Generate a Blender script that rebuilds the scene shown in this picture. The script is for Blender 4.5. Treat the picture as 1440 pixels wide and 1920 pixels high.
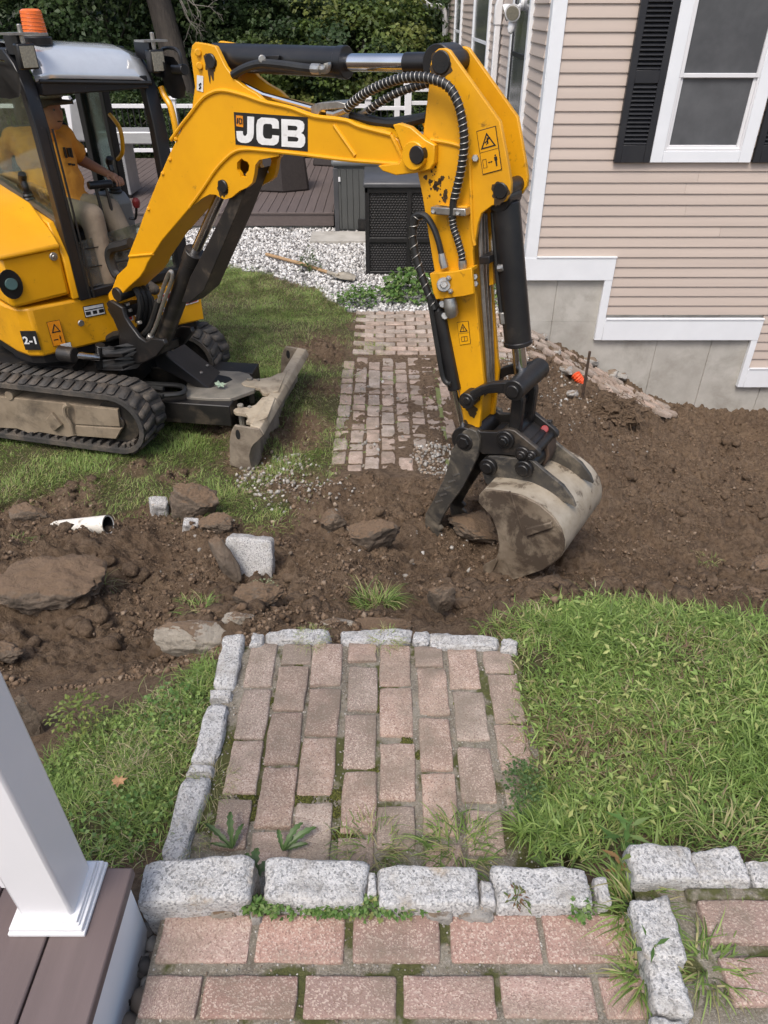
import bpy, bmesh, math, random
import numpy as np
from math import radians, sin, cos, pi, atan, sqrt
from mathutils import Vector, Matrix, noise as mnoise

random.seed(7); RNG = np.random.default_rng(7)
scn = bpy.context.scene
for o in list(bpy.data.objects): bpy.data.objects.remove(o)

# ------------------------------------------------------------------ camera, sky, sun, exposure
F_PX, PITCH, CAM_H = 1340.0, atan(950/1340.0), 2.75
cam_d = bpy.data.cameras.new('camera'); cam = bpy.data.objects.new('camera', cam_d)
scn.collection.objects.link(cam)
cam.location = (0, 0, CAM_H); cam.rotation_euler = (pi/2 - PITCH, 0, 0)
cam_d.sensor_fit = 'VERTICAL'; cam_d.sensor_height = 24.0; cam_d.lens = 24.0*F_PX/1920.0
cam_d.clip_start = 0.05; cam_d.clip_end = 500
scn.camera = cam
SUN_EL, SUN_AZ = radians(58), radians(205)      # azimuth: from +Y clockwise, the sun stands behind the camera
world = bpy.data.worlds.new('World'); scn.world = world; world.use_nodes = True
wn = world.node_tree; bgn = wn.nodes['Background']
sky = wn.nodes.new('ShaderNodeTexSky'); sky.sky_type = 'NISHITA'; sky.sun_disc = False
sky.sun_elevation = SUN_EL; sky.sun_rotation = SUN_AZ
sky.air_density = 1.0; sky.dust_density = 4.0; sky.ozone_density = 0.6
wn.links.new(sky.outputs[0], bgn.inputs[0]); bgn.inputs[1].default_value = 0.15
sun_d = bpy.data.lights.new('sun', 'SUN'); sun_d.energy = 1.5; sun_d.angle = radians(20); sun_d.color = (1.0, .975, .94)
sun = bpy.data.objects.new('sun', sun_d); scn.collection.objects.link(sun)
sdir = Vector((sin(SUN_AZ)*cos(SUN_EL), cos(SUN_AZ)*cos(SUN_EL), sin(SUN_EL)))
sun.rotation_euler = sdir.to_track_quat('Z', 'Y').to_euler()
scn.view_settings.view_transform = 'Standard'; scn.view_settings.look = 'None'
scn.view_settings.gamma = 1.0; scn.view_settings.exposure = 0.47
scn.view_settings.use_curve_mapping = False
scn.cycles.max_bounces = 6; scn.cycles.transparent_max_bounces = 12

# ------------------------------------------------------------------ measuring helpers: sight line -> point on a real plane
def ray(px, py):
    u = (px-720)/F_PX; v = (py-960)/F_PX
    return np.array([u, cos(PITCH)-v*sin(PITCH), -(sin(PITCH)+v*cos(PITCH))])
EYE = np.array([0, 0, CAM_H])
def atZ(px, py, Z): r = ray(px, py); return EYE + r*((Z-CAM_H)/r[2])
def atY(px, py, Y): r = ray(px, py); return EYE + r*(Y/r[1])
def atX(px, py, X): r = ray(px, py); return EYE + r*(X/r[0])
class Plane:                                     # vertical plane: s along, q across, z up
    def __init__(self, F, hd):
        a = radians(hd); self.F = np.array([F[0], F[1], 0.0]); self.d = np.array([cos(a), sin(a), 0]); self.l = np.array([-sin(a), cos(a), 0])
    def sz(self, px, py, q=0):
        r = ray(px, py); o = EYE-self.F-q*self.l; P = o - r*((o@self.l)/(r@self.l)); return (float(P@self.d), float(P[2]))
    def w(self, s, q, z): P = self.F+s*self.d+q*self.l; return np.array([P[0], P[1], z])
    def poly(self, pts, q): return [self.w(*((lambda a: (a[0], q, a[1]))(self.sz(x, y, q)))) for x, y in pts]

# ------------------------------------------------------------------ materials
class N:
    def __init__(self, name):
        self.m = bpy.data.materials.new(name); self.m.use_nodes = True
        self.t = self.m.node_tree; self.b = self.t.nodes['Principled BSDF']
    def n(self, typ, **kw):
        x = self.t.nodes.new(typ)
        for k, v in kw.items(): setattr(x, k, v)
        return x
    def l(self, a, b): self.t.links.new(a, b)
    def noise(self, vec, scale, detail=4, rough=.55, dist=0):
        x = self.n('ShaderNodeTexNoise'); x.inputs['Scale'].default_value = scale; x.inputs['Detail'].default_value = detail
        x.inputs['Roughness'].default_value = rough; x.inputs['Distortion'].default_value = dist
        if vec is not None: self.l(vec, x.inputs['Vector'])
        return x.outputs['Fac']
    def voro(self, vec, scale, feature='F1', out='Distance'):
        x = self.n('ShaderNodeTexVoronoi'); x.feature = feature; x.inputs['Scale'].default_value = scale
        if vec is not None: self.l(vec, x.inputs['Vector'])
        return x.outputs[out]
    def ramp(self, fac, stops, interp='LINEAR'):
        x = self.n('ShaderNodeValToRGB'); r = x.color_ramp; r.interpolation = interp
        while len(r.elements) < len(stops): r.elements.new(.5)
        for e, (p, c) in zip(r.elements, stops):
            e.position = p; e.color = (c, c, c, 1) if isinstance(c, (int, float)) else (*c, 1)
        self.l(fac, x.inputs[0]); return x.outputs[0]
    def mix(self, fac, a, b, mode='MIX'):
        x = self.n('ShaderNodeMix', data_type='RGBA', blend_type=mode)
        for i, v in ((0, fac), (6, a), (7, b)):
            if isinstance(v, (int, float)): x.inputs[i].default_value = v
            elif isinstance(v, tuple): x.inputs[i].default_value = (*v, 1)
            else: self.l(v, x.inputs[i])
        return x.outputs[2]
    def math(self, op, a, b=0.0):
        x = self.n('ShaderNodeMath', operation=op)
        for i, v in ((0, a), (1, b)):
            if isinstance(v, (int, float)): x.inputs[i].default_value = v
            else: self.l(v, x.inputs[i])
        return x.outputs[0]
    def coords(self, rand=False, scale=None):
        v = self.n('ShaderNodeTexCoord').outputs['Object']
        if rand:
            oi = self.n('ShaderNodeObjectInfo'); a = self.n('ShaderNodeVectorMath', operation='SCALE')
            a.inputs[0].default_value = (37, 91, 53); self.l(oi.outputs['Random'], a.inputs['Scale'])
            b = self.n('ShaderNodeVectorMath', operation='ADD'); self.l(v, b.inputs[0]); self.l(a.outputs[0], b.inputs[1]); v = b.outputs[0]
            self.rnd = oi.outputs['Random']
        if scale:
            mp = self.n('ShaderNodeMapping'); mp.inputs['Scale'].default_value = scale; self.l(v, mp.inputs['Vector']); v = mp.outputs[0]
        return v
    def bump(self, h, strength=.3, dist=.01):
        x = self.n('ShaderNodeBump'); x.inputs['Strength'].default_value = strength; x.inputs['Distance'].default_value = dist
        self.l(h, x.inputs['Height']); self.l(x.outputs[0], self.b.inputs['Normal'])
    def col(self, c):
        if isinstance(c, tuple): self.b.inputs['Base Color'].default_value = (*c, 1)
        else: self.l(c, self.b.inputs['Base Color'])
    def set(self, rough=None, metal=None, spec=None, coat=None):
        if rough is not None:
            if isinstance(rough, (int, float)): self.b.inputs['Roughness'].default_value = rough
            else: self.l(rough, self.b.inputs['Roughness'])
        if metal is not None: self.b.inputs['Metallic'].default_value = metal
        if spec is not None: self.b.inputs['Specular IOR Level'].default_value = spec
        if coat is not None: self.b.inputs['Coat Weight'].default_value = coat

def pm(name, c1, c2=None, sc=6, rough=.6, metal=0, bump=0, bsc=80, bd=.004, dirt=None, dsc=4, dlo=.5, dhi=.65, damt=.8, rand=False, jitter=0, stretch=None, spec=.5, coat=None, fine=None):
    k = N(name); v = k.coords(rand, stretch)
    c2 = c2 or tuple(x*.8 for x in c1)
    c = k.mix(k.ramp(k.noise(v, sc, 5, .6), [(.35, 0.), (.65, 1.)]), c1, c2)
    if fine: c = k.mix(k.ramp(k.noise(v, fine[0], 3, .7), [(fine[1], 0.), (fine[2], 1.)]), c, fine[3])
    if jitter:
        j = k.n('ShaderNodeHueSaturation'); k.l(k.math('MULTIPLY_ADD', k.rnd, jitter), j.inputs['Value'])
        j.inputs['Value'].links[0].from_node.inputs[2].default_value = 1-jitter/2
        k.l(c, j.inputs['Color']); c = j.outputs[0]
    rg = rough
    if dirt:
        msk = k.ramp(k.noise(v, dsc, 8, .68, .4), [(dlo, 0.), (dhi, damt)])
        c = k.mix(msk, c, dirt); rg = k.math('MAXIMUM', k.math('MULTIPLY', msk, .85), rough)
    k.col(c); k.set(rough=rg, metal=metal, spec=spec, coat=coat)
    if bump: k.bump(k.noise(v, bsc, 5, .65), bump, bd)
    return k.m

M = {}
M['yellow'] = pm('excavator yellow paint', (.74, .355, .006), (.67, .31, .006), 3, .34, bump=.05, bsc=25, dirt=(.09, .055, .022), dsc=14, dlo=.635, dhi=.74, damt=.6, spec=.5)
M['yellow_worn'] = pm('scuffed yellow paint', (.71, .34, .006), (.60, .28, .007), 5, .4, bump=.08, bsc=40, dirt=(.06, .035, .016), dsc=14, dlo=.60, dhi=.72, damt=.8)
M['black'] = pm('black painted steel', (.008, .008, .009), (.016, .015, .015), 7, .33, bump=.06, bsc=60, dirt=(.10, .08, .06), dsc=7, dlo=.60, dhi=.8, damt=.4)
M['black_cab'] = pm('black cab paint', (.007, .0075, .009), (.011, .011, .013), 6, .40, dirt=(.13, .115, .10), dsc=28, dlo=.63, dhi=.72, damt=.6, bump=.04)
M['black_dirty'] = pm('black steel under dried mud', (.012, .011, .011), (.024, .021, .018), 6, .45, bump=.15, bsc=50, dirt=(.15, .115, .08), dsc=6, dlo=.52, dhi=.76, damt=.7)
M['cast'] = pm('black cast iron', (.008, .0078, .0078), (.016, .014, .013), 9, .42, bump=.25, bsc=90, dirt=(.08, .058, .04), dsc=9, dlo=.58, dhi=.8, damt=.6)
M['chrome'] = pm('chromed rod', (.75, .75, .76), (.62, .62, .62), 4, .16, 1.0, dirt=(.3, .27, .22), dsc=14, dlo=.62, dhi=.8, damt=.4)
M['zinc'] = pm('zinc plated steel', (.46, .45, .42), (.33, .31, .28), 30, .38, .85, bump=.1, bsc=120, dirt=(.14, .11, .08), dsc=20, dlo=.58, dhi=.75, damt=.6)
M['rubber'] = pm('rubber', (.010, .010, .010), (.018, .018, .017), 12, .5, bump=.1, bsc=90)
M['track_rubber'] = pm('track rubber caked with soil', (.035, .033, .031), (.07, .062, .053), 7, .8, bump=.5, bsc=45, bd=.008, dirt=(.17, .135, .10), dsc=7, dlo=.48, dhi=.72, damt=.65, rand=True)
M['mud_steel'] = pm('steel plate caked with dry mud', (.20, .155, .105), (.27, .215, .15), 7, .85, bump=.4, bsc=40, dirt=(.07, .055, .04), dsc=5, dlo=.52, dhi=.7, damt=.8)
M['blade_steel'] = pm('muddy dozer blade steel', (.43, .365, .27), (.33, .27, .19), 6, .7, bump=.3, bsc=50, dirt=(.13, .095, .065), dsc=7, dlo=.5, dhi=.68, damt=.8)
M['blade_plate'] = pm('worn grey steel plate', (.27, .245, .20), (.17, .155, .13), 8, .6, .2, bump=.15, bsc=70, dirt=(.33, .2, .08), dsc=5, dlo=.62, dhi=.72, damt=.5)
M['bucket'] = pm('scoured bucket steel', (.47, .41, .32), (.34, .285, .21), 9, .48, .25, bump=.3, bsc=60, dirt=(.11, .082, .055), dsc=9, dlo=.54, dhi=.62, damt=.85)
M['bucket_side'] = pm('bucket side smeared with soil', (.15, .113, .078), (.27, .22, .16), 8, .6, .1, bump=.35, bsc=45, dirt=(.050, .034, .023), dsc=5, dlo=.44, dhi=.54, damt=.85)
M['thumb'] = pm('scraped black thumb steel', (.035, .034, .033), (.07, .062, .05), 9, .5, .1, bump=.2, bsc=60, dirt=(.30, .255, .19), dsc=6, dlo=.47, dhi=.7, damt=.7)
M['rust'] = pm('rusty steel', (.09, .055, .035), (.05, .035, .025), 40, .8, bump=.4, bsc=120)
M['sticker_white'] = pm('white sticker', (.7, .7, .68), (.6, .6, .58), 20, .4)
M['ink_black'] = pm('black print', (.012, .012, .012), (.02, .02, .02), 20, .4)
M['ink_white'] = pm('white print', (.78, .78, .77), (.68, .68, .66), 25, .4, dirt=(.28, .25, .2), dsc=30, dlo=.6, dhi=.75, damt=.4)
M['ink_red'] = pm('red print', (.45, .03, .03), None, 20, .4)
M['orange_print'] = pm('orange print', (.80, .28, .01), None, 20, .4)
M['beacon'] = pm('orange beacon lens', (.80, .16, .012), (.7, .13, .01), 8, .25, coat=.3)
M['lamp_glass'] = pm('work lamp lens', (.30, .28, .22), (.2, .19, .15), 90, .25, bump=.4, bsc=120)
M['siding'] = pm('beige clapboard', (.555, .465, .40), (.515, .43, .37), 2, .62, bump=.12, bsc=28, bd=.002, stretch=(.35, 1, 9), rand=True, jitter=.07)
M['siding_side'] = pm('beige clapboard side', (.555, .465, .40), (.515, .43, .37), 2, .62, bump=.12, bsc=28, bd=.002, stretch=(1, .35, 9), rand=True, jitter=.07, dirt=(.30, .23, .17), dsc=3, dlo=.55, dhi=.8, damt=.35)
M['trim'] = pm('white painted trim', (.79, .81, .83), (.75, .77, .79), 4, .45, bump=.04, bsc=30, dirt=(.5, .49, .46), dsc=3, dlo=.62, dhi=.85, damt=.35)
M['vinyl'] = pm('white vinyl', (.74, .735, .745), (.70, .70, .705), 3, .3, dirt=(.4, .38, .34), dsc=60, dlo=.70, dhi=.76, damt=.5)
M['shutter'] = pm('black shutter', (.017, .018, .022), (.024, .025, .028), 5, .42)
M['screen'] = pm('window behind insect screen', (.075, .079, .085), (.115, .12, .126), 2.2, .16, bump=.03, bsc=300, spec=.6)
M['concrete'] = pm('poured concrete', (.48, .46, .415), (.37, .35, .31), 3.2, .85, bump=.35, bsc=45, dirt=(.23, .21, .175), dsc=2.2, dlo=.50, dhi=.72, damt=.65)
M['deck'] = pm('brown composite decking', (.125, .098, .090), (.105, .082, .075), 3, .6, bump=.2, bsc=30, bd=.002, stretch=(8, .5, 8), rand=True, jitter=.1)
M['porch'] = pm('grey brown porch boards', (.135, .10, .095), (.115, .085, .08), 3, .55, bump=.25, bsc=30, bd=.0015, stretch=(10, .6, 8), rand=True, jitter=.06, dirt=(.3, .27, .26), dsc=45, dlo=.72, dhi=.78, damt=.5)
M['wicker'] = pm('black resin wicker', (.012, .0115, .0115), (.018, .017, .017), 20, .42, bump=.2, bsc=100)
M['lid'] = pm('dark grey resin lid', (.055, .056, .06), (.075, .076, .08), 3, .4)
M['tub'] = pm('grey hot tub cabinet', (.085, .088, .085), (.07, .073, .07), 3, .5, bump=.1, bsc=20)
M['vinyl_cover'] = pm('grey vinyl cover', (.15, .16, .165), (.12, .128, .13), 4, .4, bump=.2, bsc=8, bd=.02)
M['steel'] = pm('stainless steel', (.48, .48, .48), (.42, .42, .42), 3, .35, .35, stretch=(1, 1, 12))
M['grill_grey'] = pm('grey grill enamel', (.34, .34, .345), (.29, .29, .295), 5, .35, .3)
M['brown_cover'] = pm('dark brown woven cover', (.03, .023, .021), (.04, .032, .029), 30, .7, bump=.4, bsc=130)
M['wood'] = pm('ash shovel handle', (.42, .27, .14), (.32, .2, .1), 10, .6, stretch=(3, 3, 12))
M['shovel'] = pm('dried mud on shovel steel', (.40, .36, .29), (.30, .265, .21), 14, .6, .2)
M['pipe'] = pm('white corrugated plastic', (.74, .72, .66), (.66, .63, .56), 9, .5, dirt=(.20, .15, .10), dsc=14, dlo=.56, dhi=.66, damt=.8)
M['dark_inside'] = pm('black plastic lining', (.01, .01, .01), None, 9, .7)
M['orange_plastic'] = pm('orange plastic', (.85, .10, .02), (.75, .085, .02), 40, .5, bump=.6, bsc=60, bd=.01)
M['bark'] = pm('grey bark', (.105, .088, .07), (.06, .05, .042), 9, .9, bump=1, bsc=22, bd=.03, stretch=(1, 1, .25))
M['shirt'] = pm('orange cotton shirt', (.82, .34, .045), (.74, .29, .038), 7, .85, bump=.5, bsc=9, bd=.02)
M['trousers'] = pm('khaki trousers', (.27, .215, .155), (.22, .175, .125), 8, .9, bump=.5, bsc=12, bd=.02)
M['skin'] = pm('skin', (.42, .22, .145), (.38, .19, .125), 25, .5)
M['hat'] = pm('brown canvas hat', (.085, .062, .042), None, 9, .9, bump=.3)
M['hair'] = pm('grey hair', (.25, .23, .21), None, 30, .8)
M['seat'] = pm('black vinyl seat', (.02, .02, .021), None, 9, .6, bump=.2)
M['pod'] = pm('grey control pod', (.20, .20, .195), (.17, .17, .165), 5, .5)
M['red_knob'] = pm('red knob', (.28, .035, .035), None, 5, .35)
M['pale_leaf'] = pm('pale green dry leaf', (.30, .38, .28), (.24, .31, .22), 30, .6)
M['brown_leaf'] = pm('dry tan leaf', (.42, .25, .13), (.34, .19, .09), 40, .7)

def granite_mat():
    k = N('speckled granite'); v = k.coords(True)
    a = k.ramp(k.voro(v, 210, out='Color'), [(.0, (.60, .585, .565)), (.45, (.52, .51, .495)), (.66, (.39, .385, .375)), (.84, (.20, .20, .195)), (1., (.58, .57, .555))])
    c = k.mix(k.ramp(k.noise(v, 320, 2, .8), [(.52, 0.), (.70, .6)]), a, (.18, .18, .175))
    c = k.mix(k.ramp(k.noise(v, 14, 6, .65), [(.46, 0.), (.68, .65)]), c, (.30, .275, .235))
    c = k.mix(k.ramp(k.noise(v, 7, 4, .6), [(.62, 0.), (.72, .4)]), c, (.42, .29, .15))
    k.col(c); k.set(rough=.8); k.bump(k.math('ADD', k.noise(v, 40, 6, .7), k.math('MULTIPLY', k.noise(v, 230, 2), .4)), .7, .012); return k.m
M['granite'] = granite_mat()
def stone_mat(name, a, b, soil, lo):
    k = N(name); v = k.coords(True)
    c = k.mix(k.ramp(k.noise(v, 12, 8, .7), [(.35, 0.), (.65, 1.)]), a, b)
    g = k.n('ShaderNodeNewGeometry'); sx = k.n('ShaderNodeSeparateXYZ'); k.l(g.outputs['Normal'], sx.inputs[0])
    up = k.math('MULTIPLY_ADD', sx.outputs['Z'], .55); up.node.inputs[2].default_value = 0.0
    msk = k.ramp(k.math('ADD', k.noise(v, 6, 7, .65), up), [(lo, 0.), (lo+.18, .95)])
    c = k.mix(msk, c, k.mix(k.noise(v, 60, 3), soil, tuple(x*1.6 for x in soil)))
    k.col(c); k.set(rough=.9); k.bump(k.noise(v, 26, 8, .72), .9, .03); return k.m
M['boulder'] = stone_mat('fieldstone caked with soil', (.22, .17, .125), (.095, .075, .056), (.135, .09, .056), .68)
M['pale_stone'] = stone_mat('pale fieldstone', (.42, .375, .31), (.30, .265, .215), (.15, .10, .062), .95)
M['rubble'] = stone_mat('broken concrete', (.42, .395, .36), (.30, .28, .25), (.17, .125, .085), .95)
def paver_mat(name, a, b, grit, dirtlo, gs=300):
    k = N(name); v = k.coords(True)
    c = k.mix(k.ramp(k.noise(v, 9, 5, .6), [(.35, 0.), (.65, 1.)]), a, b)
    c = k.mix(k.ramp(k.math('FRACT', k.math('MULTIPLY', k.rnd, 7.3)), [(.25, 0.), (1., .75)]), c, (a[0]*.80, a[1]*.95, a[2]*1.02))
    j = k.n('ShaderNodeHueSaturation'); k.l(k.math('MULTIPLY_ADD', k.rnd, .42), j.inputs['Value']); j.inputs['Value'].links[0].from_node.inputs[2].default_value = .78
    k.l(c, j.inputs['Color']); c = j.outputs[0]
    vc = k.voro(v, gs, out='Color'); sp = k.n('ShaderNodeSeparateColor'); k.l(vc, sp.inputs[0])
    c = k.mix(k.ramp(sp.outputs[0], [(.70, 0.), (.76, grit)]), c, (.56, .46, .38))
    c = k.mix(k.ramp(sp.outputs[1], [(.80, 0.), (.86, grit)]), c, (.20, .12, .095))
    c = k.mix(k.ramp(k.noise(v, gs*1.7, 2, .7), [(.52, 0.), (.7, .55*grit)]), c, (.15, .10, .08))
    c = k.mix(k.ramp(k.noise(v, 5, 7, .68), [(dirtlo-.05, 0.), (dirtlo+.16, .75)]), c, (.185, .150, .112))
    k.col(c); k.set(rough=.92)
    k.bump(k.math('ADD', k.noise(v, 60, 6, .75), k.math('MULTIPLY', k.voro(v, gs), .45)), .5, .005); return k.m
M['paver'] = paver_mat('exposed aggregate paver', (.41, .262, .212), (.32, .20, .16), .65, .50)
M['paver_old'] = paver_mat('weathered paver', (.42, .305, .24), (.33, .23, .178), .7, .46)
M['paver_far'] = paver_mat('path paver', (.46, .35, .285), (.38, .28, .22), .35, .46, 120)
def mortar_mat(name, moss, far=False):
    k = N(name); v = k.coords()
    c = k.mix(k.ramp(k.noise(v, 12, 6, .65), [(.35, 0.), (.65, 1.)]), (.31, .275, .215), (.165, .14, .105))
    c = k.mix(k.ramp(k.noise(v, 170, 3, .8), [(.5, 0.), (.62, .8)]), c, (.40, .37, .31))
    m_ = k.ramp(k.noise(v, 5 if not far else 4, 5, .62), [(moss, 0.), (moss+.05, .95)])
    c = k.mix(m_, c, k.mix(k.noise(v, 90, 3), (.045, .052, .012) if not far else (.13, .155, .05), (.12, .125, .03) if not far else (.21, .235, .08)))
    k.col(c); k.set(rough=.95); k.bump(k.noise(v, 120, 5, .75), .9, .012); return k.m
M['mortar'] = mortar_mat('sandy mortar with moss', .535)
M['mortar_far'] = mortar_mat('mossy joint sand', .44, True)

def ground_mat():
    k = N('ground'); v = k.coords()
    at = lambda s: k.n('ShaderNodeAttribute', attribute_name=s).outputs['Fac']
    c = k.mix(k.ramp(k.noise(v, 3.2, 7, .65), [(.34, 0.), (.66, 1.)]), (.150, .102, .066), (.23, .163, .108))
    c = k.mix(k.ramp(k.noise(v, 34, 6, .75), [(.44, 0.), (.60, .7)]), c, (.078, .049, .029))
    c = k.mix(k.ramp(k.noise(v, 1.3, 5, .6), [(.54, 0.), (.70, .55)]), c, (.225, .155, .097))
    c = k.mix(k.ramp(k.noise(v, 150, 3, .8), [(.60, 0.), (.68, .55)]), c, (.26, .20, .14))
    g = k.mix(k.ramp(k.noise(v, 6, 6, .7), [(.4, 0.), (.6, 1.)]), (.085, .085, .034), (.115, .095, .05))
    c = k.mix(at('grass'), c, g)
    w = k.ramp(k.voro(v, 34, out='Color'), [(0., (.30, .295, .28)), (.5, (.62, .61, .59)), (1., (.42, .41, .39))])
    w = k.mix(k.ramp(k.voro(v, 34), [(.35, 0.), (.62, .9)]), w, (.10, .09, .075))
    c = k.mix(at('gravel'), c, w)
    k.col(c); k.set(rough=.97, spec=.25)
    k.bump(k.math('ADD', k.noise(v, 22, 8, .76), k.math('MULTIPLY', k.noise(v, 130, 3, .7), .6)), 1.0, .028); return k.m
M['ground'] = ground_mat()
def attr_mat(name, rough=.6, trans=.25, jit=.0):
    k = N(name); a = k.n('ShaderNodeAttribute', attribute_name='tint')
    k.l(a.outputs['Color'], k.b.inputs['Base Color']); k.set(rough=rough, spec=.35)
    tr = k.n('ShaderNodeBsdfTranslucent'); k.l(a.outputs['Color'], tr.inputs[0]); mx = k.n('ShaderNodeMixShader'); mx.inputs[0].default_value = trans
    k.l(k.b.outputs[0], mx.inputs[1]); k.l(tr.outputs[0], mx.inputs[2]); k.l(mx.outputs[0], k.t.nodes['Material Output'].inputs[0]); return k.m
M['blade_grass'] = attr_mat('grass blades', .5, .4)
M['leaf'] = attr_mat('leaves', .5, .3)
M['chip'] = attr_mat('stone chips', .85, 0)
M['clod'] = attr_mat('soil crumbs', .97, 0)
def glass_mat(name, tint, refl, rough=.03, lo=.52, top=.16):
    k = N(name); k.t.nodes.remove(k.b)
    tr = k.n('ShaderNodeBsdfTransparent'); tr.inputs[0].default_value = (*tint, 1)
    gl = k.n('ShaderNodeBsdfGlossy'); gl.inputs['Roughness'].default_value = rough; gl.inputs[0].default_value = (.9, .93, .95, 1)
    fr = k.n('ShaderNodeFresnel'); fr.inputs[0].default_value = 1.5
    v = k.coords(); d = k.n('ShaderNodeBsdfDiffuse'); d.inputs[0].default_value = (.4, .38, .34, 1)
    mx = k.n('ShaderNodeMixShader'); k.l(k.math('MINIMUM', k.math('MULTIPLY', fr.outputs[0], refl), .95), mx.inputs[0]); k.l(tr.outputs[0], mx.inputs[1]); k.l(gl.outputs[0], mx.inputs[2])
    m2 = k.n('ShaderNodeMixShader'); k.l(k.ramp(k.noise(v, 6, 8, .75), [(lo, .01), (lo+.3, top)]), m2.inputs[0]); k.l(mx.outputs[0], m2.inputs[1]); k.l(d.outputs[0], m2.inputs[2])
    k.l(m2.outputs[0], k.t.nodes['Material Output'].inputs[0]); return k.m
M['cab_glass'] = glass_mat('tinted cab glass', (.80, .87, .80), .45)
M['dusty_glass'] = glass_mat('mud splashed glass', (.62, .68, .64), 1.0, .05, .36, .34)
M['door_glass'] = glass_mat('green door glass', (.66, .80, .74), .9)
M['clear_glass'] = glass_mat('dusty clear glass', (.82, .88, .85), 1.0)
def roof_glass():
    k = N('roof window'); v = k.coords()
    k.col(k.mix(k.ramp(k.noise(v, 5, 7, .7), [(.4, 0.), (.7, .5)]), (.50, .52, .54), (.38, .39, .39))); k.set(rough=.12, spec=1.0, coat=1.0); k.b.inputs['Coat Roughness'].default_value = .05  # pale grey base stands in for white sky reflected on clear glazing
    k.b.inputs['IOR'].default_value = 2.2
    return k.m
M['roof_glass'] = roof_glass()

# ------------------------------------------------------------------ mesh helpers
class MB:
    def __init__(self): self.v = []; self.f = []
    def add(self, vs, fs):
        o = len(self.v); self.v += [tuple(map(float, p)) for p in vs]; self.f += [tuple(i+o for i in f) for f in fs]; return self
    def prism(self, poly, off):
        poly = [np.array(p, float) for p in poly]; n = len(poly); off = np.array(off, float)
        return self.add(poly+[p+off for p in poly], [tuple(range(n))[::-1], tuple(range(n, 2*n))]+[(i, (i+1) % n, n+(i+1) % n, n+i) for i in range(n)])
    def box(self, lo, hi):
        (a, b, c), (d, e, f) = lo, hi
        return self.add([(a,b,c),(d,b,c),(d,e,c),(a,e,c),(a,b,f),(d,b,f),(d,e,f),(a,e,f)], [(3,2,1,0),(4,5,6,7),(0,1,5,4),(1,2,6,5),(2,3,7,6),(3,0,4,7)])
    def pbox(self, P, s0, s1, q0, q1, z0, z1):
        return self.prism([P.w(s0, q0, z0), P.w(s1, q0, z0), P.w(s1, q0, z1), P.w(s0, q0, z1)], P.l*(q1-q0))
    def tube(self, pts, r, n=10, caps=True):
        pts = [np.array(p, float) for p in pts]; m = len(pts); rs = r if hasattr(r, '__len__') else [r]*m
        t0 = pts[1]-pts[0]; t0 /= np.linalg.norm(t0); up = np.array([0, 0, 1.]) if abs(t0[2]) < .9 else np.array([1., 0, 0])
        x = np.cross(t0, up); x /= np.linalg.norm(x); vs = []
        for i, p in enumerate(pts):
            t = pts[min(i+1, m-1)]-pts[max(i-1, 0)]; t /= (np.linalg.norm(t)+1e-12)
            x = x-t*(x@t); x /= (np.linalg.norm(x)+1e-12); y = np.cross(t, x)
            vs += [p+rs[i]*(cos(2*pi*k/n)*x+sin(2*pi*k/n)*y) for k in range(n)]
        fs = [(i*n+k, i*n+(k+1) % n, (i+1)*n+(k+1) % n, (i+1)*n+k) for i in range(m-1) for k in range(n)]
        if caps: fs += [tuple(range(n))[::-1], tuple(range((m-1)*n, m*n))]
        return self.add(vs, fs)
    def cyl(self, a, b, r, n=20, ch=.004):
        a = np.array(a, float); b = np.array(b, float); d = (b-a); L = np.linalg.norm(d); d /= L; ch = min(ch, r*.4, L*.3)
        return self.tube([a, a+d*1e-5, a+d*ch, b-d*ch, b-d*1e-5, b], [r-ch, r-ch, r, r, r-ch, r-ch], n)
def smooth(pts, k=6):
    P = [np.array(p, float) for p in pts]; P = [2*P[0]-P[1]]+P+[2*P[-1]-P[-2]]; out = []
    for i in range(1, len(P)-2):
        a, b, c, d = P[i-1:i+3]
        for j in range(k):
            t = j/k; out.append(.5*((2*b)+(c-a)*t+(2*a-5*b+4*c-d)*t*t+(3*b-a-3*c+d)*t**3))
    return out+[P[-2]]
def mesh_obj(name, me, mat=None, parent=None):
    o = bpy.data.objects.new(name, me); scn.collection.objects.link(o)
    if mat is not None and not me.materials: me.materials.append(M[mat] if isinstance(mat, str) else mat)
    if parent is not None: attach(o, parent)
    return o
def world_loc(o):
    L = Vector(o.location); return L
def attach(o, parent):
    o.parent = parent; T = Vector((0, 0, 0)); q = parent
    T = base_of(q); o.matrix_parent_inverse = Matrix.Translation(-T)
BASE = {}
def base_of(o): return BASE.get(o.name, Vector((0, 0, 0)))
def part(name, mb, mat, parent=None, bevel=0, sharp=35, flat=False):
    me = bpy.data.meshes.new(name); me.from_pydata(mb.v, [], mb.f)
    bm = bmesh.new(); bm.from_mesh(me); bmesh.ops.recalc_face_normals(bm, faces=bm.faces); bm.to_mesh(me); bm.free()
    me.validate()
    if not flat:
        me.polygons.foreach_set('use_smooth', [True]*len(me.polygons)); me.set_sharp_from_angle(angle=radians(sharp))
    o = mesh_obj(name, me, mat, parent)
    if bevel:
        b = o.modifiers.new('bevel', 'BEVEL'); b.width = bevel; b.segments = 2; b.limit_method = 'ANGLE'; b.angle_limit = radians(40); b.harden_normals = False
    return o
def tag(o, label=None, cat=None, group=None, kind=None):
    if label: o['label'] = label
    if cat: o['category'] = cat
    if group: o['group'] = group
    if kind: o['kind'] = kind
    return o
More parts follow.
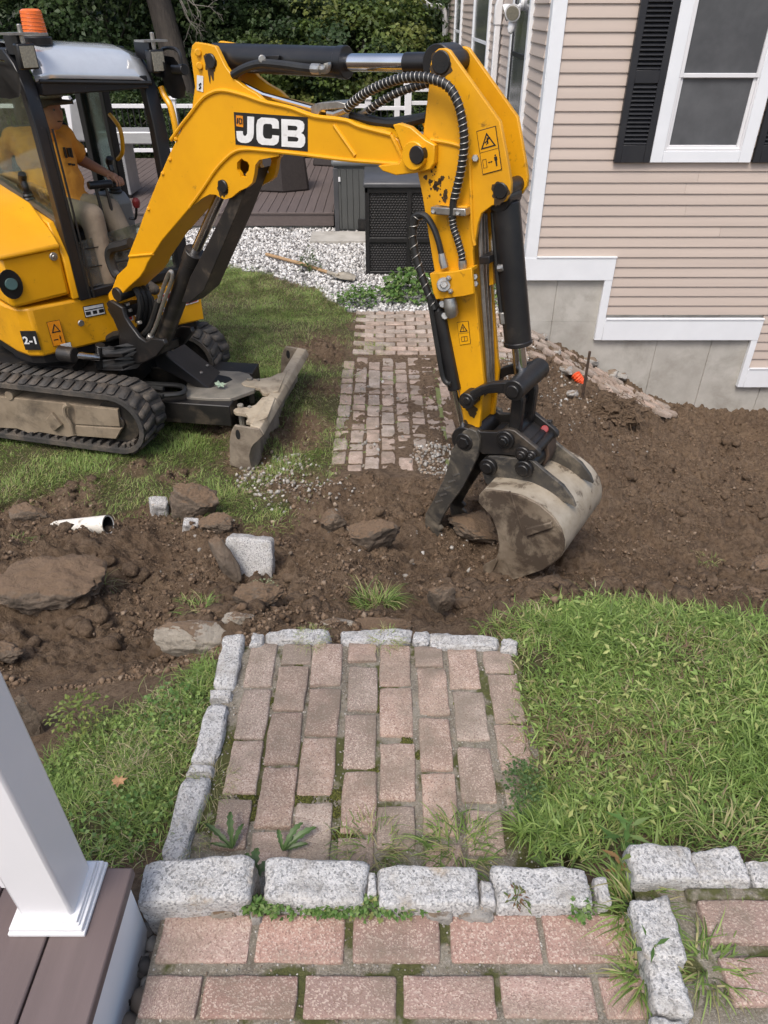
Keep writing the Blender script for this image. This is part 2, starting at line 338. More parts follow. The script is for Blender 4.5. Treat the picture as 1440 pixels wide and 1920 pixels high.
def thing(name, label, cat, loc=(0, 0, 0), group=None):
    o = bpy.data.objects.new(name, None); scn.collection.objects.link(o); o.location = tuple(map(float, loc)); o.empty_display_size = .1
    BASE[o.name] = Vector(tuple(map(float, loc))); return tag(o, label, cat, group)
def at_loc(o, loc, parent=None, rot=(0, 0, 0), scale=(1, 1, 1)):
    o.location = tuple(map(float, loc)); o.rotation_euler = rot; o.scale = scale
    if parent is not None: attach(o, parent)
    return o
def raw_mesh(name, V, Fc, mat, tint=None, smooth_=False):           # numpy verts (n,3), faces (m,k) all with k corners
    V = np.asarray(V, np.float32); Fc = np.asarray(Fc, np.int32); k = Fc.shape[1]
    me = bpy.data.meshes.new(name); me.vertices.add(len(V)); me.vertices.foreach_set('co', V.ravel())
    me.loops.add(Fc.size); me.loops.foreach_set('vertex_index', Fc.ravel())
    me.polygons.add(len(Fc)); me.polygons.foreach_set('loop_start', np.arange(0, Fc.size, k, dtype=np.int32))
    if smooth_: me.polygons.foreach_set('use_smooth', np.ones(len(Fc), bool))
    if tint is not None:
        a = me.attributes.new('tint', 'FLOAT_COLOR', 'POINT'); c = np.ones((len(V), 4), np.float32); c[:, :3] = tint; a.data.foreach_set('color', c.ravel())
    me.update(calc_edges=True); me.materials.append(M[mat]); return me
def hewn_mesh(name, dims, seed, rnd=12, low=.006, fine=.0035, cuts=13, mat='granite'):   # roughly squared block, half sizes in metres
    bm = bmesh.new(); bmesh.ops.create_cube(bm, size=2); bmesh.ops.subdivide_edges(bm, edges=list(bm.edges), cuts=cuts, use_grid_fill=True)
    rs = random.Random(seed); off = Vector((rs.uniform(0, 99), rs.uniform(0, 99), rs.uniform(0, 99))); sk = [rs.uniform(-.10, .10) for _ in range(4)]
    for v in bm.verts:
        q = v.co.copy(); mx = max(abs(q.x), abs(q.y), abs(q.z)); n = (abs(q.x)**rnd+abs(q.y)**rnd+abs(q.z)**rnd)**(1/rnd); edge = n/mx-1
        q = q*(mx/n); w = Vector((q.x*dims[0]*(1+sk[0]*q.y*.5+sk[1]*q.z*.5), q.y*dims[1]*(1+sk[2]*q.x), q.z*dims[2]*(1+sk[3]*q.x)))
        d = mnoise.fractal(w*14+off, .9, 2.2, 4); e = mnoise.fractal(w*70+off, .8, 2.1, 3); chip = min(0, mnoise.noise(w*26+off)-.05)*edge*.22
        nv = Vector((q.x**5, q.y**5, q.z**5)).normalized(); v.co = w+nv*(d*low+e*fine+chip)
    me = bpy.data.meshes.new(name); bm.to_mesh(me); bm.free(); me.polygons.foreach_set('use_smooth', [True]*len(me.polygons)); me.set_sharp_from_angle(angle=radians(55)); me.materials.append(M[mat]); return me
def rock_mesh(name, dims, seed, p=2.6, amp=.14, fr=1.6, sub=3, mat='boulder', cut=0, under=0):
    bm = bmesh.new(); bmesh.ops.create_icosphere(bm, subdivisions=sub, radius=1)
    rs = random.Random(seed); off = Vector((rs.uniform(0, 99), rs.uniform(0, 99), rs.uniform(0, 99)))
    planes = [(Vector((rs.uniform(-1, 1), rs.uniform(-1, 1), rs.uniform(-.6, .9))).normalized(), rs.uniform(.62, .86)) for _ in range(cut*2)]
    for v in bm.verts:
        n = v.co.normalized(); r = (abs(n.x)**p+abs(n.y)**p+abs(n.z)**p)**(-1/p); q = n*r
        for pn, pd in planes:
            d = q.dot(pn)
            if d > pd: q = q-pn*(d-pd)*.9
        d = mnoise.fractal(n*fr+off, .62, 2.15, 8)*amp*1.15+min(0, mnoise.noise(n*fr*4+off))*amp*.5-abs(mnoise.noise(n*fr*2.3+off))*amp*.8
        q = q*(1+d); u_ = 1-under*min(max((.25-q.z)/1.2, 0), 1); v.co = Vector((q.x*dims[0]*u_, q.y*dims[1]*u_, q.z*dims[2]))
    me = bpy.data.meshes.new(name); bm.to_mesh(me); bm.free()
    me.polygons.foreach_set('use_smooth', [True]*len(me.polygons)); me.set_sharp_from_angle(angle=radians(50)); me.materials.append(M[mat]); return me

# ------------------------------------------------------------------ noise and terrain height
def pnoise(x, y, seed=0):
    xi = np.floor(x).astype(np.int64); yi = np.floor(y).astype(np.int64); xf = x-xi; yf = y-yi
    u = xf*xf*xf*(xf*(xf*6-15)+10); w = yf*yf*yf*(yf*(yf*6-15)+10)
    def g(ix, iy, dx, dy):
        h = (ix*374761393+iy*668265263+seed*974711) & 0xffffffff; h = ((h ^ (h >> 13))*1274126177) & 0xffffffff; a = (h & 0xffff)/65536*2*pi
        return np.cos(a)*dx+np.sin(a)*dy
    a = g(xi, yi, xf, yf); b = g(xi+1, yi, xf-1, yf); c = g(xi, yi+1, xf, yf-1); d = g(xi+1, yi+1, xf-1, yf-1)
    return (a+(b-a)*u)+((c+(d-c)*u)-(a+(b-a)*u))*w
def fbm(x, y, f, o, seed=0, gain=.5):
    s = 0; a = 1
    for i in range(o): s = s+a*pnoise(x*f, y*f, seed+i); f *= 2.03; a *= gain
    return s
CTRL = [(px, py, Z) for px, py, Z in [
    # near terrace, pad, grass banks
    (300, 1900, .98), (700, 1880, 1.0), (1100, 1880, 1.02), (1440, 1850, 1.04), (300, 1720, .95), (700, 1720, .98), (1200, 1700, 1.02),
    (460, 1560, .84), (700, 1560, .85), (930, 1560, .88), (460, 1230, .84), (700, 1230, .84), (930, 1230, .86),
    (1000, 1600, 1.0), (1400, 1580, 1.03), (1440, 1300, .96), (1150, 1300, .94), (1000, 1180, .88), (1100, 1130, .84), (1430, 1150, .82), (1250, 1140, .83),
    (250, 1400, .78), (100, 1480, .76), (350, 1300, .78), (200, 1580, .86), (380, 1240, .72), (60, 1600, .84),
    # dirt
    (700, 1155, .70), (600, 1150, .66), (820, 1150, .66), (450, 1170, .58), (700, 1060, .34), (560, 1080, .38), (850, 1095, .27), (830, 1010, .02), (950, 1090, .10), (1000, 1000, -.08), (1200, 1060, -.15), (1200, 960, -.35), (1420, 1090, -.25), (1430, 980, -.62), (1300, 850, -.75), (1430, 815, -1.08), (1150, 860, -.42), (1050, 780, -.20), (1150, 770, -.52), (700, 960, .10), (600, 980, .10),
    (30, 1370, .60), (100, 1260, .52), (250, 1230, .54), (100, 1165, .36), (100, 1050, .42), (200, 1100, .30), (350, 1130, .38), (450, 1060, .24), (300, 1010, .12), (60, 1000, .22), (180, 990, .12), (-150, 1000, .2), (-200, 1200, .5), (420, 980, .08),
    # lawn, path, gravel
    (0, 900, 0), (300, 880, 0), (480, 905, -.06), (620, 880, 0), (750, 880, 0), (640, 780, -.02), (750, 760, -.03), (880, 760, -.06), (300, 750, 0), (-300, 800, 0), (-300, 620, 0), (450, 620, -.02), (560, 640, -.01), (660, 660, -.07), (860, 640, -.09), (980, 640, -.12), (680, 590, -.1), (900, 590, -.1), (500, 500, -.08), (700, 500, -.1), (300, 450, -.1), (600, 440, -.1)]]
TP = [atZ(a, b, c) for a, b, c in CTRL] + [np.array(t, float) for t in [
    (1.5, 7.5, -.12), (1.9, 7.45, -.32), (2.4, 7.45, -.58), (2.9, 7.45, -.84), (3.3, 7.45, -1.02), (4.5, 7.45, -1.12), (6, 7.4, -1.2), (6, 5, -.9), (5, 4, -.6), (4, 2.6, .2), (3.5, 1.5, .9), (3, .6, 1.05),
    (-3, 1.2, .8), (-5, 2.5, .4), (-6, 5, .1), (-6, 9, -.1), (0, 12, -.1), (-5, 14, -.12), (1.4, 12, -.1), (5, 10, -.6), (-2, .3, .9), (0, .2, 1.0), (-8, 20, -.2), (0, 20, -.2), (8, 18, -.6), (0, 26, -.3)]]
TP = np.array(TP)
def _tps_fit(P, lam=2e-3):
    n = len(P); r = np.linalg.norm(P[:, None, :2]-P[None, :, :2], axis=2); K = np.where(r > 0, r*r*np.log(r+1e-12), 0)+lam*np.eye(n)
    Q = np.c_[np.ones(n), P[:, :2]]; A = np.block([[K, Q], [Q.T, np.zeros((3, 3))]]); return np.linalg.solve(A, np.r_[P[:, 2], 0, 0, 0])
TW = _tps_fit(TP)
def G(x, y):
    x = np.atleast_1d(np.asarray(x, float)); y = np.atleast_1d(np.asarray(y, float)); out = np.empty_like(x)
    for i in range(0, len(x), 40000):
        X = x[i:i+40000]; Y = y[i:i+40000]; s = TW[-3]+TW[-2]*X+TW[-1]*Y; n = len(TP)
        for j in range(n):
            r2 = (X-TP[j, 0])**2+(Y-TP[j, 1])**2; s = s+TW[j]*.5*r2*np.log(r2+1e-12)
        out[i:i+40000] = s
    far = np.clip(np.maximum(np.maximum(np.abs(x)-7, 0)/3, np.maximum(np.maximum(y-22, .3-y), 0)/3), 0, 1)
    return out*(1-far)+np.where(y > 5, -.25, .9)*far
def G1(x, y): return float(G(x, y)[0])
def inpoly(x, y, poly):
    c = np.zeros(len(x), bool); n = len(poly)
    for i in range(n):
        x0, y0 = poly[i]; x1, y1 = poly[(i+1) % n]
        if y0 == y1: continue
        c ^= ((y0 > y) != (y1 > y)) & (x < (x1-x0)*(y-y0)/(y1-y0)+x0)
    return c
def wpoly(pts, Z): return [tuple(atZ(a, b, Z)[:2]) for a, b in pts]
def surf_hit(px, py):                                  # where a sight line meets the terrain
    Z = 0.4
    for _ in range(30):
        P = atZ(px, py, Z); Z = .5*Z+.5*G1(P[0], P[1])
    return atZ(px, py, Z)
RIGHT_GRASS = wpoly([(935, 1150), (1000, 1120), (1100, 1115), (1200, 1122), (1440, 1140), (1700, 1140), (1800, 1690), (1440, 1640), (1210, 1585), (1130, 1640), (905, 1610), (945, 1560), (985, 1420), (965, 1250), (950, 1200)], .9)
LEFT_GRASS = wpoly([(70, 1440), (140, 1370), (200, 1335), (290, 1305), (340, 1255), (398, 1235), (400, 1300), (375, 1400), (335, 1540), (315, 1600), (240, 1640), (120, 1640), (-120, 1640), (-80, 1500)], .78)
LAWN = wpoly([(-900, 990), (-300, 975), (0, 975), (60, 940), (120, 945), (200, 975), (285, 945), (400, 985), (470, 990), (560, 990), (540, 930), (480, 900), (625, 905), (640, 790), (650, 690), (662, 610), (645, 565), (590, 530), (520, 508), (400, 483), (250, 472), (-600, 472), (-1100, 700)], 0)
BARE = [(600, 650, .42), (610, 720, .22), (548, 800, .36), (250, 880, .18), (150, 930, .2), (470, 850, .25), (440, 790, .35), (400, 640, .16), (560, 905, .25), (640, 640, .12), (330, 890, .12)]
BARE = [(*atZ(a, b, 0)[:2], r) for a, b, r in BARE]
PATH_BOX = (-.37, .62, 4.15, 6.62)
def zone_weights(X, Y):
    n1 = fbm(X, Y, 3, 3, 40)*.16; n2 = fbm(X+7, Y, 3, 3, 50)*.16; n3 = fbm(X*1, Y*1, 9, 2, 60)*.04
    g = inpoly(X+n1+n3, Y+n2+n3, LAWN) | inpoly(X+n1*.35, Y+n2*.35, RIGHT_GRASS) | inpoly(X+n1*.35, Y+n2*.35, LEFT_GRASS)
    b = np.zeros(len(X))
    for bx, by, r in BARE: b = np.maximum(b, 1-np.clip((np.hypot(X-bx, (Y-by)*.9)+n1*.9-r*.5)/(r*.6), 0, 1))
    grass = g*(1-b)
    inlawn = inpoly(X+n1*.5, Y+n2*.5, LAWN)
    gravel = ((Y > 7.95) & (Y < 11.9) & (X < 1.5) & ~inlawn).astype(float)
    grass = np.where((Y > 11.5) & (Y < 60), .35, grass)
    return grass, gravel
def micro(X, Y, grass, gravel):
    d = np.clip(1-grass-gravel, 0, 1)
    onpath = ((X > PATH_BOX[0]-.02) & (X < .46) & (Y > 4.2) & (Y < 8.0)) | ((Y > 6.55) & (Y < 8.0) & (X > -.36) & (X < 1.5))
    pad = ((X > -.60) & (X < .52) & (Y > .98) & (Y < 1.88)) | ((Y < .97) & (X > -.62) & (X < 1.8))
    d = d*np.where(onpath, .12, 1)*np.where(pad, .05, 1)
    amp = np.clip((Y-1.85)/.25, 0, 1)*np.clip((8.2-Y)/.5, 0, 1)*np.clip((7-np.abs(X))/1, 0, 1)
    rid = lambda f, s: (.5-np.abs(fbm(X, Y, f, 3, s)))
    h = .075*fbm(X, Y, 2.2, 2, 1)+.06*rid(4.5, 9)+.06*np.maximum(fbm(X, Y, 8, 2, 4), -.12)+.045*np.maximum(fbm(X+.3*fbm(X, Y, 5, 2, 80), Y, 17, 2, 22), -.08)+.022*fbm(X, Y, 30, 2, 13)+.012*fbm(X, Y, 48, 1, 15)-.03
    cover = .028*np.clip(fbm(X, Y, 4.5, 3, 95)*1.6+(X-.34)*2.4-.35, 0, 1)+.05*np.clip((4.42-Y)/.25+fbm(X, Y, 6, 2, 97)*.8, 0, 1)
    h2 = np.where((X > PATH_BOX[0]-.05) & (X < .75) & (Y > 4.0) & (Y < 6.55), cover, 0)
    return 1.25*h*amp*d + h2 + .012*fbm(X, Y, 6, 2, 30)*(1-d)*np.where(onpath | pad, 0, 1)*np.clip((Y-.4)/.3, 0, 1)
def HT(X, Y):
    X = np.atleast_1d(np.asarray(X, float)); Y = np.atleast_1d(np.asarray(Y, float)); g, v = zone_weights(X, Y); return G(X, Y)+micro(X, Y, g, v)

xs = np.r_[-70, -45, -30, -20, -14, -10, -8, -6.5, -5.5, -4.8, -4.2, np.arange(-3.7, 4.9, .0165), 5.2, 5.8, 6.6, 8, 10, 14, 20, 30, 45, 70]
ys = np.r_[-30, -15, -8, -4, -2, -1, -.4, 0, .3, np.arange(.5, 3.4, .0115), np.arange(3.4, 8.3, .019), np.arange(8.4, 12.2, .12), 13, 14.5, 16, 18, 20, 23, 27, 32, 40, 60, 90, 140]
XX, YY = np.meshgrid(xs, ys); fx, fy = XX.ravel(), YY.ravel()
gw, vw = zone_weights(fx, fy); fz = G(fx, fy)+micro(fx, fy, gw, vw)
# keep the soil under the paved beds
fz = np.where((fx > -.55) & (fx < .50) & (fy > .92) & (fy < 1.84), np.minimum(fz, .875), fz)
fz = np.where((fx > -.58) & (fx < 1.9) & (fy < .92), np.minimum(fz, 1.03), fz)
nx, ny = len(xs), len(ys); idx = np.arange(nx*ny).reshape(ny, nx)
quads = np.stack([idx[:-1, :-1], idx[:-1, 1:], idx[1:, 1:], idx[1:, :-1]], -1).reshape(-1, 4)
gm = raw_mesh('ground', np.c_[fx, fy, fz], quads, 'ground', smooth_=True)
for nm, arr in (('grass', gw), ('gravel', vw)):
    a = gm.attributes.new(nm, 'FLOAT', 'POINT'); a.data.foreach_set('value', arr.astype(np.float32))
tag(mesh_obj('ground', gm), kind='structure')

# ------------------------------------------------------------------ house
HY = 7.55                                            # plane of the front wall
def hp(px, py): P = atY(px, py, HY); return P[0], P[2]
hx0 = hp(985, 480)[0]; hx_in = hp(1006, 480)[0]
house = thing('house', 'beige clapboard house with white trim and stepped concrete foundation on the right', 'house', (hx0, HY, -1.2))
EXP = .1016; HX1 = 6.4
zt1 = hp(1060, 482)[1]; zb1 = hp(1060, 524)[1]; xs1 = hp(1155, 482)[0]; xs1i = hp(1132, 524)[0]; xl1 = hp(1113, 636)[0]
zt2 = hp(1250, 598)[1]; zb2 = hp(1250, 636)[1]; xs2 = hp(1430, 600)[0]; xs2i = hp(1406, 636)[0]; zt3 = hp(1420, 690)[1]; zb3 = hp(1420, 724)[1]
xl2 = hp(1380, 724)[0]
def clap(x0, x1, z0, z1, y=HY):
    return MB().prism([(x0, y-.002, z1), (x0, y+.012, z1), (x0, y+.012, z0), (x0, y-.019, z0), (x0, y-.019, z0+.010)], (x1-x0, 0, 0))
z = zt1+.004; rowz = []
while z < 4.6: rowz.append((z, 'a')); z += EXP
z = zt1+.004-EXP
while z > zt3-.02: rowz.append((z, 'b' if z > zt2-.02 else 'c')); z -= EXP
for k, (z, kind) in enumerate(rowz):
    if kind == 'a': x0 = hx_in
    elif kind == 'b': x0 = xs1-.002
    else: x0 = xs2-.002
    z0 = z
    cutx = {7: 3.05, 4: 3.0, 6: 2.95, 2: 3.4}.get(k)
    segs = [(x0, cutx-.001), (cutx+.001, HX1)] if cutx else [(x0, HX1)]
    for a, b in segs: part('siding_board', clap(a, b, max(z0, {'a': zt1+.004, 'b': zt2+.004, 'c': zt3+.004}[kind]), z0+EXP+.012), 'siding', house)
part('corner_board', MB().box((hx0, HY-.032, zb1+.05), (hx_in, HY+.05, 4.6)).box((hx0-.006, HY-.02, zb1+.05), (hx0+.03, HY+.11, 4.6)), 'trim', house, .003)
tr = MB()
tr.box((hx0-.006, HY-.034, zb1), (xs1, HY+.02, zt1)).box((xl1, HY-.031, zb2), (xs1, HY+.02, zb1+.001)).box((xs1+.0005, HY-.034, zb2), (xs2, HY+.02, zt2)).box((xl2, HY-.031, zb3), (xs2, HY+.02, zb2+.001)).box((xs2+.0005, HY-.034, zb3), (HX1, HY+.02, zt3))
part('skirt_trim', tr, 'trim', house, .003)
cap = MB(); cap.box((hx_in, HY-.042, zt1), (xs1+.004, HY+.02, zt1+.012)).box((xs1+.01, HY-.042, zt2), (xs2+.004, HY+.02, zt2+.012)).box((xs2+.01, HY-.042, zt3), (HX1, HY+.02, zt3+.012))
part('drip_cap', cap, 'trim', house)
fd = MB()
seams = [hx0+.01, hp(1042, 560)[0], hp(1220, 700)[0], hp(1320, 700)[0], hp(1430, 720)[0], HX1]
for a, b in zip(seams[:-1], seams[1:]): fd.box((a+.003, HY+.02+.004*random.random(), -2.4), (b-.003, HY+.3, 1.2))
part('foundation', fd, 'concrete', house, .004)
part('form_line', MB().box((hx0+.03, HY+.0185, hp(1060, 603)[1]), (seams[2], HY+.03, hp(1060, 603)[1]+.006)), 'concrete', house)
part('foundation_seam', MB().box((hx0+.012, HY+.032, -2.2), (HX1, HY+.2, 1.1)), 'concrete', house)
# core that closes the walls
part('wall_core', MB().box((hx0+.02, HY+.012, .95), (HX1, 19.5, 4.6)), 'siding', house)
# left wall, facing the deck
LX = hx0
def lp(px, py): P = atX(px, py, LX); return P[1], P[2]
LY1 = 19.6
z = zt1+.004-EXP*3
while z < 4.6:
    part('siding_board', MB().prism([(LX+.001, HY+.10, z+EXP+.012), (LX+.014, HY+.10, z+EXP+.012), (LX+.014, HY+.10, z), (LX-.018, HY+.10, z), (LX-.018, HY+.10, z+.01)], (0, LY1-HY-.1, 0)), 'siding_side', house); z += EXP
part('foundation', MB().box((LX+.03, HY+.02, -2.2), (LX+.3, LY1, zt1-EXP*3)), 'concrete', house)
part('corner_board', MB().box((LX-.03, LY1-.08, -.2), (LX+.1, LY1+.06, 4.6)), 'trim', house)
def left_window(pxa, pxb, pyref, zb, ztp, rail=True):
    ya = lp(pxb, pyref)[0]; yb = lp(pxa, pyref)[0]; w = .09
    fr = MB()
    fr.box((LX-.05, ya, zb), (LX+.01, ya+w, ztp)).box((LX-.05, yb-w, zb), (LX+.01, yb, ztp)).box((LX-.06, ya-.02, zb-.10), (LX+.01, yb+.02, zb)).box((LX-.05, ya, ztp), (LX+.01, yb, ztp+.1))
    f = part('window', fr, 'trim', house, .003)
    part('pane', MB().box((LX-.028, ya+w, zb), (LX+.005, yb-w, ztp)), 'screen', f)
    s = MB(); zm = .5*(zb+ztp)
    s.box((LX-.038, ya+w, zm-.02), (LX-.027, yb-w, zm+.02)).box((LX-.038, ya+w, zb), (LX-.027, ya+w+.035, ztp)).box((LX-.038, yb-w-.035, zb), (LX-.027, yb-w, ztp))
    part('sash', s, 'shutter' if not rail else 'trim', f)
zwb = lp(968, 262)[1]
left_window(957, 991, 150, zwb, zwb+1.55, False)
left_window(888, 918, 100, zwb+.1, zwb+1.45)
left_window(855, 867, 60, zwb+.1, zwb+1.5)
# window with shutters in the front wall
def front_box(mb, px0, px1, py, z0, z1, y0, y1):
    mb.box((hp(px0, py)[0], y0, z0), (hp(px1, py)[0], y1, z1))
zw = hp(1300, 303)[1]; xw0, xw1 = hp(1215, 303)[0], hp(1402, 303)[0]; cw = .115; WT = zw+1.62
wf = MB(); wf.box((xw0, HY-.055, zw), (xw0+cw, HY, WT)).box((xw1-cw, HY-.055, zw), (xw1, HY, WT)).box((xw0+cw, HY-.054, zw), (xw1-cw, HY, zw+.10)).box((xw0+cw, HY-.054, WT-.1), (xw1-cw, HY, WT))
win = part('window', wf, 'trim', house, .003)
ix0, ix1, iz0, iz1 = xw0+cw, xw1-cw, zw+.10, WT-.1; zm = hp(1330, 140)[1]
def sash(x0, x1, z0, z1, y, w):
    m = MB(); m.box((x0, y-.03, z0), (x0+w, y, z1)).box((x1-w, y-.03, z0), (x1, y, z1)).box((x0+w, y-.029, z0), (x1-w, y, z0+w)).box((x0+w, y-.029, z1-w), (x1-w, y, z1))
    return part('sash', m, 'vinyl', win, .003)
sash(ix0+.002, ix1-.002, iz0+.002, zm+.02, HY-.005, .045); sash(ix0+.002, ix1-.002, zm-.02, iz1-.002, HY-.022, .035)
part('jamb', MB().box((ix0, HY-.05, iz0), (ix0+.02, HY-.0045, iz1)).box((ix1-.02, HY-.05, iz0), (ix1, HY-.0045, iz1)).box((ix0+.02, HY-.05, iz0), (ix1-.02, HY-.0045, iz0+.022)), 'vinyl', win, .002)
part('pane', MB().box((ix0+.04, HY-.0245, iz0+.04), (ix1-.04, HY-.014, zm-.02)), 'screen', win)
part('pane', MB().box((ix0+.03, HY-.036, zm+.005), (ix1-.03, HY-.0245, iz1-.03)), 'screen', win)
def shutter(x0, x1):
    w = .062; m = MB(); y0, y1 = HY-.062, HY-.02
    zmid = hp(1240, 143)[1]
    m.box((x0, y0, zw), (x0+w, y1, WT)).box((x1-w, y0, zw), (x1, y1, WT)).box((x0+w, y0+.001, zw), (x1-w, y1, zw+.15)).box((x0+w, y0+.001, zmid-.05), (x1-w, y1, zmid+.05)).box((x0+w, y0+.001, WT-.12), (x1-w, y1, WT))
    s = part('shutter', m, 'shutter', house, .003)
    part('shutter_back', MB().box((x0+w, HY-.03, zw+.1), (x1-w, HY-.022, WT-.1)), 'shutter', s)
    me = None
    for za, zb in ((zw+.155, zmid-.055), (zmid+.055, WT-.125)):
        n = int((zb-za)/.034)
        for i in range(n):
            zc = za+(i+.5)*(zb-za)/n
            if me is None:
                o = part('slat', MB().prism([(x0+w, -.026, -.014), (x0+w, -.02, -.018), (x0+w, .012, .010), (x0+w, .006, .014)], (x1-x0-2*w, 0, 0)), 'shutter'); me = o.data
            else: o = mesh_obj('slat', me)
            at_loc(o, (0, HY-.038, zc), s)
shutter(hp(1148, 303)[0], xw0-.006); xr = hp(1406, 303)[0]; shutter(xr, xr+(xw0-.006-hp(1148, 303)[0]))
# downspout, gutter elbow and twin floodlight on the left wall
yd, zd = lp(938, 110)
ds = thing('downspout', 'white downspout running down the side wall between two tall windows', 'downspout', (LX-.06, yd, .2))
top = lp(944, 10)
part('pipe', MB().box((LX-.105, yd-.045, .1), (LX-.035, yd+.045, top[1]-.15)), 'vinyl', ds, .01)
part('elbow', MB().prism([(LX-.115, yd-.055, top[1]-.2), (LX-.025, yd-.055, top[1]-.2), (LX-.021, yd-.055, top[1]+.12), (LX-.03, yd-.055, top[1]+.16), (LX-.075, yd-.055, top[1]+.10), (LX-.115, yd-.055, top[1])], (0, .11, 0)), 'vinyl', ds, .012)
gy = lp(845, 40)[0]
gt = thing('gutter_pipe', 'white gutter downpipe with curved elbow at the far corner of the house', 'gutter pipe', (LX-.1, gy, -.1))
gxx = LX-.25
part('pipe', MB().tube(smooth([(gxx-.85, gy, 3.75), (gxx-.6, gy, 3.25), (gxx-.3, gy, 2.78), (gxx+.03, gy, 2.72), (gxx+.12, gy, 2.5), (gxx+.13, gy, 1.6), (gxx+.13, gy, 0)], 5), .055, 10), 'vinyl', gt)
fy_, fz_ = lp(985, 18)
fl = thing('flood_light', 'twin round floodlight with motion sensor fixed high on the side wall', 'floodlight', (LX-.02, fy_, fz_))
part('back_plate', MB().cyl((LX-.02, fy_, fz_+.05), (LX-.06, fy_, fz_+.05), .06), 'vinyl', fl)
for dx, dy, fd_ in ((-.14, -.12, (-.35, -.9, -.3)), (-.17, .10, (-.95, .1, -.35))):
    c = np.array([LX+dx, fy_+dy, fz_-.02]); d = np.array(fd_); d /= np.linalg.norm(d)
    hd = part('lamp_head', MB().tube([c-d*.09, c-d*.06, c, c+d*.03], [.025, .05, .075, .08], 20), 'vinyl', fl)
    part('lens', MB().cyl(c+d*.028, c+d*.036, .066, 20), 'lamp_glass', hd)
    part('arm', MB().tube([(LX-.05, fy_, fz_+.05), tuple(c-d*.08)], .012, 8), 'vinyl', fl)
part('motion_sensor', MB().tube([(LX-.12, fy_-.05, fz_-.06), (LX-.13, fy_-.06, fz_-.12), (LX-.14, fy_-.07, fz_-.17), (LX-.15, fy_-.08, fz_-.2)], [.025, .045, .04, .02], 14), 'vinyl', fl)

# ------------------------------------------------------------------ bricks: one shared mesh per size
def brick_mesh(name, lx, ly, lz, mat, seed, ch=.006, amp=.002):
    r = random.Random(seed); bm = bmesh.new(); bmesh.ops.create_cube(bm, size=1)
    for v in bm.verts: v.co = Vector((v.co.x*lx, v.co.y*ly, (v.co.z-.5)*lz))
    bmesh.ops.subdivide_edges(bm, edges=[e for e in bm.edges if abs((e.verts[0].co-e.verts[1].co).z) < 1e-6], cuts=4, use_grid_fill=True)
    bmesh.ops.bevel(bm, geom=[e for e in bm.edges if e.calc_face_angle(0) > 1], offset=ch, segments=2, affect='EDGES', profile=.6)
    off = Vector((r.uniform(0, 50), r.uniform(0, 50), 0))
    for v in bm.verts:
        n = mnoise.noise_vector(v.co*22+off)*amp; e = mnoise.noise(v.co*60+off)*amp
        side = max(abs(v.co.x)/(lx/2), abs(v.co.y)/(ly/2))
        if side > .85: v.co += Vector((n.x*1.6, n.y*1.6, n.z+min(0, e)*2.2))
        else: v.co.z += n.z*.6
    me = bpy.data.meshes.new(name); bm.to_mesh(me); bm.free(); me.polygons.foreach_set('use_smooth', [True]*len(me.polygons)); me.set_sharp_from_angle(angle=radians(60))
    me.materials.append(M[mat]); return me
def slab(name, lo, hi, mat, amp=.006, n=60, **kw):
    X, Y = np.meshgrid(np.linspace(lo[0], hi[0], n), np.linspace(lo[1], hi[1], n)); x, y = X.ravel(), Y.ravel()
    z = hi[2]+fbm(x, y, 14, 4, 77)*amp
    i = np.arange(n*n).reshape(n, n); q = np.stack([i[:-1, :-1], i[:-1, 1:], i[1:, 1:], i[1:, :-1]], -1).reshape(-1, 4)
    V = np.c_[x, y, z]; ring = np.r_[i[0, :-1], i[:-1, -1], i[-1, :0:-1], i[:0:-1, 0]]; B = V[ring].copy(); B[:, 2] = lo[2]; m = len(ring); o = len(V)
    q2 = np.array([(ring[k], o+k, o+(k+1) % m, ring[(k+1) % m]) for k in range(m)])[:, ::-1]
    return mesh_obj(name, raw_mesh(name, np.r_[V, B], np.r_[q, q2], mat, smooth_=True))
ZT, ZP = 1.09, .91
# terrace nearest to the camera
terr = tag(slab('terrace', (-.50, -.4, .95), (.60, .805, ZT-.010), 'mortar', .004, 90), kind='structure')
tb = [brick_mesh('brick', .186, .0985, .05, 'paver', 10+i) for i in range(4)]; tbh = brick_mesh('brick', .098, .0985, .05, 'paver', 20)
def px_x(px, py, Z): return atZ(px, py, Z)[0]
row1 = [(310, 475), (487, 648), (664, 822), (842, 1006), (1014, 1180)]; row2 = [(275, 380), (388, 560), (572, 742), (756, 925), (936, 1108), (1122, 1215)]
nb = 0
def lay(cx, cy, z, lx, ly, meshes, parent, base=(.186, .0985), yaw=0, tilt=.012):
    global nb
    me = meshes[nb % len(meshes)]; nb += 1
    o = mesh_obj('brick', me); flip = pi if random.random() < .5 else 0
    return at_loc(o, (cx, cy, z+random.uniform(-.003, .003)), parent, (random.uniform(-tilt, tilt), random.uniform(-tilt, tilt), yaw+flip+random.uniform(-.012, .012)), (lx/base[0], ly/base[1], 1))
for row, y0, y1 in ((row1, 1713, 1803), (row2, 1828, 1908)):
    ya = atZ(700, y0, ZT)[1]; yb = atZ(700, y1, ZT)[1]; ym = .5*(y0+y1)
    for a, b in row:
        xa, xb = px_x(a, y0, ZT), px_x(b, y0, ZT); lay((xa+xb)/2, (ya+yb)/2, ZT, xb-xa, ya-yb, tb, terr)
dy_r = atZ(700, 1713, ZT)[1]-atZ(700, 1828, ZT)[1]; yrow = .5*(atZ(700, 1828, ZT)[1]+atZ(700, 1908, ZT)[1])
for k in range(1, 5):
    xo = -.46 if k % 2 else -.385
    for i in range(6):
        if xo+.2*i < .58: lay(xo+.2*i, yrow-dy_r*k, ZT, .186, .0985, tb, terr)
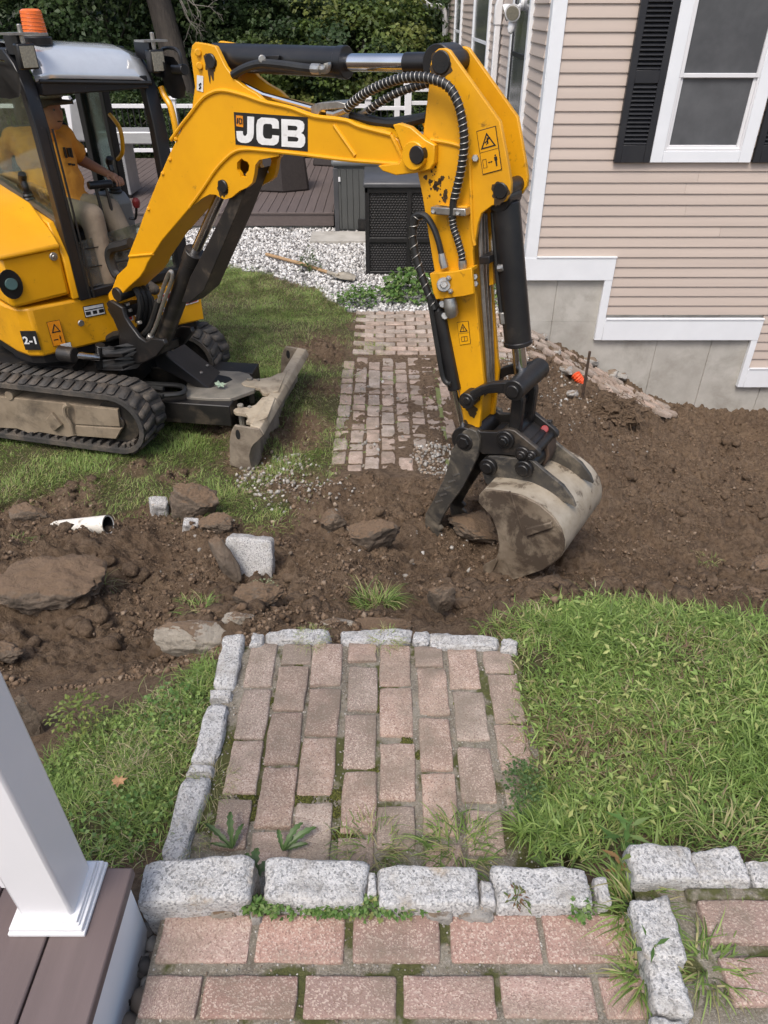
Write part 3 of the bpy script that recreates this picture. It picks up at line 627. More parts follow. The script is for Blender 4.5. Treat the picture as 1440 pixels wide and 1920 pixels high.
# paving on the far right of the terrace
terr2 = tag(slab('side_terrace', (.57, -.4, .95), (1.7, .86, 1.10), 'mortar', .004, 60), kind='structure')
for (xa, xb), (y0, y1) in (((1305, 1480), (1690, 1770)), ((1490, 1660), (1690, 1770)), ((1345, 1520), (1795, 1885)), ((1530, 1690), (1795, 1885))):
    ya, yb = atZ(1400, y0, 1.11)[1], atZ(1400, y1, 1.11)[1]; X0, X1 = px_x(xa, y0, 1.11), px_x(xb, y0, 1.11)
    lay((X0+X1)/2, (ya+yb)/2, 1.115, X1-X0, ya-yb, tb, terr2)
part('paving_edge', MB().prism([atZ(1285, 1664, 1.12), atZ(1480, 1662, 1.12), atZ(1480, 1684, 1.12), atZ(1292, 1686, 1.12)], (0, 0, -.1)), 'mortar', terr2, .006)

# paved pad
pad = tag(slab('paved_pad', (-.53, .90, .7), (.47, 1.79, ZP-.011), 'mortar', .007, 110), kind='structure')
pb = [brick_mesh('brick', .098, .20, .05, 'paver_old', 30+i, .007, .0028) for i in range(5)]
cols = [  # left and right edge of each column at its far end, then the far/near ends of its bricks in the photo
    (474, 522, 1205, [(1205, 1285), (1292, 1383), (1388, 1487), (1500, 1590)]),
    (532, 584, 1207, [(1207, 1243), (1250, 1330), (1337, 1430), (1438, 1550), (1560, 1625)]),
    (590, 643, 1207, [(1205, 1283), (1290, 1377), (1382, 1488), (1505, 1615)]),
    (656, 706, 1206, [(1206, 1238), (1250, 1330), (1340, 1438), (1446, 1560), (1570, 1640)]),
    (712, 766, 1209, [(1209, 1283), (1290, 1378), (1393, 1497), (1513, 1590)]),
    (780, 830, 1212, [(1212, 1248), (1252, 1337), (1345, 1442), (1450, 1563), (1582, 1650)]),
    (841, 893, 1212, [(1212, 1288), (1296, 1385), (1400, 1502), (1520, 1600)]),
    (907, 958, 1219, [(1219, 1258), (1262, 1352), (1358, 1440), (1450, 1545)])]
for xa, xb, y0, ends in cols:
    X0, X1 = px_x(xa, y0, ZP), px_x(xb, y0, ZP)
    for a, b in ends:
        Y0, Y1 = atZ(700, a, ZP)[1], max(atZ(700, b, ZP)[1], .90)
        if Y0-Y1 < .03: continue
        lay((X0+X1)/2+random.uniform(-.004, .004), (Y0+Y1)/2, ZP+(-.006 if xa > 900 else 0), X1-X0+.004, Y0-Y1+.003, pb, pad, (.098, .20), tilt=.018)

# main path and cross path
path = tag(slab('brick_path', (-.40, 4.16, -.3), (.50, 6.56, -.035), 'mortar_far', .006, 100), kind='structure')
pv = path.data.vertices
for v in pv:
    if v.co.z > -.2: v.co.z = G1(v.co.x, v.co.y)-.006+(v.co.z+.035)
qb = [brick_mesh('brick', .100, .205, .05, 'paver_far', 50+i, .009, .004) for i in range(5)]
def tilted(cx, cy, dz, lx, ly, meshes, parent, base, yaw=0, tilt=.02):
    e = .05; gx = (G1(cx+e, cy)-G1(cx-e, cy))/(2*e); gy = (G1(cx, cy+e)-G1(cx, cy-e))/(2*e)
    o = lay(cx, cy, G1(cx, cy)+dz, lx, ly, meshes, parent, base, yaw, tilt)
    rz = o.rotation_euler.z; nrm = Vector((-gx, -gy, 1)).normalized(); q = Vector((0, 0, 1)).rotation_difference(nrm)
    from mathutils import Euler
    o.rotation_euler = (q.to_matrix() @ Euler((o.rotation_euler.x, o.rotation_euler.y, rz)).to_matrix()).to_euler(); return o
for c in range(8):
    cx = -.335+.1235*c; y = 4.17+(.11 if c % 2 else 0)+random.uniform(-.02, .02)
    while y < 6.45:
        L = .196 if random.random() < .72 else .096
        sunk = 0 if cx < .34 else -.006*(cx-.34)/.1
        if not (y < 4.35 and c in (0, 6, 7)): tilted(cx+random.uniform(-.004, .004), y+L/2, .004+sunk+random.uniform(-.003, .003), .104, L, qb, path, (.100, .205))
        y += L+.024
cross = tag(slab('cross_path', (-.34, 6.66, -.4), (1.42, 8.0, -.035), 'mortar_far', .006, 100), kind='structure')
for v in cross.data.vertices:
    if v.co.z > -.2: v.co.z = G1(v.co.x, v.co.y)-.006+(v.co.z+.035)
xb_ = [brick_mesh('brick', .205, .098, .05, 'paver_far', 60+i, .009, .004) for i in range(4)]
for r in range(11):
    y = 6.74+.119*r; x = -.31+(.11 if r % 2 else 0)
    while x < 1.36:
        tilted(x+.1, y+random.uniform(-.004, .004), .012, .205, .098, xb_, cross, (.205, .098)); x += .222
# strip of bricks stepping down along the house wall
strip = thing('brick_edging', 'strip of old bricks running down the slope along the foundation', 'brick edging', (2.2, 7.1, -.5))
for c in range(6):
    x_ = 1.47+(.10 if c % 2 else 0)
    while x_ < 3.16-.05*(5-c):
        if not (random.random() < (.35 if c == 0 else .06)): tilted(x_+.085, 6.80-.05*(x_-1.47)+c*.108, .058+random.uniform(-.012, .012), .166, .086, xb_, strip, (.205, .098), random.uniform(-.04, .04), .03)
        x_ += .186
# ------------------------------------------------------------------ granite curbs
def stone(px0, px1, py0, py1, Z, hgt, parent, seed, p=7, amp=.05, mat='granite', yaw=0, name='stone', sub=4, fr=1.4):
    A = atZ(px0, py1, Z); B = atZ(px1, py1, Z); C = atZ((px0+px1)/2, py0, Z); lx = (B[0]-A[0]); ly = C[1]-A[1]
    me = hewn_mesh(name, (lx/2, ly/2, hgt/2), seed, 8 if sub < 4 else 14, .005, .003, 9 if sub < 4 else 15, mat)
    return at_loc(mesh_obj(name, me), ((A[0]+B[0])/2, (A[1]+C[1])/2, Z-hgt/2), parent, (random.uniform(-.03, .03), random.uniform(-.03, .03), yaw+random.uniform(-.03, .03)))
curb = thing('granite_curb', 'row of rough granite blocks edging the near brick terrace', 'stone curb', (.0, .85, .9))
for i, (a, b, c, d) in enumerate([(252, 466, 1604, 1690), (488, 686, 1608, 1690), (708, 900, 1622, 1700), (930, 1120, 1624, 1702)]): stone(a, b, c, d, 1.155-.01*i, .17, curb, 100+i)
for i, (a, b, c, d) in enumerate([(688, 708, 1630, 1680), (902, 930, 1645, 1690), (1122, 1150, 1640, 1690)]): stone(a, b, c, d, 1.13, .12, curb, 110+i, sub=3)
for i, (a, b, c, d, m) in enumerate([(355, 395, 1690, 1712, 'pale_stone'), (395, 440, 1695, 1715, 'pale_stone'), (800, 850, 1700, 1722, 'rubble'), (860, 925, 1690, 1722, 'rubble'), (470, 490, 1700, 1725, 'rubble')]): stone(a, b, c, d, 1.105, .06, curb, 120+i, 3, .12, m, sub=3)
padedge = thing('pad_edging', 'weathered granite kerb stones around the brick pad on the slope', 'stone edging', (0, 1.4, .8))
def edge_run(pts, Z, w, hgt, seed, sub=4):
    for i, ((a, b), (c, d)) in enumerate(pts):
        P, Q = atZ(a, b, Z), atZ(c, d, Z); L = np.linalg.norm(P-Q); yaw = math.atan2(Q[1]-P[1], Q[0]-P[0])
        me = hewn_mesh('stone', (L/2, w/2, hgt/2), seed+i, 9, .008, .003, 11, 'granite'); m = (P+Q)/2
        at_loc(mesh_obj('stone', me), (m[0], m[1], Z-hgt/2), padedge, (random.uniform(-.04, .04), random.uniform(-.04, .04), yaw))
edge_run([((440, 1185), (418, 1285)), ((416, 1290), (412, 1308)), ((410, 1315), (380, 1425)), ((378, 1430), (372, 1448)), ((368, 1455), (322, 1610))], ZP+.018, .076, .13, 140)
edge_run([((470, 1196), (494, 1196)), ((496, 1190), (618, 1190)), ((640, 1190), (772, 1190)), ((775, 1192), (803, 1194)), ((806, 1197), (936, 1202)), ((940, 1205), (972, 1210))], ZP+.014, .062, .12, 150)
rb = thing('granite_border', 'granite blocks turning the corner beside the right hand terrace bricks', 'stone border', (.55, .8, 1.0))
for i, (a, b, c, d, Z) in enumerate([(1192, 1322, 1582, 1650, 1.15), (1318, 1412, 1588, 1652, 1.15)]): stone(a, b, c, d, Z, .15, rb, 170+i, 5, .09)
stone(1212, 1292, 1680, 1800, 1.15, .15, rb, 175, 5, .09); stone(1236, 1300, 1790, 1900, 1.14, .15, rb, 176, 5, .09); stone(1250, 1310, 1905, 2010, 1.14, .15, rb, 177, 5, .09)
stone(1416, 1475, 1610, 1660, 1.13, .12, rb, 178, 4, .1)

# ------------------------------------------------------------------ porch
ZD = 1.26
cornr = atZ(250, 1626, ZD)
porch = thing('porch', 'brown porch floor edge with white skirt in the bottom left corner', 'porch', (-.7, .6, .9))
gx = atZ(84, 1766, ZD)[0]; xe = cornr[0]; ye = cornr[1]; bw = xe-gx
part('floor_board', MB().box((gx+.004, -.8, ZD-.028), (xe, ye, ZD)), 'porch', porch, .004)
for i in range(1, 6): part('floor_board', MB().box((gx-.0-bw*i+.004, -.8, ZD-.028), (gx-bw*(i-1)-.0, ye-.001*i, ZD)), 'porch', porch, .004)
part('skirt', MB().box((xe-.07, -.8, .86), (xe-.012, ye-.015, ZD-.03)).box((-2.0, ye-.06, .86), (xe-.0705, ye-.017, ZD-.03)), 'trim', porch, .003)
pc = [atZ(15, 1760, ZD), atZ(160, 1757, ZD), atZ(198, 1620, ZD)]
bx0, bx1, by0, by1 = pc[0][0], pc[1][0], pc[1][1], pc[2][1]
post = thing('porch_post', 'white square porch post with stepped base trim standing on the porch floor', 'post', ((bx0+bx1)/2, (by0+by1)/2, ZD))
def sq(mb, ins, z0, z1): mb.box((bx0+ins, by0+ins, z0), (bx1-ins, by1-ins, z1))
b1 = MB(); sq(b1, 0, ZD, ZD+.010); sq(b1, .004, ZD+.010, ZD+.022); sq(b1, .010, ZD+.022, ZD+.028); sq(b1, .013, ZD+.028, ZD+.036)
part('base_trim', b1, 'vinyl', post, .002)
c1 = MB(); sq(c1, .0235, ZD+.03, ZD+2.6); part('column', c1, 'vinyl', post, .006)
part('rail_bracket', MB().box((bx0-.004, (by0+by1)/2-.03, ZD+.10), (bx0+.0235, (by0+by1)/2+.03, ZD+.16)), 'vinyl', post, .004)
rl = thing('porch_rail', 'white lower rail running left from the porch post', 'railing', (bx0-.3, (by0+by1)/2, ZD))
part('rail', MB().box((bx0-1.5, (by0+by1)/2-.025, ZD+.105), (bx0-.005, (by0+by1)/2+.025, ZD+.155)), 'vinyl', rl, .004)

# ------------------------------------------------------------------ excavator
class Tilt(Plane):                                   # the machine leans a little to its left
    k = .065
    def sz(self, px, py, q=0): s, z = Plane.sz(self, px, py, q); return (s, z+self.k*q)
    def w(self, s, q, z): return Plane.w(self, s, q, z-self.k*q)
T = Plane((-2.6, 5.48), -8); T2 = Plane((-2.6, 5.48), -14); A0 = atZ(158, 560, 1.0); U = Tilt((A0[0], A0[1]), -45); B = Plane((-1.87, 5.2), -33)
c1 = lambda p: [(x/3, y/3) for x, y in p]
c3 = lambda p: [(300+x/2.88, 40+y/2.88) for x, y in p]
c4 = lambda p: [(700+x/3.6, 50+y/3.6) for x, y in p]
c5 = lambda p: [(160+x/4.8, 420+y/4.8) for x, y in p]
c6 = lambda p: [(x/3.13, 560+y/3.13) for x, y in p]
c7 = lambda p: [(780+x/4, 680+y/4) for x, y in p]
cb = lambda p: [(400+x/6.545, 620+y/6.545) for x, y in p]
c8 = lambda p: [(740+x/2.866, 450+y/2.866) for x, y in p]
EX = thing('mini_excavator', 'yellow and black mini excavator with rubber tracks, closed cab and grey dozer blade', 'excavator', (-2.6, 5.48, 0))
def plate(mb, P, pts, q0, q1): return mb.prism(P.poly(pts, q0), P.l*(q1-q0))
def mirror_plates(mb, P, pts, q, th):                # two alike plates, traced on the near one
    n = P.poly(pts, -q); mb.prism(n, P.l*th); mb.prism([p+P.l*(2*q-th) for p in n], P.l*th); return mb
def pin(mb, P, px, py, q0, q1, r, n=20): s, z = P.sz(px, py, q0); return mb.cyl(P.w(s, q0, z), P.w(s, q1, z), r, n)
def bp(P, px, py, q): s, z = P.sz(px, py, q); return P.w(s, q, z)

# tracks
def loop(rf, rr, sf, sr, zc_f, zc_r, n=14):
    pts = []
    for k in range(n+1): a = pi/2-pi*k/n; pts.append((sf+rf*cos(a), zc_f+rf*sin(a)))
    for k in range(n+1): a = -pi/2-pi*k/n; pts.append((sr+rr*cos(a), zc_r+rr*sin(a)))
    out = []
    for i, p in enumerate(pts):
        q = pts[(i+1) % len(pts)]; m = max(1, int(math.dist(p, q)/.07))
        out += [(p[0]+(q[0]-p[0])*t/m, p[1]+(q[1]-p[1])*t/m) for t in range(m)]
    return out
lug_me = [None, None]
def lug_mesh(k):
    bm = bmesh.new(); bmesh.ops.create_cube(bm, size=1)
    for v in bm.verts:
        tp = .72 if v.co.z > 0 else 1
        v.co = Vector((v.co.x*.068*tp+v.co.y*(.03 if k else -.03), v.co.y*.15*(.92 if v.co.z > 0 else 1), (v.co.z+.5)*.021))
    bmesh.ops.bevel(bm, geom=list(bm.edges), offset=.008, segments=2, affect='EDGES')
    me = bpy.data.meshes.new('lug'); bm.to_mesh(me); bm.free(); me.polygons.foreach_set('use_smooth', [True]*len(me.polygons)); me.materials.append(M['track_rubber']); return me
LUG = [lug_mesh(0), lug_mesh(1)]
def track(q0, q1):
    out = loop(.235, .235, .86, -.95, .285, .275); inn = loop(.197, .20, .86, -.95, .285, .275); mb = MB(); n = len(out)
    # same count on both loops
    inn = [(.86+(s-.86)*.85 if s > .86 else (-.95+(s+.95)*.85 if s < -.95 else s), .28+(z-.28)*.85) for s, z in out]
    V = []; Fc = []
    for (so, zo), (si, zi) in zip(out, inn): V += [T2.w(so, q0, zo), T2.w(so, q1, zo), T2.w(si, q1, zi), T2.w(si, q0, zi)]
    for i in range(n):
        a, b = 4*i, 4*((i+1) % n)
        for k in range(4): Fc.append((a+k, a+(k+1) % 4, b+(k+1) % 4, b+k))
    mb.add(V, Fc)
    # drive teeth along the inside
    acc = 0
    for i in range(n):
        (s0, z0), (s1, z1) = inn[i], inn[(i+1) % n]
        if z0 < .14 and z1 < .14 and i % 1 == 0:
            sm = (s0+s1)/2; mb.pbox(T2, sm-.012, sm+.012, q0+.02, q1-.02, z0-.002, z0+.028)
    tr = part('track', mb, 'track_rubber', EX)
    L = [0]; 
    for i in range(n): L.append(L[-1]+math.dist(out[i], out[(i+1) % n]))
    tot = L[-1]; m = int(tot/.088)
    for j in range(m):
        for row in (0, 1):
            t = (j+.5*row)*tot/m % tot; i = max(k for k in range(n) if L[k] <= t); f = (t-L[i])/(L[i+1]-L[i]); p, q = out[i], out[(i+1) % n]
            s = p[0]+(q[0]-p[0])*f; z = p[1]+(q[1]-p[1])*f; tx, tz = (q[0]-p[0]), (q[1]-p[1]); h = math.hypot(tx, tz); tx /= h; tz /= h
            nx_, nz_ = -tz, tx
            if nx_*(s-(-.08))+nz_*(z-.28) < 0: nx_, nz_ = -nx_, -nz_
            ql = q0+.085 if row == 0 else q1-.085
            X = Vector(T2.d*tx)+Vector((0, 0, tz)); Z = Vector(T2.d*nx_)+Vector((0, 0, nz_)); Y = Z.cross(X)
            o = mesh_obj('lug', LUG[row]); mt = Matrix((X, Y, Z)).transposed().to_4x4(); mt.translation = Vector(T2.w(s, ql, z))
            o.location = mt.translation; o.rotation_euler = mt.to_euler(); attach(o, tr)
    return tr
tk = track(-.74, -.42); tk2 = track(.42, .74)
def side_frame(q_out, sgn, tr):
    base = [(-560, 560), (0, 575), (390, 615), (690, 650), (705, 740), (715, 770), (680, 825), (440, 805), (400, 815), (230, 785), (180, 795), (100, 765), (0, 760), (-560, 740)]
    pl = T2.poly(c6(base), -.70); off = T2.l*(q_out+.70)
    part('track_frame', MB().prism([p+off for p in pl], T2.l*sgn*.2), 'mud_steel', tr, .006)
    d = MB()
    for pts, q in (([(440, 625), (688, 652), (704, 752), (440, 738)], -.715), ([(440, 746), (712, 764), (680, 824), (446, 806)], -.722), ([(300, 670), (360, 745), (315, 780), (265, 715)], -.725)):
        pp = [p+T2.l*(q_out-(-.70)) for p in T2.poly(c6(pts), q)]; d.prism(pp, T2.l*sgn*.03)
    part('adjuster_cover', d, 'mud_steel', tr, .004)
    hk = smooth([bp(T2, *c6([p])[0], -.735) for p in [(400, 622), (378, 640), (385, 690), (412, 735), (430, 795)]], 5)
    part('tie_hook', MB().tube([p+T2.l*(q_out+.70) for p in hk], .016, 8), 'mud_steel', tr)
    w = MB(); w.cyl(T2.w(.86, q_out+sgn*.02, .285), T2.w(.86, q_out+sgn*.22, .285), .17, 28).cyl(T2.w(.86, q_out-sgn*.0, .285), T2.w(.86, q_out+sgn*.03, .285), .06)
    part('idler_wheel', w, 'black_dirty', tr)
    w = MB().cyl(T2.w(-.95, q_out+sgn*.02, .265), T2.w(-.95, q_out+sgn*.22, .265), .18, 28); part('drive_wheel', w, 'black_dirty', tr)
    s, z = T2.sz(*c6([(45, 575)])[0], -.72); part('carrier_roller', MB().cyl(T2.w(s, q_out-sgn*.01, z), T2.w(s, q_out+sgn*.2, z), .035), 'mud_steel', tr)
    for sr in (-.7, -.42, -.14, .14, .42): part('bottom_roller', MB().cyl(T2.w(sr, q_out+sgn*.03, .145), T2.w(sr, q_out+sgn*.24, .145), .062), 'black_dirty', tr)
side_frame(-.70, 1, tk); side_frame(.70, -1, tk2)
uc = MB(); uc.pbox(T, -.6, .62, -.44, .44, .24, .46).pbox(T, -.3, .3, -.4, .4, .46, .52); uc.cyl(T.w(0, 0, .5), T.w(0, 0, .6), .36, 36)
part('chassis', uc, 'black_dirty', EX, .01)
# dozer arms, cover and blade
da = MB()
for q0 in (-.40, .20): da.pbox(T, .85 if q0 < 0 else .6, 1.50, q0, q0+.20, .10, .275)
da.pbox(T, .5, .9, -.36, -.26, .13, .23); part('dozer_arm', da, 'black_dirty', EX, .008)
fp = MB(); fpl = [(-330, 500), (-120, 480), (330, 500), (440, 530), (490, 590), (500, 620), (520, 700), (500, 730), (210, 832), (-60, 830), (-330, 812)]
fp.prism([atZ(*p, .295) for p in cb(fpl)], (0, 0, -.03)); part('dozer_frame_plate', fp, 'blade_plate', EX, .004)
part('opening_shade', MB().prism([atZ(*p, .2975) for p in cb([(-270, 545), (60, 540), (190, 565), (235, 600), (150, 640), (-40, 700), (-200, 690)])], (0, 0, -.01)), 'black', EX)  # flat black patch on the plate, painting the shade inside the hole
cv = [bp(T, *p, -.16) for p in [(300, 663), (388, 728), (392, 742), (284, 700)]]
s0, z0 = T.sz(304, 650, -.1); s1, z1 = T.sz(391, 728, -.16)
part('cylinder_cover', MB().prism([T.w(s0-.05, -.16, z0+.04), T.w(s1, -.16, z1), T.w(s1, -.16, z1-.05), T.w(s0-.05, -.16, z0-.14)], T.l*.30), 'black', EX, .006)
bt = MB()
for px, py in ((340, 697), (318, 684), (377, 716)): P_ = atZ(px+5, py-4, .36); 
for t, q in ((.25, -.05), (.78, -.05), (.25, .09), (.78, .09)):
    P_ = T.w(s0-.05+(s1-s0+.05)*t, q, z0+.04+(z1-z0-.04)*t); bt.cyl(P_-np.array([0, 0, .004]), P_+np.array([0, 0, .012]), .014, 10)
part('cover_bolt', bt, 'zinc', EX)
ends = [(200, 1330), (225, 1220), (260, 1165), (560, 1215), (605, 1290), (555, 1345), (490, 1400), (462, 1450), (440, 1540), (455, 1640), (500, 1740), (350, 1700), (200, 1650)]
E_ = T.poly(cb(ends), -.74)
bl = MB().prism(E_, T.l*.022).prism([p+T.l*1.458 for p in E_], T.l*.022)
face = T.poly(cb([(605, 1290), (555, 1345), (490, 1400), (462, 1450), (440, 1540), (455, 1640), (500, 1740)]), -.74)
back = [p-T.d*.025 for p in face[::-1]]; back[-1] = back[-1]-np.array([0, 0, .01])
bl.prism([p+T.l*.0225 for p in face+back], T.l*1.435)
M['blade_body'] = pm('dozer blade under dry soil', (.29, .24, .18), (.19, .155, .115), 6, .75, bump=.35, bsc=45, dirt=(.09, .065, .046), dsc=5, dlo=.5, dhi=.66, damt=.75)
blade = part('dozer_blade', bl, 'blade_body', EX, .003)
tb_ = T.poly(cb([(440, 1175), (560, 1212), (606, 1286), (606, 1300), (560, 1342), (430, 1260)]), -.742)
part('top_beam', MB().prism([p+T.l*.024 for p in tb_], T.l*1.434), 'blade_steel', blade, .006)
for pts, z in (([(245, 975), (270, 950), (330, 940), (430, 938), (520, 905), (600, 815), (690, 800), (760, 820), (660, 1060), (500, 1130), (400, 1112), (430, 1060), (400, 1020), (270, 1000)], .30), ([(345, 640), (420, 590), (560, 590), (700, 570), (790, 525), (900, 500), (800, 740), (650, 770), (600, 760), (560, 700), (500, 690), (380, 670)], .305)):
    br = part('blade_bracket', MB().prism([atZ(*p, z) for p in cb(pts)], (0, 0, -.028)).prism([atZ(*p, z-.11) for p in cb(pts)], (0, 0, -.028)), 'blade_steel', blade, .003)
for px, py, z in ((333, 935, .30), (447, 605, .305)):
    P_ = atZ(*cb([(px, py)])[0], z); part('hinge_bolt', MB().cyl(P_-np.array([0, 0, .2]), P_+np.array([0, 0, .022]), .024, 8), 'blade_plate', blade)
    P2 = P_+T.d*.07; part('hinge_bolt', MB().cyl(P2, P2+np.array([0, 0, .012]), .016, 8), 'blade_plate', blade)
s_, z_ = T.sz(*cb([(288, 1275)])[0], -.742); slot = [T.w(s_+.017*cos(a)+.008, -.7425, z_+.04*sin(a)+.0) for a in np.linspace(0, 2*pi, 16, endpoint=False)]
part('slot_shade', MB().prism(slot, T.l*.004).prism([p+T.l*1.4595 for p in slot], T.l*.004), 'dark_inside', blade)  # black ovals laid on the end plates paint the shade of the slots

# upper structure
bd = MB(); plan = [(.0, -.40), (-.06, -.47), (-.2, -.50), (-1.25, -.52), (-1.45, -.3), (-1.5, .2), (-1.42, .75), (-1.2, .96), (-.12, .97), (-.02, .93), (-.02, .16), (-.02, -.02)]
bd.prism([U.w(s, q, .64) for s, q in plan], (0, 0, .36))
body = part('lower_body', bd, 'yellow_worn', EX, .02)
part('body_floor', MB().prism([U.w(s*.97-.02, q*.97, .585) for s, q in plan], (0, 0, .06)), 'black', body)
hd_prof = [(.02, 1.01), (.02, 1.33), (-.03, 1.40), (-.30, 1.56), (-.8, 1.62), (-1.3, 1.6), (-1.3, 1.01)]
hood = part('engine_hood', MB().prism([U.w(s-.03, -.50, z) for s, z in hd_prof], U.l*.42), 'yellow', EX, .03)
part('hood_lid', MB().prism([U.w(s-.02, -.51, z) for s, z in [(.03, 1.365), (-.03, 1.425), (-.30, 1.59), (-.8, 1.65), (-1.3, 1.63), (-1.3, 1.60), (-.8, 1.61), (-.3, 1.55), (-.03, 1.39), (.025, 1.335)]], U.l*.43), 'yellow', hood, .012)
part('body_shoulder', MB().prism([U.w(.0, -.08, 1.005), U.w(.0, -.08, 1.30), U.w(-.12, -.08, 1.52), U.w(-.9, -.08, 1.62), U.w(-.9, -.08, 1.005)], U.l*.05), 'yellow', hood, .01)
rc = MB()
for q in (-.46,): pass
fuel = part('filler_recess', MB().prism([U.w(.0, -.47+.075*cos(a), 1.18+.10*sin(a)) for a in np.linspace(0, 2*pi, 20, endpoint=False)], U.d*.006), 'black', hood)
part('filler_cap', MB().cyl(U.w(.0, -.47, 1.18), U.w(.035, -.475, 1.19), .040), pm('teal plastic cap', (.035, .075, .07), None, 9, .4), hood)
for q, z in ((-.14, 1.32),): part('latch', MB().cyl(U.w(-.012, q, z), U.w(.008, q, z), .028).cyl(U.w(0, q, z), U.w(.014, q, z), .014), 'zinc', hood)
part('latch', MB().cyl(U.w(.0, -.07, .83), U.w(.012, -.07, .83), .024), 'zinc', body)
sp = MB(); st = [(-.01, .935), (-.01, .62), (-.12, .62), (-.12, .935)]
# front left corner panel with red letters
part('corner_panel', MB().prism([U.w(.004, .42, .665), U.w(.004, .95, .665), U.w(.004, .95, .985), U.w(.004, .42, .985)], U.d*.012), 'yellow', body, .006)
def text_mesh(name, txt, size, O, X, Y, mat, parent, ext=.002, bold=0.0):
    cu = bpy.data.curves.new(name, 'FONT'); cu.body = txt; cu.size = size; cu.extrude = ext; cu.offset = bold; cu.align_x = 'CENTER'; cu.align_y = 'CENTER'; cu.resolution_u = 4
    t = bpy.data.objects.new(name, cu); scn.collection.objects.link(t); bpy.context.view_layer.update()
    me = bpy.data.meshes.new_from_object(t.evaluated_get(bpy.context.evaluated_depsgraph_get())); bpy.data.objects.remove(t)
    Zv = np.cross(X, Y); Mx = Matrix(((X[0], Y[0], Zv[0], O[0]), (X[1], Y[1], Zv[1], O[1]), (X[2], Y[2], Zv[2], O[2]), (0, 0, 0, 1))); me.transform(Mx); me.name = name
    me.materials.clear(); return mesh_obj(name, me, mat, parent)
upv = np.array([0, 0, 1.0])
text_mesh('letter', 'RENTAL', .17, U.w(.019, .60, .86), U.l, upv, 'ink_white', body, .001, .012)
text_mesh('letter', 'RENTAL', .17, U.w(.021, .60, .86), U.l, upv, 'ink_red', body, .001, .002)
part('label', MB().prism([U.w(.022, .44, .67), U.w(.022, .50, .67), U.w(.022, .50, .72), U.w(.022, .44, .72)], U.d*.002), 'sticker_white', body)
# black model label with white figures on the right flank of the body
lb = U.w(-.0, -.455, .80)
plb = MB().prism([U.w(.004, -.40, .70), U.w(-.06, -.485, .70), U.w(-.06, -.485, .84), U.w(.004, -.40, .84)], (.004, -.008, 0))
part('model_label', plb, 'ink_black', body)
ld = (U.w(.004, -.40, 0)-U.w(-.06, -.485, 0)); ld = ld/np.linalg.norm(ld)
text_mesh('letter', '2-1', .075, (U.w(.004, -.40, .77)+U.w(-.06, -.485, .77))/2+np.array([.005, -.010, 0]), ld, upv, 'ink_white', body, .001, .002)

# stickers: plate, border lines and simple pictograms, u to the right and v up inside the quad
def sticker(name, quad, P, q, parent, marks, base='orange_print', rim=.035, normal=None):
    c = [bp(P, *p, q) for p in quad] if P is not None else [np.array(p) for p in quad]      # bottom-left, bottom-right, top-right, top-left
    nrm = -P.l if normal is None else normal; mbs = {}
    def pt(u, v, k): return (c[0]*(1-u)+c[1]*u)*(1-v)+(c[3]*(1-u)+c[2]*u)*v+nrm*.0012*k
    o = part(name, MB().prism([pt(0, 0, 1), pt(1, 0, 1), pt(1, 1, 1), pt(0, 1, 1)], nrm*.0012), 'ink_black', parent, flat=True)
    r = rim; a = np.linalg.norm(c[1]-c[0])/np.linalg.norm(c[3]-c[0])
    part('print', MB().prism([pt(r, r*a, 2), pt(1-r, r*a, 2), pt(1-r, 1-r*a, 2), pt(r, 1-r*a, 2)], nrm*.0014), base, o, flat=True)
    lev = 3.3; m = MB()
    for poly in marks: m.prism([pt(u, v, lev) for u, v in poly], nrm*.0012)
    if marks: part('pictogram', m, 'ink_black', o, flat=True)
    return o
def tri_ring(cx, cy, w, h, t=.18):
    A = (cx-w/2, cy-h/2); Bq = (cx+w/2, cy-h/2); C = (cx, cy+h/2); k = 1-t*2.0; gx_, gy_ = cx, cy-h/6
    I = [(gx_+(x-gx_)*k, gy_+(y-gy_)*k) for x, y in (A, Bq, C)]
    return [[A, Bq, I[1], I[0]], [Bq, C, I[2], I[1]], [C, A, I[0], I[2]]]
def man(cx, cy, h, a=.35):
    w = h*a; disc = [(cx+w*.28*cos(t), cy+h*.42+h*.075*sin(t)) for t in np.linspace(0, 2*pi, 10, endpoint=False)]
    return [disc, [(cx-w*.5, cy+h*.3), (cx+w*.5, cy+h*.3), (cx+w*.5, cy-.02*h), (cx+w*.28, cy-.02*h), (cx+w*.25, cy-h*.5), (cx-w*.25, cy-h*.5), (cx-w*.28, cy-.02*h), (cx-w*.5, cy-.02*h)]]
def rect(x0, y0, x1, y1): return [(x0, y0), (x1, y0), (x1, y1), (x0, y1)]
def frame_r(x0, y0, x1, y1, t, ta): return [rect(x0, y0, x1, y0+ta), rect(x0, y1-ta, x1, y1), rect(x0, y0+ta, x0+t, y1-ta), rect(x1-t, y0+ta, x1, y1-ta)]
fn = U.d
def uq(q0, q1, z0, z1, s=.004): return [U.w(s, q0, z0), U.w(s, q1, z0), U.w(s, q1, z1), U.w(s, q0, z1)]
sticker('warning_sticker', uq(-.31, -.215, .70, .885, .001), None, 0, body, tri_ring(.5, .72, .7, .36)+man(.68, .27, .3)+[rect(.15, .24, .5, .28)], normal=fn)
sticker('warning_sticker', uq(-.26, -.18, .615, .71, .002), None, 0, body, [rect(.3, .3, .7, .7)], 'sticker_white', normal=fn)
sticker('warning_sticker', uq(-.02, .14, .855, .94, -.018), None, 0, body, [rect(.06, .6, .94, .68), rect(.06, .2, .3, .5), rect(.4, .2, .6, .5), rect(.7, .2, .94, .5)], 'sticker_white', normal=fn)
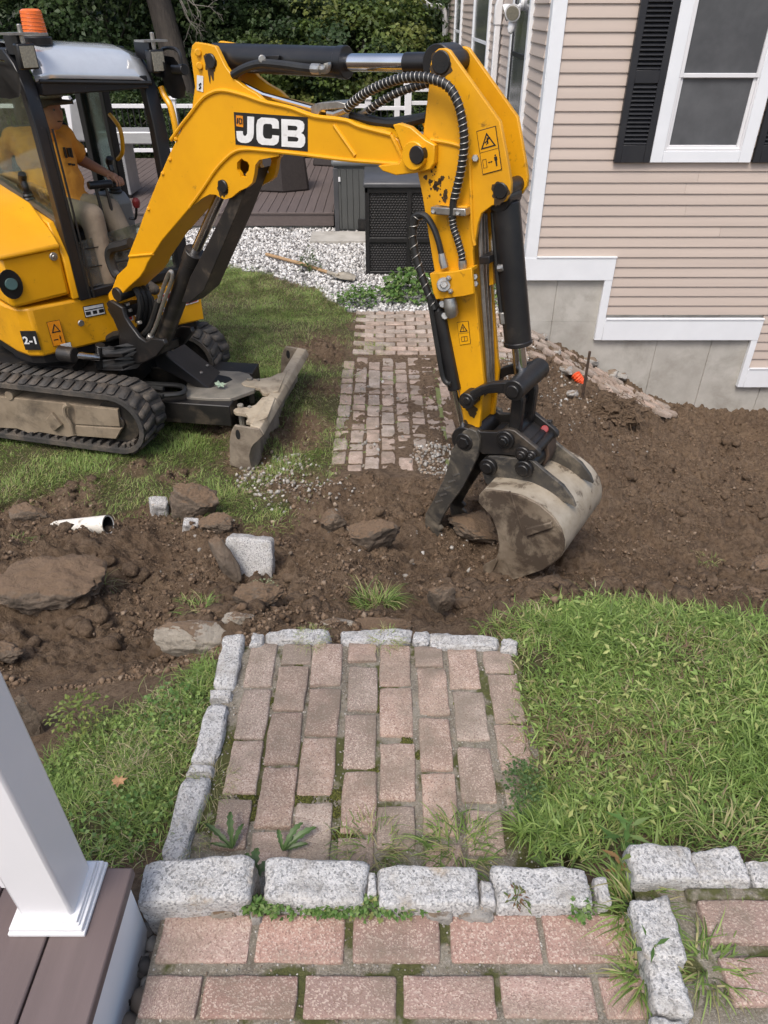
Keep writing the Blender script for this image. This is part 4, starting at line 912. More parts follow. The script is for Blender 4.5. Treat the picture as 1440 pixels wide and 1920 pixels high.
# tie-down eye and swing cylinder
part('tie_down', MB().tube(smooth([U.w(.0, -.12, .60), U.w(.07, -.10, .60), U.w(.10, -.02, .60), U.w(.09, .07, .60), U.w(.0, .1, .60)], 6), .018, 8), 'black_dirty', EX)
sw0 = atZ(122, 667, .64); part('swing_cylinder', MB().cyl(bp(B, 112, 662, -.50), bp(B, 140, 666, -.46), .055), 'black_dirty', EX)
scy = part('swing_rod', MB().cyl(bp(B, 130, 665, -.47), bp(B, 186, 671, -.28), .026), 'chrome', EX)

# swing bracket
sb = MB()
mirror_plates(sb, B, c5([(183, 712), (215, 688), (262, 712), (330, 755), (352, 835), (395, 905), (480, 1020), (540, 1060), (600, 1030), (700, 1040), (720, 1085), (640, 1190), (560, 1235), (480, 1262), (330, 1262), (330, 1100), (300, 980), (235, 830)]), .15, .035)
plate(sb, B, c5([(300, 1000), (480, 1080), (640, 1110), (640, 1190), (480, 1255), (300, 1255)]), -.115, .115)
plate(sb, B, c5([(190, 760), (330, 760), (350, 860), (240, 850)]), -.115, .115)
for z0 in ((75, 1140, 1105), ): pass
sbk = part('swing_bracket', sb, 'cast', EX, .008)
cl = MB()
for dy in (0, 118):
    pts = [(80, 1130+dy), (130, 1100+dy), (260, 1100+dy), (420, 1060+dy*.9), (520, 1090+dy), (460, 1150+dy), (330, 1165+dy), (180, 1170+dy), (100, 1165+dy)]
    cl.prism([bp(B, *p, -.26+.16*(i in (3, 4, 5))) for i, p in enumerate(c5(pts))], (0, 0, -.03))
part('swing_clevis', cl, 'cast', sbk, .006)
part('clevis_pin', MB().cyl(bp(B, *c5([(140, 1110)])[0], -.25)+np.array([0, 0, .02]), bp(B, *c5([(140, 1280)])[0], -.25), .035), 'cast', sbk)
for pts, q in (([(340, 600), (420, 560), (480, 640), (500, 760), (470, 880)], -.02), ([(420, 560), (500, 600), (540, 720), (520, 860), (470, 960)], .02), ([(470, 540), (560, 620), (590, 740), (570, 860), (500, 1000)], .06)):
    part('hydraulic_hose', MB().tube(smooth([bp(B, *p, q) for p in c5(pts)], 5), .022, 8), 'rubber', EX)
for px, py in ((378, 735), (405, 790), (490, 900)): part('hose_fitting', MB().cyl(bp(B, *c5([(px, py)])[0], -.05), bp(B, *c5([(px-8, py-28)])[0], -.05), .02, 8), 'zinc', EX)
part('hydraulic_hose', MB().tube(smooth([bp(B, *p, -.08) for p in c5([(150, 1000), (200, 1030), (270, 1000), (330, 990)])], 5), .03, 8), 'rubber', EX)
for pts in ([(640, 440), (690, 460), (760, 500), (880, 520), (960, 530)], [(700, 440), (740, 480), (900, 500), (1050, 510), (1085, 535), (1050, 560), (900, 570)], [(600, 430), (650, 480), (760, 540), (900, 560), (960, 575)]):
    part('hydraulic_hose', MB().tube(smooth([atZ(*p, .38-.0001*p[0]) for p in c6(pts)], 5), .02, 8), 'rubber', EX)

# boom
mainp = c5([(810, 10), (690, 150), (620, 260), (560, 350), (530, 420), (490, 480), (400, 560), (330, 630), (290, 700), (265, 715), (225, 700), (205, 665), (205, 630), (240, 580), (285, 460), (370, 380), (390, 310), (390, 270), (430, 170), (490, 20)])+c1([(800, 1230), (880, 1030), (950, 870), (1000, 770), (1050, 660)])+c3([(160, 520), (205, 450), (255, 400), (330, 376), (440, 397), (560, 436), (700, 467), (830, 514), (1000, 537), (1080, 570), (1200, 585), (1290, 640), (1320, 735), (1290, 770), (1040, 750), (900, 735), (640, 706), (560, 697), (460, 690), (400, 706), (340, 750), (290, 815), (230, 915), (160, 1010)])
boom = part('boom', plate(MB(), B, mainp, -.11, .11), 'yellow', EX, .006)
ear = c3([(150, 535), (172, 470), (188, 350), (180, 290), (165, 180), (172, 130), (190, 112), (250, 122), (298, 134), (316, 170), (350, 240), (400, 310), (450, 350), (520, 390), (565, 432), (440, 420), (330, 400), (255, 425), (205, 475)])
part('boom_ear', mirror_plates(MB(), B, ear, .106, .028), 'yellow', boom, .004)
lowb = [(160, 1010), (225, 918), (290, 818), (345, 752), (405, 704), (470, 690), (560, 697), (640, 706), (640, 728), (575, 740), (535, 748), (515, 775), (508, 830), (498, 872), (470, 897), (430, 915), (405, 935), (385, 952), (350, 962), (322, 950), (300, 936), (268, 934), (228, 955)]
hole = [(418, 760), (450, 752), (476, 762), (482, 790), (470, 815), (435, 836), (428, 815), (416, 800)]
o3 = c3(lowb); h3 = c3(hole); k0 = 8
slit = o3[:k0+1]+[h3[3]]+h3[2::-1]+h3[:2:-1]+o3[k0:]     # outline with the hole cut through a slit
bb = MB(); mirror_plates(bb, B, c3(lowb[:6]+[(440, 740), (416, 762), (416, 802), (428, 818), (435, 838), (452, 840), (470, 850), (470, 897), (430, 915), (405, 935), (385, 952), (350, 962), (322, 950), (300, 936), (268, 934), (228, 955)]), .108, .028)
mirror_plates(bb, B, c3([(470, 690), (560, 697), (640, 706), (640, 728), (575, 740), (535, 748), (515, 775), (508, 830), (498, 872), (470, 897), (470, 850), (462, 826), (478, 805), (482, 780), (474, 760), (452, 750), (440, 740)]), .108, .028)
part('cylinder_bracket', bb, 'yellow', boom)
rim = MB()
rim.tube(smooth([bp(B, *p, -.112) for p in c3([(60, 640), (110, 570), (165, 500), (210, 440), (255, 398), (330, 373), (440, 394), (560, 434), (700, 466), (830, 512), (1000, 535), (1080, 568), (1250, 612)])], 5), .011, 8)
rim.tube(smooth([bp(B, *p, -.112) for p in c3([(160, 1005), (230, 908), (295, 810), (345, 752), (400, 706), (460, 691), (560, 697), (750, 716), (900, 735), (1050, 752), (1290, 770)])], 5), .010, 8)
rim.tube([bp(B, *p, -.11) for p in c3([(940, 560), (1055, 725)])], .010, 8).tube([bp(B, *p, -.112) for p in c3([(1250, 612), (1312, 738), (1290, 770)])], .011, 8)
rim.tube([bp(B, *p, -.111) for p in c5([(395, 290), (470, 283), (610, 270)])], .009, 8)
part('weld_rim', rim, 'yellow', boom)
fork = [(736, 234), (748, 231), (769, 238), (797, 262), (815, 272), (814, 306), (806, 318), (783, 324), (742, 329), (717, 321), (708, 311), (748, 306), (757, 290), (748, 262)]
part('boom_fork', mirror_plates(MB(), B, fork, .142, .034), 'yellow', boom, .005)
bs = MB(); s_, z_ = B.sz(780, 291, -.142); bs.cyl(B.w(s_, -.172, z_), B.w(s_, .172, z_), .062, 28); part('pivot_boss', bs, 'yellow', boom)
for px, py, hw_, r in ((780, 291, .182, .040), (393, 115, .118, .036), (416, 350, .122, .036), (218, 553, .132, .05)): part('pivot_pin', pin(MB(), B, px, py, -hw_, hw_, r), 'cast', boom)
for pts in ([(213, 240)], [(205, 168)]): part('grease_boss', MB().cyl(bp(B, *c3(pts)[0], -.106), bp(B, *c3(pts)[0], -.122), .018, 14), 'yellow', boom)
def stain(P, px, py, q, r, drip, parent, seed):
    rs = random.Random(seed); s0_, z0_ = P.sz(px, py, q); ring = []
    for k in range(30):
        a = 2*pi*k/30; rr = r*(.86+.16*rs.random()+.14*sin(3*a+seed)+.08*sin(7*a+2*seed)); z_ = rr*sin(a); z_ *= (1+drip*(.5+.5*sin(9*a+seed))*abs(sin(a))) if z_ < 0 else 1; ring.append(P.w(s0_+rr*cos(a), q, z0_+z_))
    part('grease_stain', MB().prism(ring, -P.l*.0006), pm('grease', (.035, .02, .008), (.06, .035, .012), 40, .5) if 'grease' not in bpy.data.materials else bpy.data.materials['grease'], parent, flat=True)
stain(B, 394, 118, -.1065, .046, 1.5, boom, 1); stain(B, 417, 353, -.1085, .043, .5, boom, 2)
g_ = MB()
for p in ([(990, 780)], [(955, 895)], [(835, 1175)], [(915, 975)]): g_.cyl(bp(B, *c1(p)[0], -.10), bp(B, *c1(p)[0], -.118), .011, 10)
part('grease_nipple', g_, 'yellow', boom)
part('label', MB().prism(B.poly(c3([(200, 290), (234, 296), (233, 382), (199, 372)]), -.1085), -B.l*.001), 'sticker_white', boom)
part('label_print', MB().tube(smooth([bp(B, *p, -.1105) for p in c3([(222, 335), (212, 345), (220, 355), (212, 365)])], 4), .004, 6), 'ink_black', boom)
# maker's plate with its three letters
lg = part('logo_plate', MB().prism(B.poly(c3([(398, 490), (797, 518), (797, 703), (408, 665)]), -.1125), B.l*.002), 'ink_black', boom, flat=True)
def letter(outline, holes, mat='ink_white', q=-.114):
    cu = bpy.data.curves.new('letter', 'CURVE'); cu.dimensions = '2D'; cu.fill_mode = 'BOTH'; cu.extrude = .0006
    for ring in [outline]+holes:
        sp_ = cu.splines.new('POLY'); pts = [B.sz(*p, q) for p in c3(ring)]; sp_.points.add(len(pts)-1); sp_.use_cyclic_u = True
        for k, (s, z) in enumerate(pts): sp_.points[k].co = (s, z, 0, 1)
    t = bpy.data.objects.new('letter', cu); scn.collection.objects.link(t); bpy.context.view_layer.update()
    me = bpy.data.meshes.new_from_object(t.evaluated_get(bpy.context.evaluated_depsgraph_get())); bpy.data.objects.remove(t)
    O = B.w(0, q, 0); me.transform(Matrix(((B.d[0], 0, B.l[0], O[0]), (B.d[1], 0, B.l[1], O[1]), (0, 1, 0, 0), (0, 0, 0, 1)))); me.materials.clear()
    return mesh_obj('letter', me, mat, lg)
letter([(472, 513), (508, 516), (507, 605), (503, 628), (493, 645), (478, 655), (462, 658), (438, 655), (422, 645), (415, 630), (412, 592), (446, 593), (448, 610), (455, 619), (464, 618), (471, 606)], [])
letter([(548, 519), (615, 523), (632, 529), (641, 542), (643, 580), (607, 578), (605, 560), (597, 554), (572, 553), (561, 557), (557, 566), (556, 612), (560, 626), (570, 633), (596, 635), (605, 630), (607, 614), (643, 618), (641, 648), (632, 662), (614, 670), (552, 667), (532, 656), (522, 636), (520, 560), (527, 532)], [])
letter([(655, 527), (752, 533), (770, 541), (779, 556), (779, 580), (773, 595), (762, 603), (776, 612), (784, 628), (784, 655), (777, 673), (762, 683), (657, 676)], [[(690, 562), (734, 565), (742, 571), (742, 583), (735, 590), (690, 588)], [(690, 621), (738, 625), (747, 631), (747, 643), (739, 650), (690, 648)]])
part('logo_square', MB().prism(B.poly(c3([(410, 507), (447, 511), (449, 572), (412, 566)]), -.1145), B.l*.001), 'orange_print', lg, flat=True)
sm_ = MB()
for k, poly in enumerate(([(416, 522), (423, 520), (424, 548), (416, 556), (413, 548)], [(426, 522), (434, 520), (436, 530), (430, 532), (431, 548), (437, 549), (436, 558), (427, 556)], [(437, 524), (444, 526), (445, 556), (439, 556)])): sm_.prism(B.poly(c3(poly), -.1155), B.l*.001)
part('logo_mark', sm_, 'ink_black', lg, flat=True)
# pipes on the boom's back
for k, q in enumerate((-.06, -.02, .03)):
    part('hydraulic_pipe', MB().tube([bp(B, *p, q) for p in c3([(440, 335+6*k), (560, 395+4*k), (830, 470+4*k), (900, 480+4*k)])], .012, 8), 'chrome', boom)
part('pipe_clamp', MB().prism(B.poly(c3([(812, 462), (850, 440), (960, 432), (1000, 445), (1000, 470), (870, 480), (850, 508), (815, 502)]), -.08), B.l*.12), 'zinc', boom, .003)
part('hose_ring', MB().tube(smooth([bp(B, *p, .02) for p in c3([(1205, 555), (1215, 540), (1250, 538), (1262, 550)])], 5), .010, 8), 'yellow', boom)
# boom cylinder with guard
bc = part('boom_cylinder', MB().cyl(bp(B, *c5([(690, 1070)])[0], 0), bp(B, *c5([(985, 260)])[0], 0), .062, 24).cyl(bp(B, *c5([(955, 340)])[0], 0), bp(B, *c5([(990, 245)])[0], 0), .068, 24), 'black_dirty', EX)
part('rod', MB().cyl(bp(B, *c5([(985, 260)])[0], 0), bp(B, 420, 352, 0), .032, 18), 'chrome', bc)
gd = [(470, 318), (440, 400), (418, 452), (378, 545), (350, 569), (336, 566), (352, 520), (388, 450), (420, 385), (442, 330)]
part('cylinder_guard', plate(MB(), B, [(x+4, y) for x, y in gd], -.075, .075), 'black_dirty', bc, .005)
part('hydraulic_pipe', MB().tube(smooth([bp(B, *p, -.09) for p in c5([(580, 1030), (640, 900), (700, 720), (760, 560), (785, 470), (770, 425), (740, 470), (700, 580), (660, 700)])], 6), .014, 8), 'zinc', bc)
part('hose_fitting', MB().cyl(bp(B, *c5([(575, 1040)])[0], -.09), bp(B, *c5([(592, 1000)])[0], -.09), .024, 8), 'zinc', bc)
part('hydraulic_hose', MB().tube(smooth([bp(B, *p, -.07) for p in c5([(500, 1020), (580, 930), (630, 800), (660, 690)])], 5), .024, 8), 'rubber', bc)
part('hydraulic_hose', MB().tube(smooth([bp(B, *p, -.05) for p in c5([(410, 170), (330, 195), (240, 220), (220, 300), (260, 420), (300, 470)])], 6), .035, 8), 'rubber', EX)
# arm cylinder
ac = part('arm_cylinder', MB().cyl(bp(B, 404, 107, 0), bp(B, 645, 117, 0), .066, 28).cyl(bp(B, 636, 117, 0), bp(B, 651, 117, 0), .071, 28), 'black', EX)
part('rod', MB().cyl(bp(B, 645, 117, 0), bp(B, 766, 118, 0), .038, 20), 'chrome', ac)
part('rod_end', MB().cyl(bp(B, 760, 118, 0), bp(B, 815, 118, 0), .043, 20).cyl(B.w(*(lambda a: (a[0], -.075, a[1]))(B.sz(834, 117, 0))), B.w(*(lambda a: (a[0], .075, a[1]))(B.sz(834, 117, 0))), .075, 24), 'black', ac)
part('hydraulic_hose', MB().tube(smooth([bp(B, *p, -.10) for p in c3([(395, 290), (440, 262), (500, 238), (560, 228), (660, 236), (760, 250), (830, 258)])], 6), .021, 10), 'rubber', ac)
part('hose_fitting', MB().cyl(bp(B, *c3([(820, 256)])[0], -.10), bp(B, *c3([(866, 258)])[0], -.10), .024, 10).tube(smooth([bp(B, *p, -.09) for p in c3([(866, 258), (895, 258), (905, 240), (903, 225)])], 4), .02, 8), 'zinc', ac)
part('hose_clamp', plate(MB(), B, c3([(538, 182), (640, 184), (640, 205), (625, 222), (560, 222), (538, 205)]), -.085, -.065), 'black', ac, .003)
part('clamp_bolt', MB().cyl(bp(B, *c3([(552, 205)])[0], -.085), bp(B, *c3([(552, 205)])[0], -.115), .02, 10), 'zinc', ac)

# arm
armp = [(807, 119), (803, 169), (796, 228), (783, 325), (792, 369), (803, 439), (808, 470), (824, 565), (845, 659), (860, 729), (869, 792), (874, 801), (899, 802), (907, 715), (904, 694), (890, 537), (886, 470), (893, 440), (896, 419), (903, 400), (922, 386), (947, 378), (957, 362), (958, 344), (951, 301), (937, 228), (851, 107), (842, 94), (833, 90), (822, 91), (812, 100)]
am = mirror_plates(MB(), B, armp, .105, .026)
core = [(800, 220), (790, 330), (798, 369), (809, 439), (830, 565), (851, 659), (866, 729), (875, 795), (897, 796), (901, 715), (885, 537), (878, 440), (884, 400), (900, 330), (880, 240)]
n_ = B.poly(core, -.08); am.prism(n_, B.l*.16)
arm = part('arm', am, 'yellow_worn', EX, .004)
part('weld_rim', MB().tube(smooth([bp(B, *p, -.107) for p in [(808, 262), (850, 270), (872, 280), (880, 300), (882, 340), (884, 400), (886, 440), (890, 460)]], 5), .009, 8), 'yellow_worn', arm)
for px, py, r in ((825.5, 117, .046), (937, 358, .036)): part('pivot_pin', pin(MB(), B, px, py, -.113, .113, r), 'cast', arm)
rs_ = random.Random(8)
for k in range(44):
    a_, b_ = rs_.gauss(820, 12), rs_.gauss(342, 14); stain(B, a_, b_, -.1056, rs_.choice([.0025, .004, .006, .011]), .2, arm, 20+k)
for px, py, r_ in ((825, 124, .056), (937, 361, .046), (868, 792, .03), (885, 770, .035)): stain(B, px, py, -.1056, r_, .3, arm, int(px))
part('bolt', MB().cyl(bp(B, 891, 297, -.104), bp(B, 891, 297, -.122), .017, 6), 'zinc', arm)
part('hose_clamp', plate(MB(), B, [(807, 388), (872, 392), (873, 406), (808, 402)], -.165, -.108), 'zinc', arm, .004)
part('clamp_bracket', plate(MB(), B, [(820, 384), (876, 387), (876, 404), (870, 408), (868, 392)], -.14, -.10), 'yellow_worn', arm, .002)
for px, py in ((812, 397), (858, 400)): part('bolt', MB().cyl(bp(B, px, py, -.16), bp(B, px, py, -.178), .012, 6), 'zinc', arm)
part('hose_bracket', plate(MB(), B, c8([(188, 180), (320, 170), (412, 150), (425, 290), (370, 303), (222, 320), (205, 280)]), -.19, -.17).prism(B.poly(c8([(188, 180), (320, 170), (412, 150), (412, 172), (320, 192), (190, 202)]), -.17), B.l*.07), 'yellow_worn', arm, .003)
for p, r in (([(264, 240)], .036), ([(290, 205)], .014), ([(300, 275)], .014)): part('bolt', MB().cyl(bp(B, *c8(p)[0], -.188), bp(B, *c8(p)[0], -.205), r, 14 if r > .02 else 6).cyl(bp(B, *c8(p)[0], -.2), bp(B, *c8(p)[0], -.225), r*.55, 6), 'zinc', arm)
part('coupling', MB().tube([bp(B, *p, -.16) for p in c8([(295, 310), (300, 350), (308, 395), (313, 415)])], [.03, .036, .034, .022], 14), 'zinc', arm)
for p in ([(258, 345)], [(270, 408)]): part('bolt', MB().cyl(bp(B, *c8(p)[0], -.10), bp(B, *c8(p)[0], -.15), .02, 8), 'zinc', arm)
for p in ([(430, 198)], [(433, 235)]): part('bolt', MB().cyl(bp(B, *c8(p)[0], -.10), bp(B, *c8(p)[0], -.125), .017, 6), 'zinc', arm)
sticker('warning_sticker', c4([(740, 1000), (870, 965), (828, 668), (697, 705)]), B, -.1055, arm, tri_ring(.5, .74, .78, .34, .13)+[[(.36, .68), (.66, .78), (.64, .8), (.34, .70)], rect(.47, .66, .53, .8), [(.4, .64), (.44, .64), (.6, .8), (.56, .8)]]+frame_r(.1, .14, .3, .34, .02, .008)+[rect(.38, .235, .58, .25), [(.36, .243), (.44, .265), (.44, .22)], [(.6, .243), (.52, .265), (.52, .22)]]+man(.78, .25, .27, .55)+[rect(.04, .5, .96, .508)], 'yellow')
sticker('warning_sticker', c8([(352, 565), (410, 556), (397, 434), (335, 441)]), B, -.1055, arm, tri_ring(.5, .74, .72, .36, .16)+[rect(.46, .68, .54, .78), rect(.46, .63, .54, .66)]+frame_r(.22, .14, .78, .36, .03, .02)+[rect(.48, .14, .52, .36), rect(.06, .5, .94, .51)], 'yellow')
# pipes down the front of the arm
for k in range(3):
    part('hydraulic_pipe', MB().tube(smooth([bp(B, *p, -.05+.05*k) for p in [(900+5*k, 400), (901+6*k, 470), (906+6*k, 560), (913+5*k, 660), (917+4*k, 735)]], 4), .010, 8), 'zinc', arm)
part('pipe_clamp', plate(MB(), B, c8([(452, 92), (508, 88), (510, 128), (455, 132)]), -.1, .1), 'black', arm, .003)
part('pipe_bracket', plate(MB(), B, c8([(505, 112), (527, 105), (530, 240), (508, 246)]), -.02, .02), 'yellow_worn', arm, .002)
# hoses round the elbow
def helix(pts, r, pitch, wr=.0022, n=10):
    P_ = smooth(pts, 14); L = [0]
    for i in range(1, len(P_)): L.append(L[-1]+np.linalg.norm(P_[i]-P_[i-1]))
    m = int(L[-1]/pitch*n); out = []; x = None; k = 0
    for j in range(m+1):
        t = L[-1]*j/m
        while k < len(P_)-2 and L[k+1] < t: k += 1
        f = (t-L[k])/(L[k+1]-L[k]+1e-9); c = P_[k]*(1-f)+P_[k+1]*f; tg = P_[k+1]-P_[k]; tg = tg/np.linalg.norm(tg)
        if x is None: x = np.cross(tg, [0, 0, 1.]); x = x/np.linalg.norm(x)
        x = x-tg*(x@tg); x = x/np.linalg.norm(x); y = np.cross(tg, x); a = 2*pi*j/n; out.append(c+r*(cos(a)*x+sin(a)*y))
    return MB().tube(out, wr, 5)
def spiral(pts, r, pitch=.024, n=12, wire=True):
    o = MB().tube(smooth(pts, 10), r*.92, n); o.guard = (pts, r*1.0, pitch) if wire else None; return o
def guarded(mb):
    o = part('guarded_hose', mb, 'rubber', EX); g = mb.guard
    part('spring_guard', helix(g[0], g[1], g[2], .0026), 'zinc', o, sharp=80); return o
h1 = [(650, 205), (662, 192), (690, 172), (722, 157), (760, 146), (800, 146), (838, 160), (858, 192), (868, 235), (870, 275), (864, 320), (856, 355), (852, 372)]
q1 = [-.06, -.08, -.11, -.13, -.15, -.165, -.17, -.17, -.165, -.16, -.155, -.15, -.15]
guarded(spiral([bp(B, *p, q) for p, q in zip(h1, q1)], .021))
guarded(spiral([bp(B, *p, q) for p, q in zip([(690, 208), (715, 190), (755, 170), (800, 157), (830, 155)], [-.0, .0, .02, .04, .06])], .019))
part('hydraulic_hose', MB().tube(smooth([bp(B, *p, -.15) for p in [(852, 366), (850, 380), (849, 392), (848, 408)]], 4), .018, 10), 'rubber', EX)
guarded(spiral([bp(B, *p, -.15) for p in [(848, 405), (850, 425), (858, 450), (865, 475), (867, 492)]], .018, .018))
part('hose_fitting', MB().tube([bp(B, *p, -.15) for p in [(867, 488), (867.5, 498), (868, 508)]], [.020, .022, .018], 10), 'zinc', EX)
part('hose_fitting', MB().tube([bp(B, *p, -.15) for p in [(828, 475), (830, 488), (834, 502)]], [.016, .021, .021], 10), 'zinc', EX)
part('hose_fitting', MB().tube([bp(B, *p, -.06) for p in [(615, 212), (628, 214), (645, 207), (662, 193)]], .017, 10), 'zinc', EX)
part('hose_fitting', MB().tube([bp(B, *p, 0) for p in [(672, 220), (688, 208), (702, 200)]], .016, 10), 'zinc', EX)
part('hydraulic_hose', MB().tube(smooth([bp(B, *p, -.145) for p in [(776, 440), (774, 415), (782, 402), (798, 405), (812, 425), (822, 452), (828, 478)]], 6), .015, 10), 'rubber', EX)
guarded(spiral([bp(B, *p, -.14) for p in [(790, 402), (780, 410), (774, 440), (780, 480), (792, 520), (805, 555), (815, 580)]], .021, .05))
part('hydraulic_hose', MB().tube(smooth([bp(B, *p, -.02) for p in c3([(1030, 510), (1100, 530), (1180, 545), (1260, 552), (1340, 545), (1440, 520)])], 5), .02, 8).tube(smooth([bp(B, *p, .03) for p in c3([(1070, 505), (1200, 540), (1330, 530), (1440, 512)])], 5), .018, 8), 'rubber', EX)
# bucket cylinder
A_, Z_ = bp(B, 946, 368, 0), bp(B, 979, 722, 0); dv = Z_-A_
kc = part('bucket_cylinder', MB().cyl(A_+dv*.03, A_+dv*.76, .070, 28).cyl(A_+dv*.74, A_+dv*.765, .074, 28).cyl(A_-B.l*.07, A_+B.l*.07, .06), 'black', EX)
part('rod', MB().cyl(A_+dv*.75, A_+dv*.985, .036, 20), 'chrome', kc)
part('hydraulic_pipe', MB().tube(smooth([bp(B, *p, -.04) for p in [(925, 398), (930, 470), (938, 560), (944, 600), (952, 613), (958, 612)]], 4), .015, 8).tube(smooth([bp(B, *p, .02) for p in [(932, 392), (936, 470), (945, 560), (948, 590)]], 4), .015, 8), 'rubber', kc)
part('hose_fitting', MB().cyl(bp(B, 942, 585, -.045), bp(B, 945, 607, -.045), .022, 8), 'zinc', kc)
part('hose_clamp', MB().cyl(bp(B, 934, 503, -.06), bp(B, 945, 501, -.06), .02, 8), 'zinc', kc)
# thumb cylinder
tc = part('thumb_cylinder', MB().cyl(bp(B, 822, 580, -.11), bp(B, 853, 730, -.11), .038, 20).cyl(bp(B, 812, 560, -.11), bp(B, 826, 590, -.11), .03), 'black', EX)
part('rod', MB().cyl(bp(B, 853, 728, -.11), bp(B, 872, 818, -.11), .018, 14), 'chrome', tc)
part('hydraulic_pipe', MB().tube(smooth([bp(B, *p, -.15) for p in [(806, 560), (812, 600), (822, 660), (830, 705), (838, 718), (846, 720)]], 5), .014, 8), 'rubber', tc)
part('cylinder_lug', plate(MB(), B, c8([(170, 320), (215, 290), (235, 360), (215, 400), (185, 390)]), -.14, -.09), 'black', tc, .004)

# linkage, quick coupler
lk = mirror_plates(MB(), B, c7([(330, 290), (345, 245), (400, 220), (480, 178), (560, 156), (640, 150), (715, 148), (765, 175), (775, 225), (740, 262), (690, 255), (660, 235), (600, 230), (520, 236), (462, 265), (425, 310), (400, 345), (350, 345)]), .165, .045)
link = part('tipping_link', lk, 'cast', EX, .006)
part('link_recess', mirror_plates(MB(), B, c7([(430, 250), (500, 205), (570, 185), (640, 182), (655, 205), (590, 208), (520, 222), (460, 250)]), .1665, .002), 'black', link)
pm_ = MB(); pin(pm_, B, *c7([(375, 290)])[0], -.19, .19, .045); pin(pm_, B, *c7([(375, 290)])[0], -.20, .20, .022); part('pivot_pin', pm_, 'cast', link)
s_, z_ = B.sz(*c7([(738, 205)])[0], -.17); part('cross_tube', MB().cyl(B.w(s_, -.185, z_), B.w(s_, .16, z_), .056, 26).cyl(B.w(s_, -.2, z_), B.w(s_, -.18, z_), .034), 'cast', link)
HL = c7([(715, 225), (785, 240), (800, 300), (775, 500), (770, 540), (720, 540), (690, 490), (708, 330)])
part('bucket_link', mirror_plates(MB(), B, HL, .11, .05).prism(B.poly(c7([(720, 300), (780, 300), (770, 350), (715, 350)]), -.06), B.l*.12).prism(B.poly(c7([(705, 430), (770, 430), (765, 470), (700, 470)]), -.06), B.l*.12), 'cast', EX, .008)
cpl = c7([(335, 590), (330, 545), (355, 510), (400, 492), (460, 500), (480, 518), (600, 522), (650, 505), (690, 498), (740, 512), (900, 640), (925, 670), (930, 705), (900, 712), (800, 708), (640, 690), (500, 688), (450, 650), (400, 640)])
cp = mirror_plates(MB(), B, cpl, .14, .03)
cp.prism(B.poly(c7([(520, 560), (760, 560), (880, 650), (900, 690), (640, 680), (520, 660)]), -.11), B.l*.22)
coup = part('quick_coupler', cp, 'black_dirty', EX, .005)
for p, r in (([(378, 580)], .085), ([(675, 572)], .052), ([(805, 680)], .044), ([(872, 686)], .026)):
    b_ = MB(); P_ = bp(B, *c7(p)[0], -.14); b_.cyl(P_-B.l*.02, P_+B.l*.30, r, 26).cyl(P_-B.l*.034, P_, r*.62, 22).cyl(P_-B.l*.045, P_, r*.4, 6); part('pivot_pin', b_, 'cast', coup)
part('latch_block', MB().prism(B.poly(c7([(880, 600), (960, 570), (985, 590), (1000, 700), (960, 780), (935, 760), (915, 660)]), .02), B.l*.12), 'rust', coup, .006)
part('coupler_back', MB().prism(B.poly(c7([(920, 445), (1010, 440), (1022, 600), (985, 620), (960, 520)]), .12), B.l*.03), 'black_dirty', coup, .004)
part('safety_knob', MB().cyl(bp(B, *c7([(965, 498)])[0], .12), bp(B, *c7([(965, 498)])[0], .095), .022, 16), 'red_knob', coup)
# bucket
qs = .29
side = c7([(515, 945), (600, 952), (690, 965), (800, 992), (930, 1060), (1030, 1145), (1095, 1240), (1120, 1330), (1115, 1400), (1080, 1460), (960, 1545), (740, 1622), (520, 1662), (492, 1640), (512, 1515), (600, 1470), (622, 1420), (628, 1360), (615, 1260), (580, 1160), (520, 1090), (475, 1040), (480, 985)])
shell = c7([(515, 945), (600, 952), (690, 965), (800, 992), (930, 1060), (1030, 1145), (1095, 1240), (1120, 1330), (1115, 1400), (1080, 1460), (960, 1545), (740, 1622), (520, 1662)])
sh = [np.array(B.sz(*p, -qs)) for p in shell]; shs = smooth([np.r_[p, 0] for p in sh], 5); sh = [p[:2] for p in shs]
cen = np.mean(sh, axis=0); inn_ = []
for i, p in enumerate(sh):
    t = sh[min(i+1, len(sh)-1)]-sh[max(i-1, 0)]; n2 = np.array([-t[1], t[0]]); n2 /= np.linalg.norm(n2)
    if n2@(cen-p) < 0: n2 = -n2
    inn_.append(p+n2*.016)
mb = MB(); V = []; nQ = 7
for q in np.linspace(-qs, qs, nQ):
    for p in sh: V.append(B.w(p[0], q, p[1]))
    for p in inn_: V.append(B.w(p[0], q, p[1]))
m = len(sh); Fc = []
for k in range(nQ-1):
    a, b = k*2*m, (k+1)*2*m
    for i in range(m-1): Fc += [(a+i, a+i+1, b+i+1, b+i), (a+m+i, b+m+i, b+m+i+1, a+m+i+1)]
    Fc += [(a, b, b+m, a+m), (a+m-1, a+2*m-1, b+2*m-1, b+m-1)]
for a in (0, (nQ-1)*2*m): Fc += [(a+i, a+i+1, a+m+i+1, a+m+i) for i in range(m-1)]
bucket = part('bucket', mb.add(V, Fc), 'bucket', EX, sharp=50)
sd = B.poly(side, -qs)
part('side_plate', MB().prism([p-B.l*.012 for p in sd], B.l*.014), 'bucket_side', bucket, .003)
part('side_plate', MB().prism([p+B.l*(2*qs-.002) for p in sd], B.l*.014), 'bucket_side', bucket, .003)
part('side_cutter', MB().prism(B.poly(c7([(492, 1640), (512, 1515), (600, 1470), (610, 1490), (560, 1600), (530, 1662)]), -qs-.024), B.l*.014), 'bucket_side', bucket, .003)
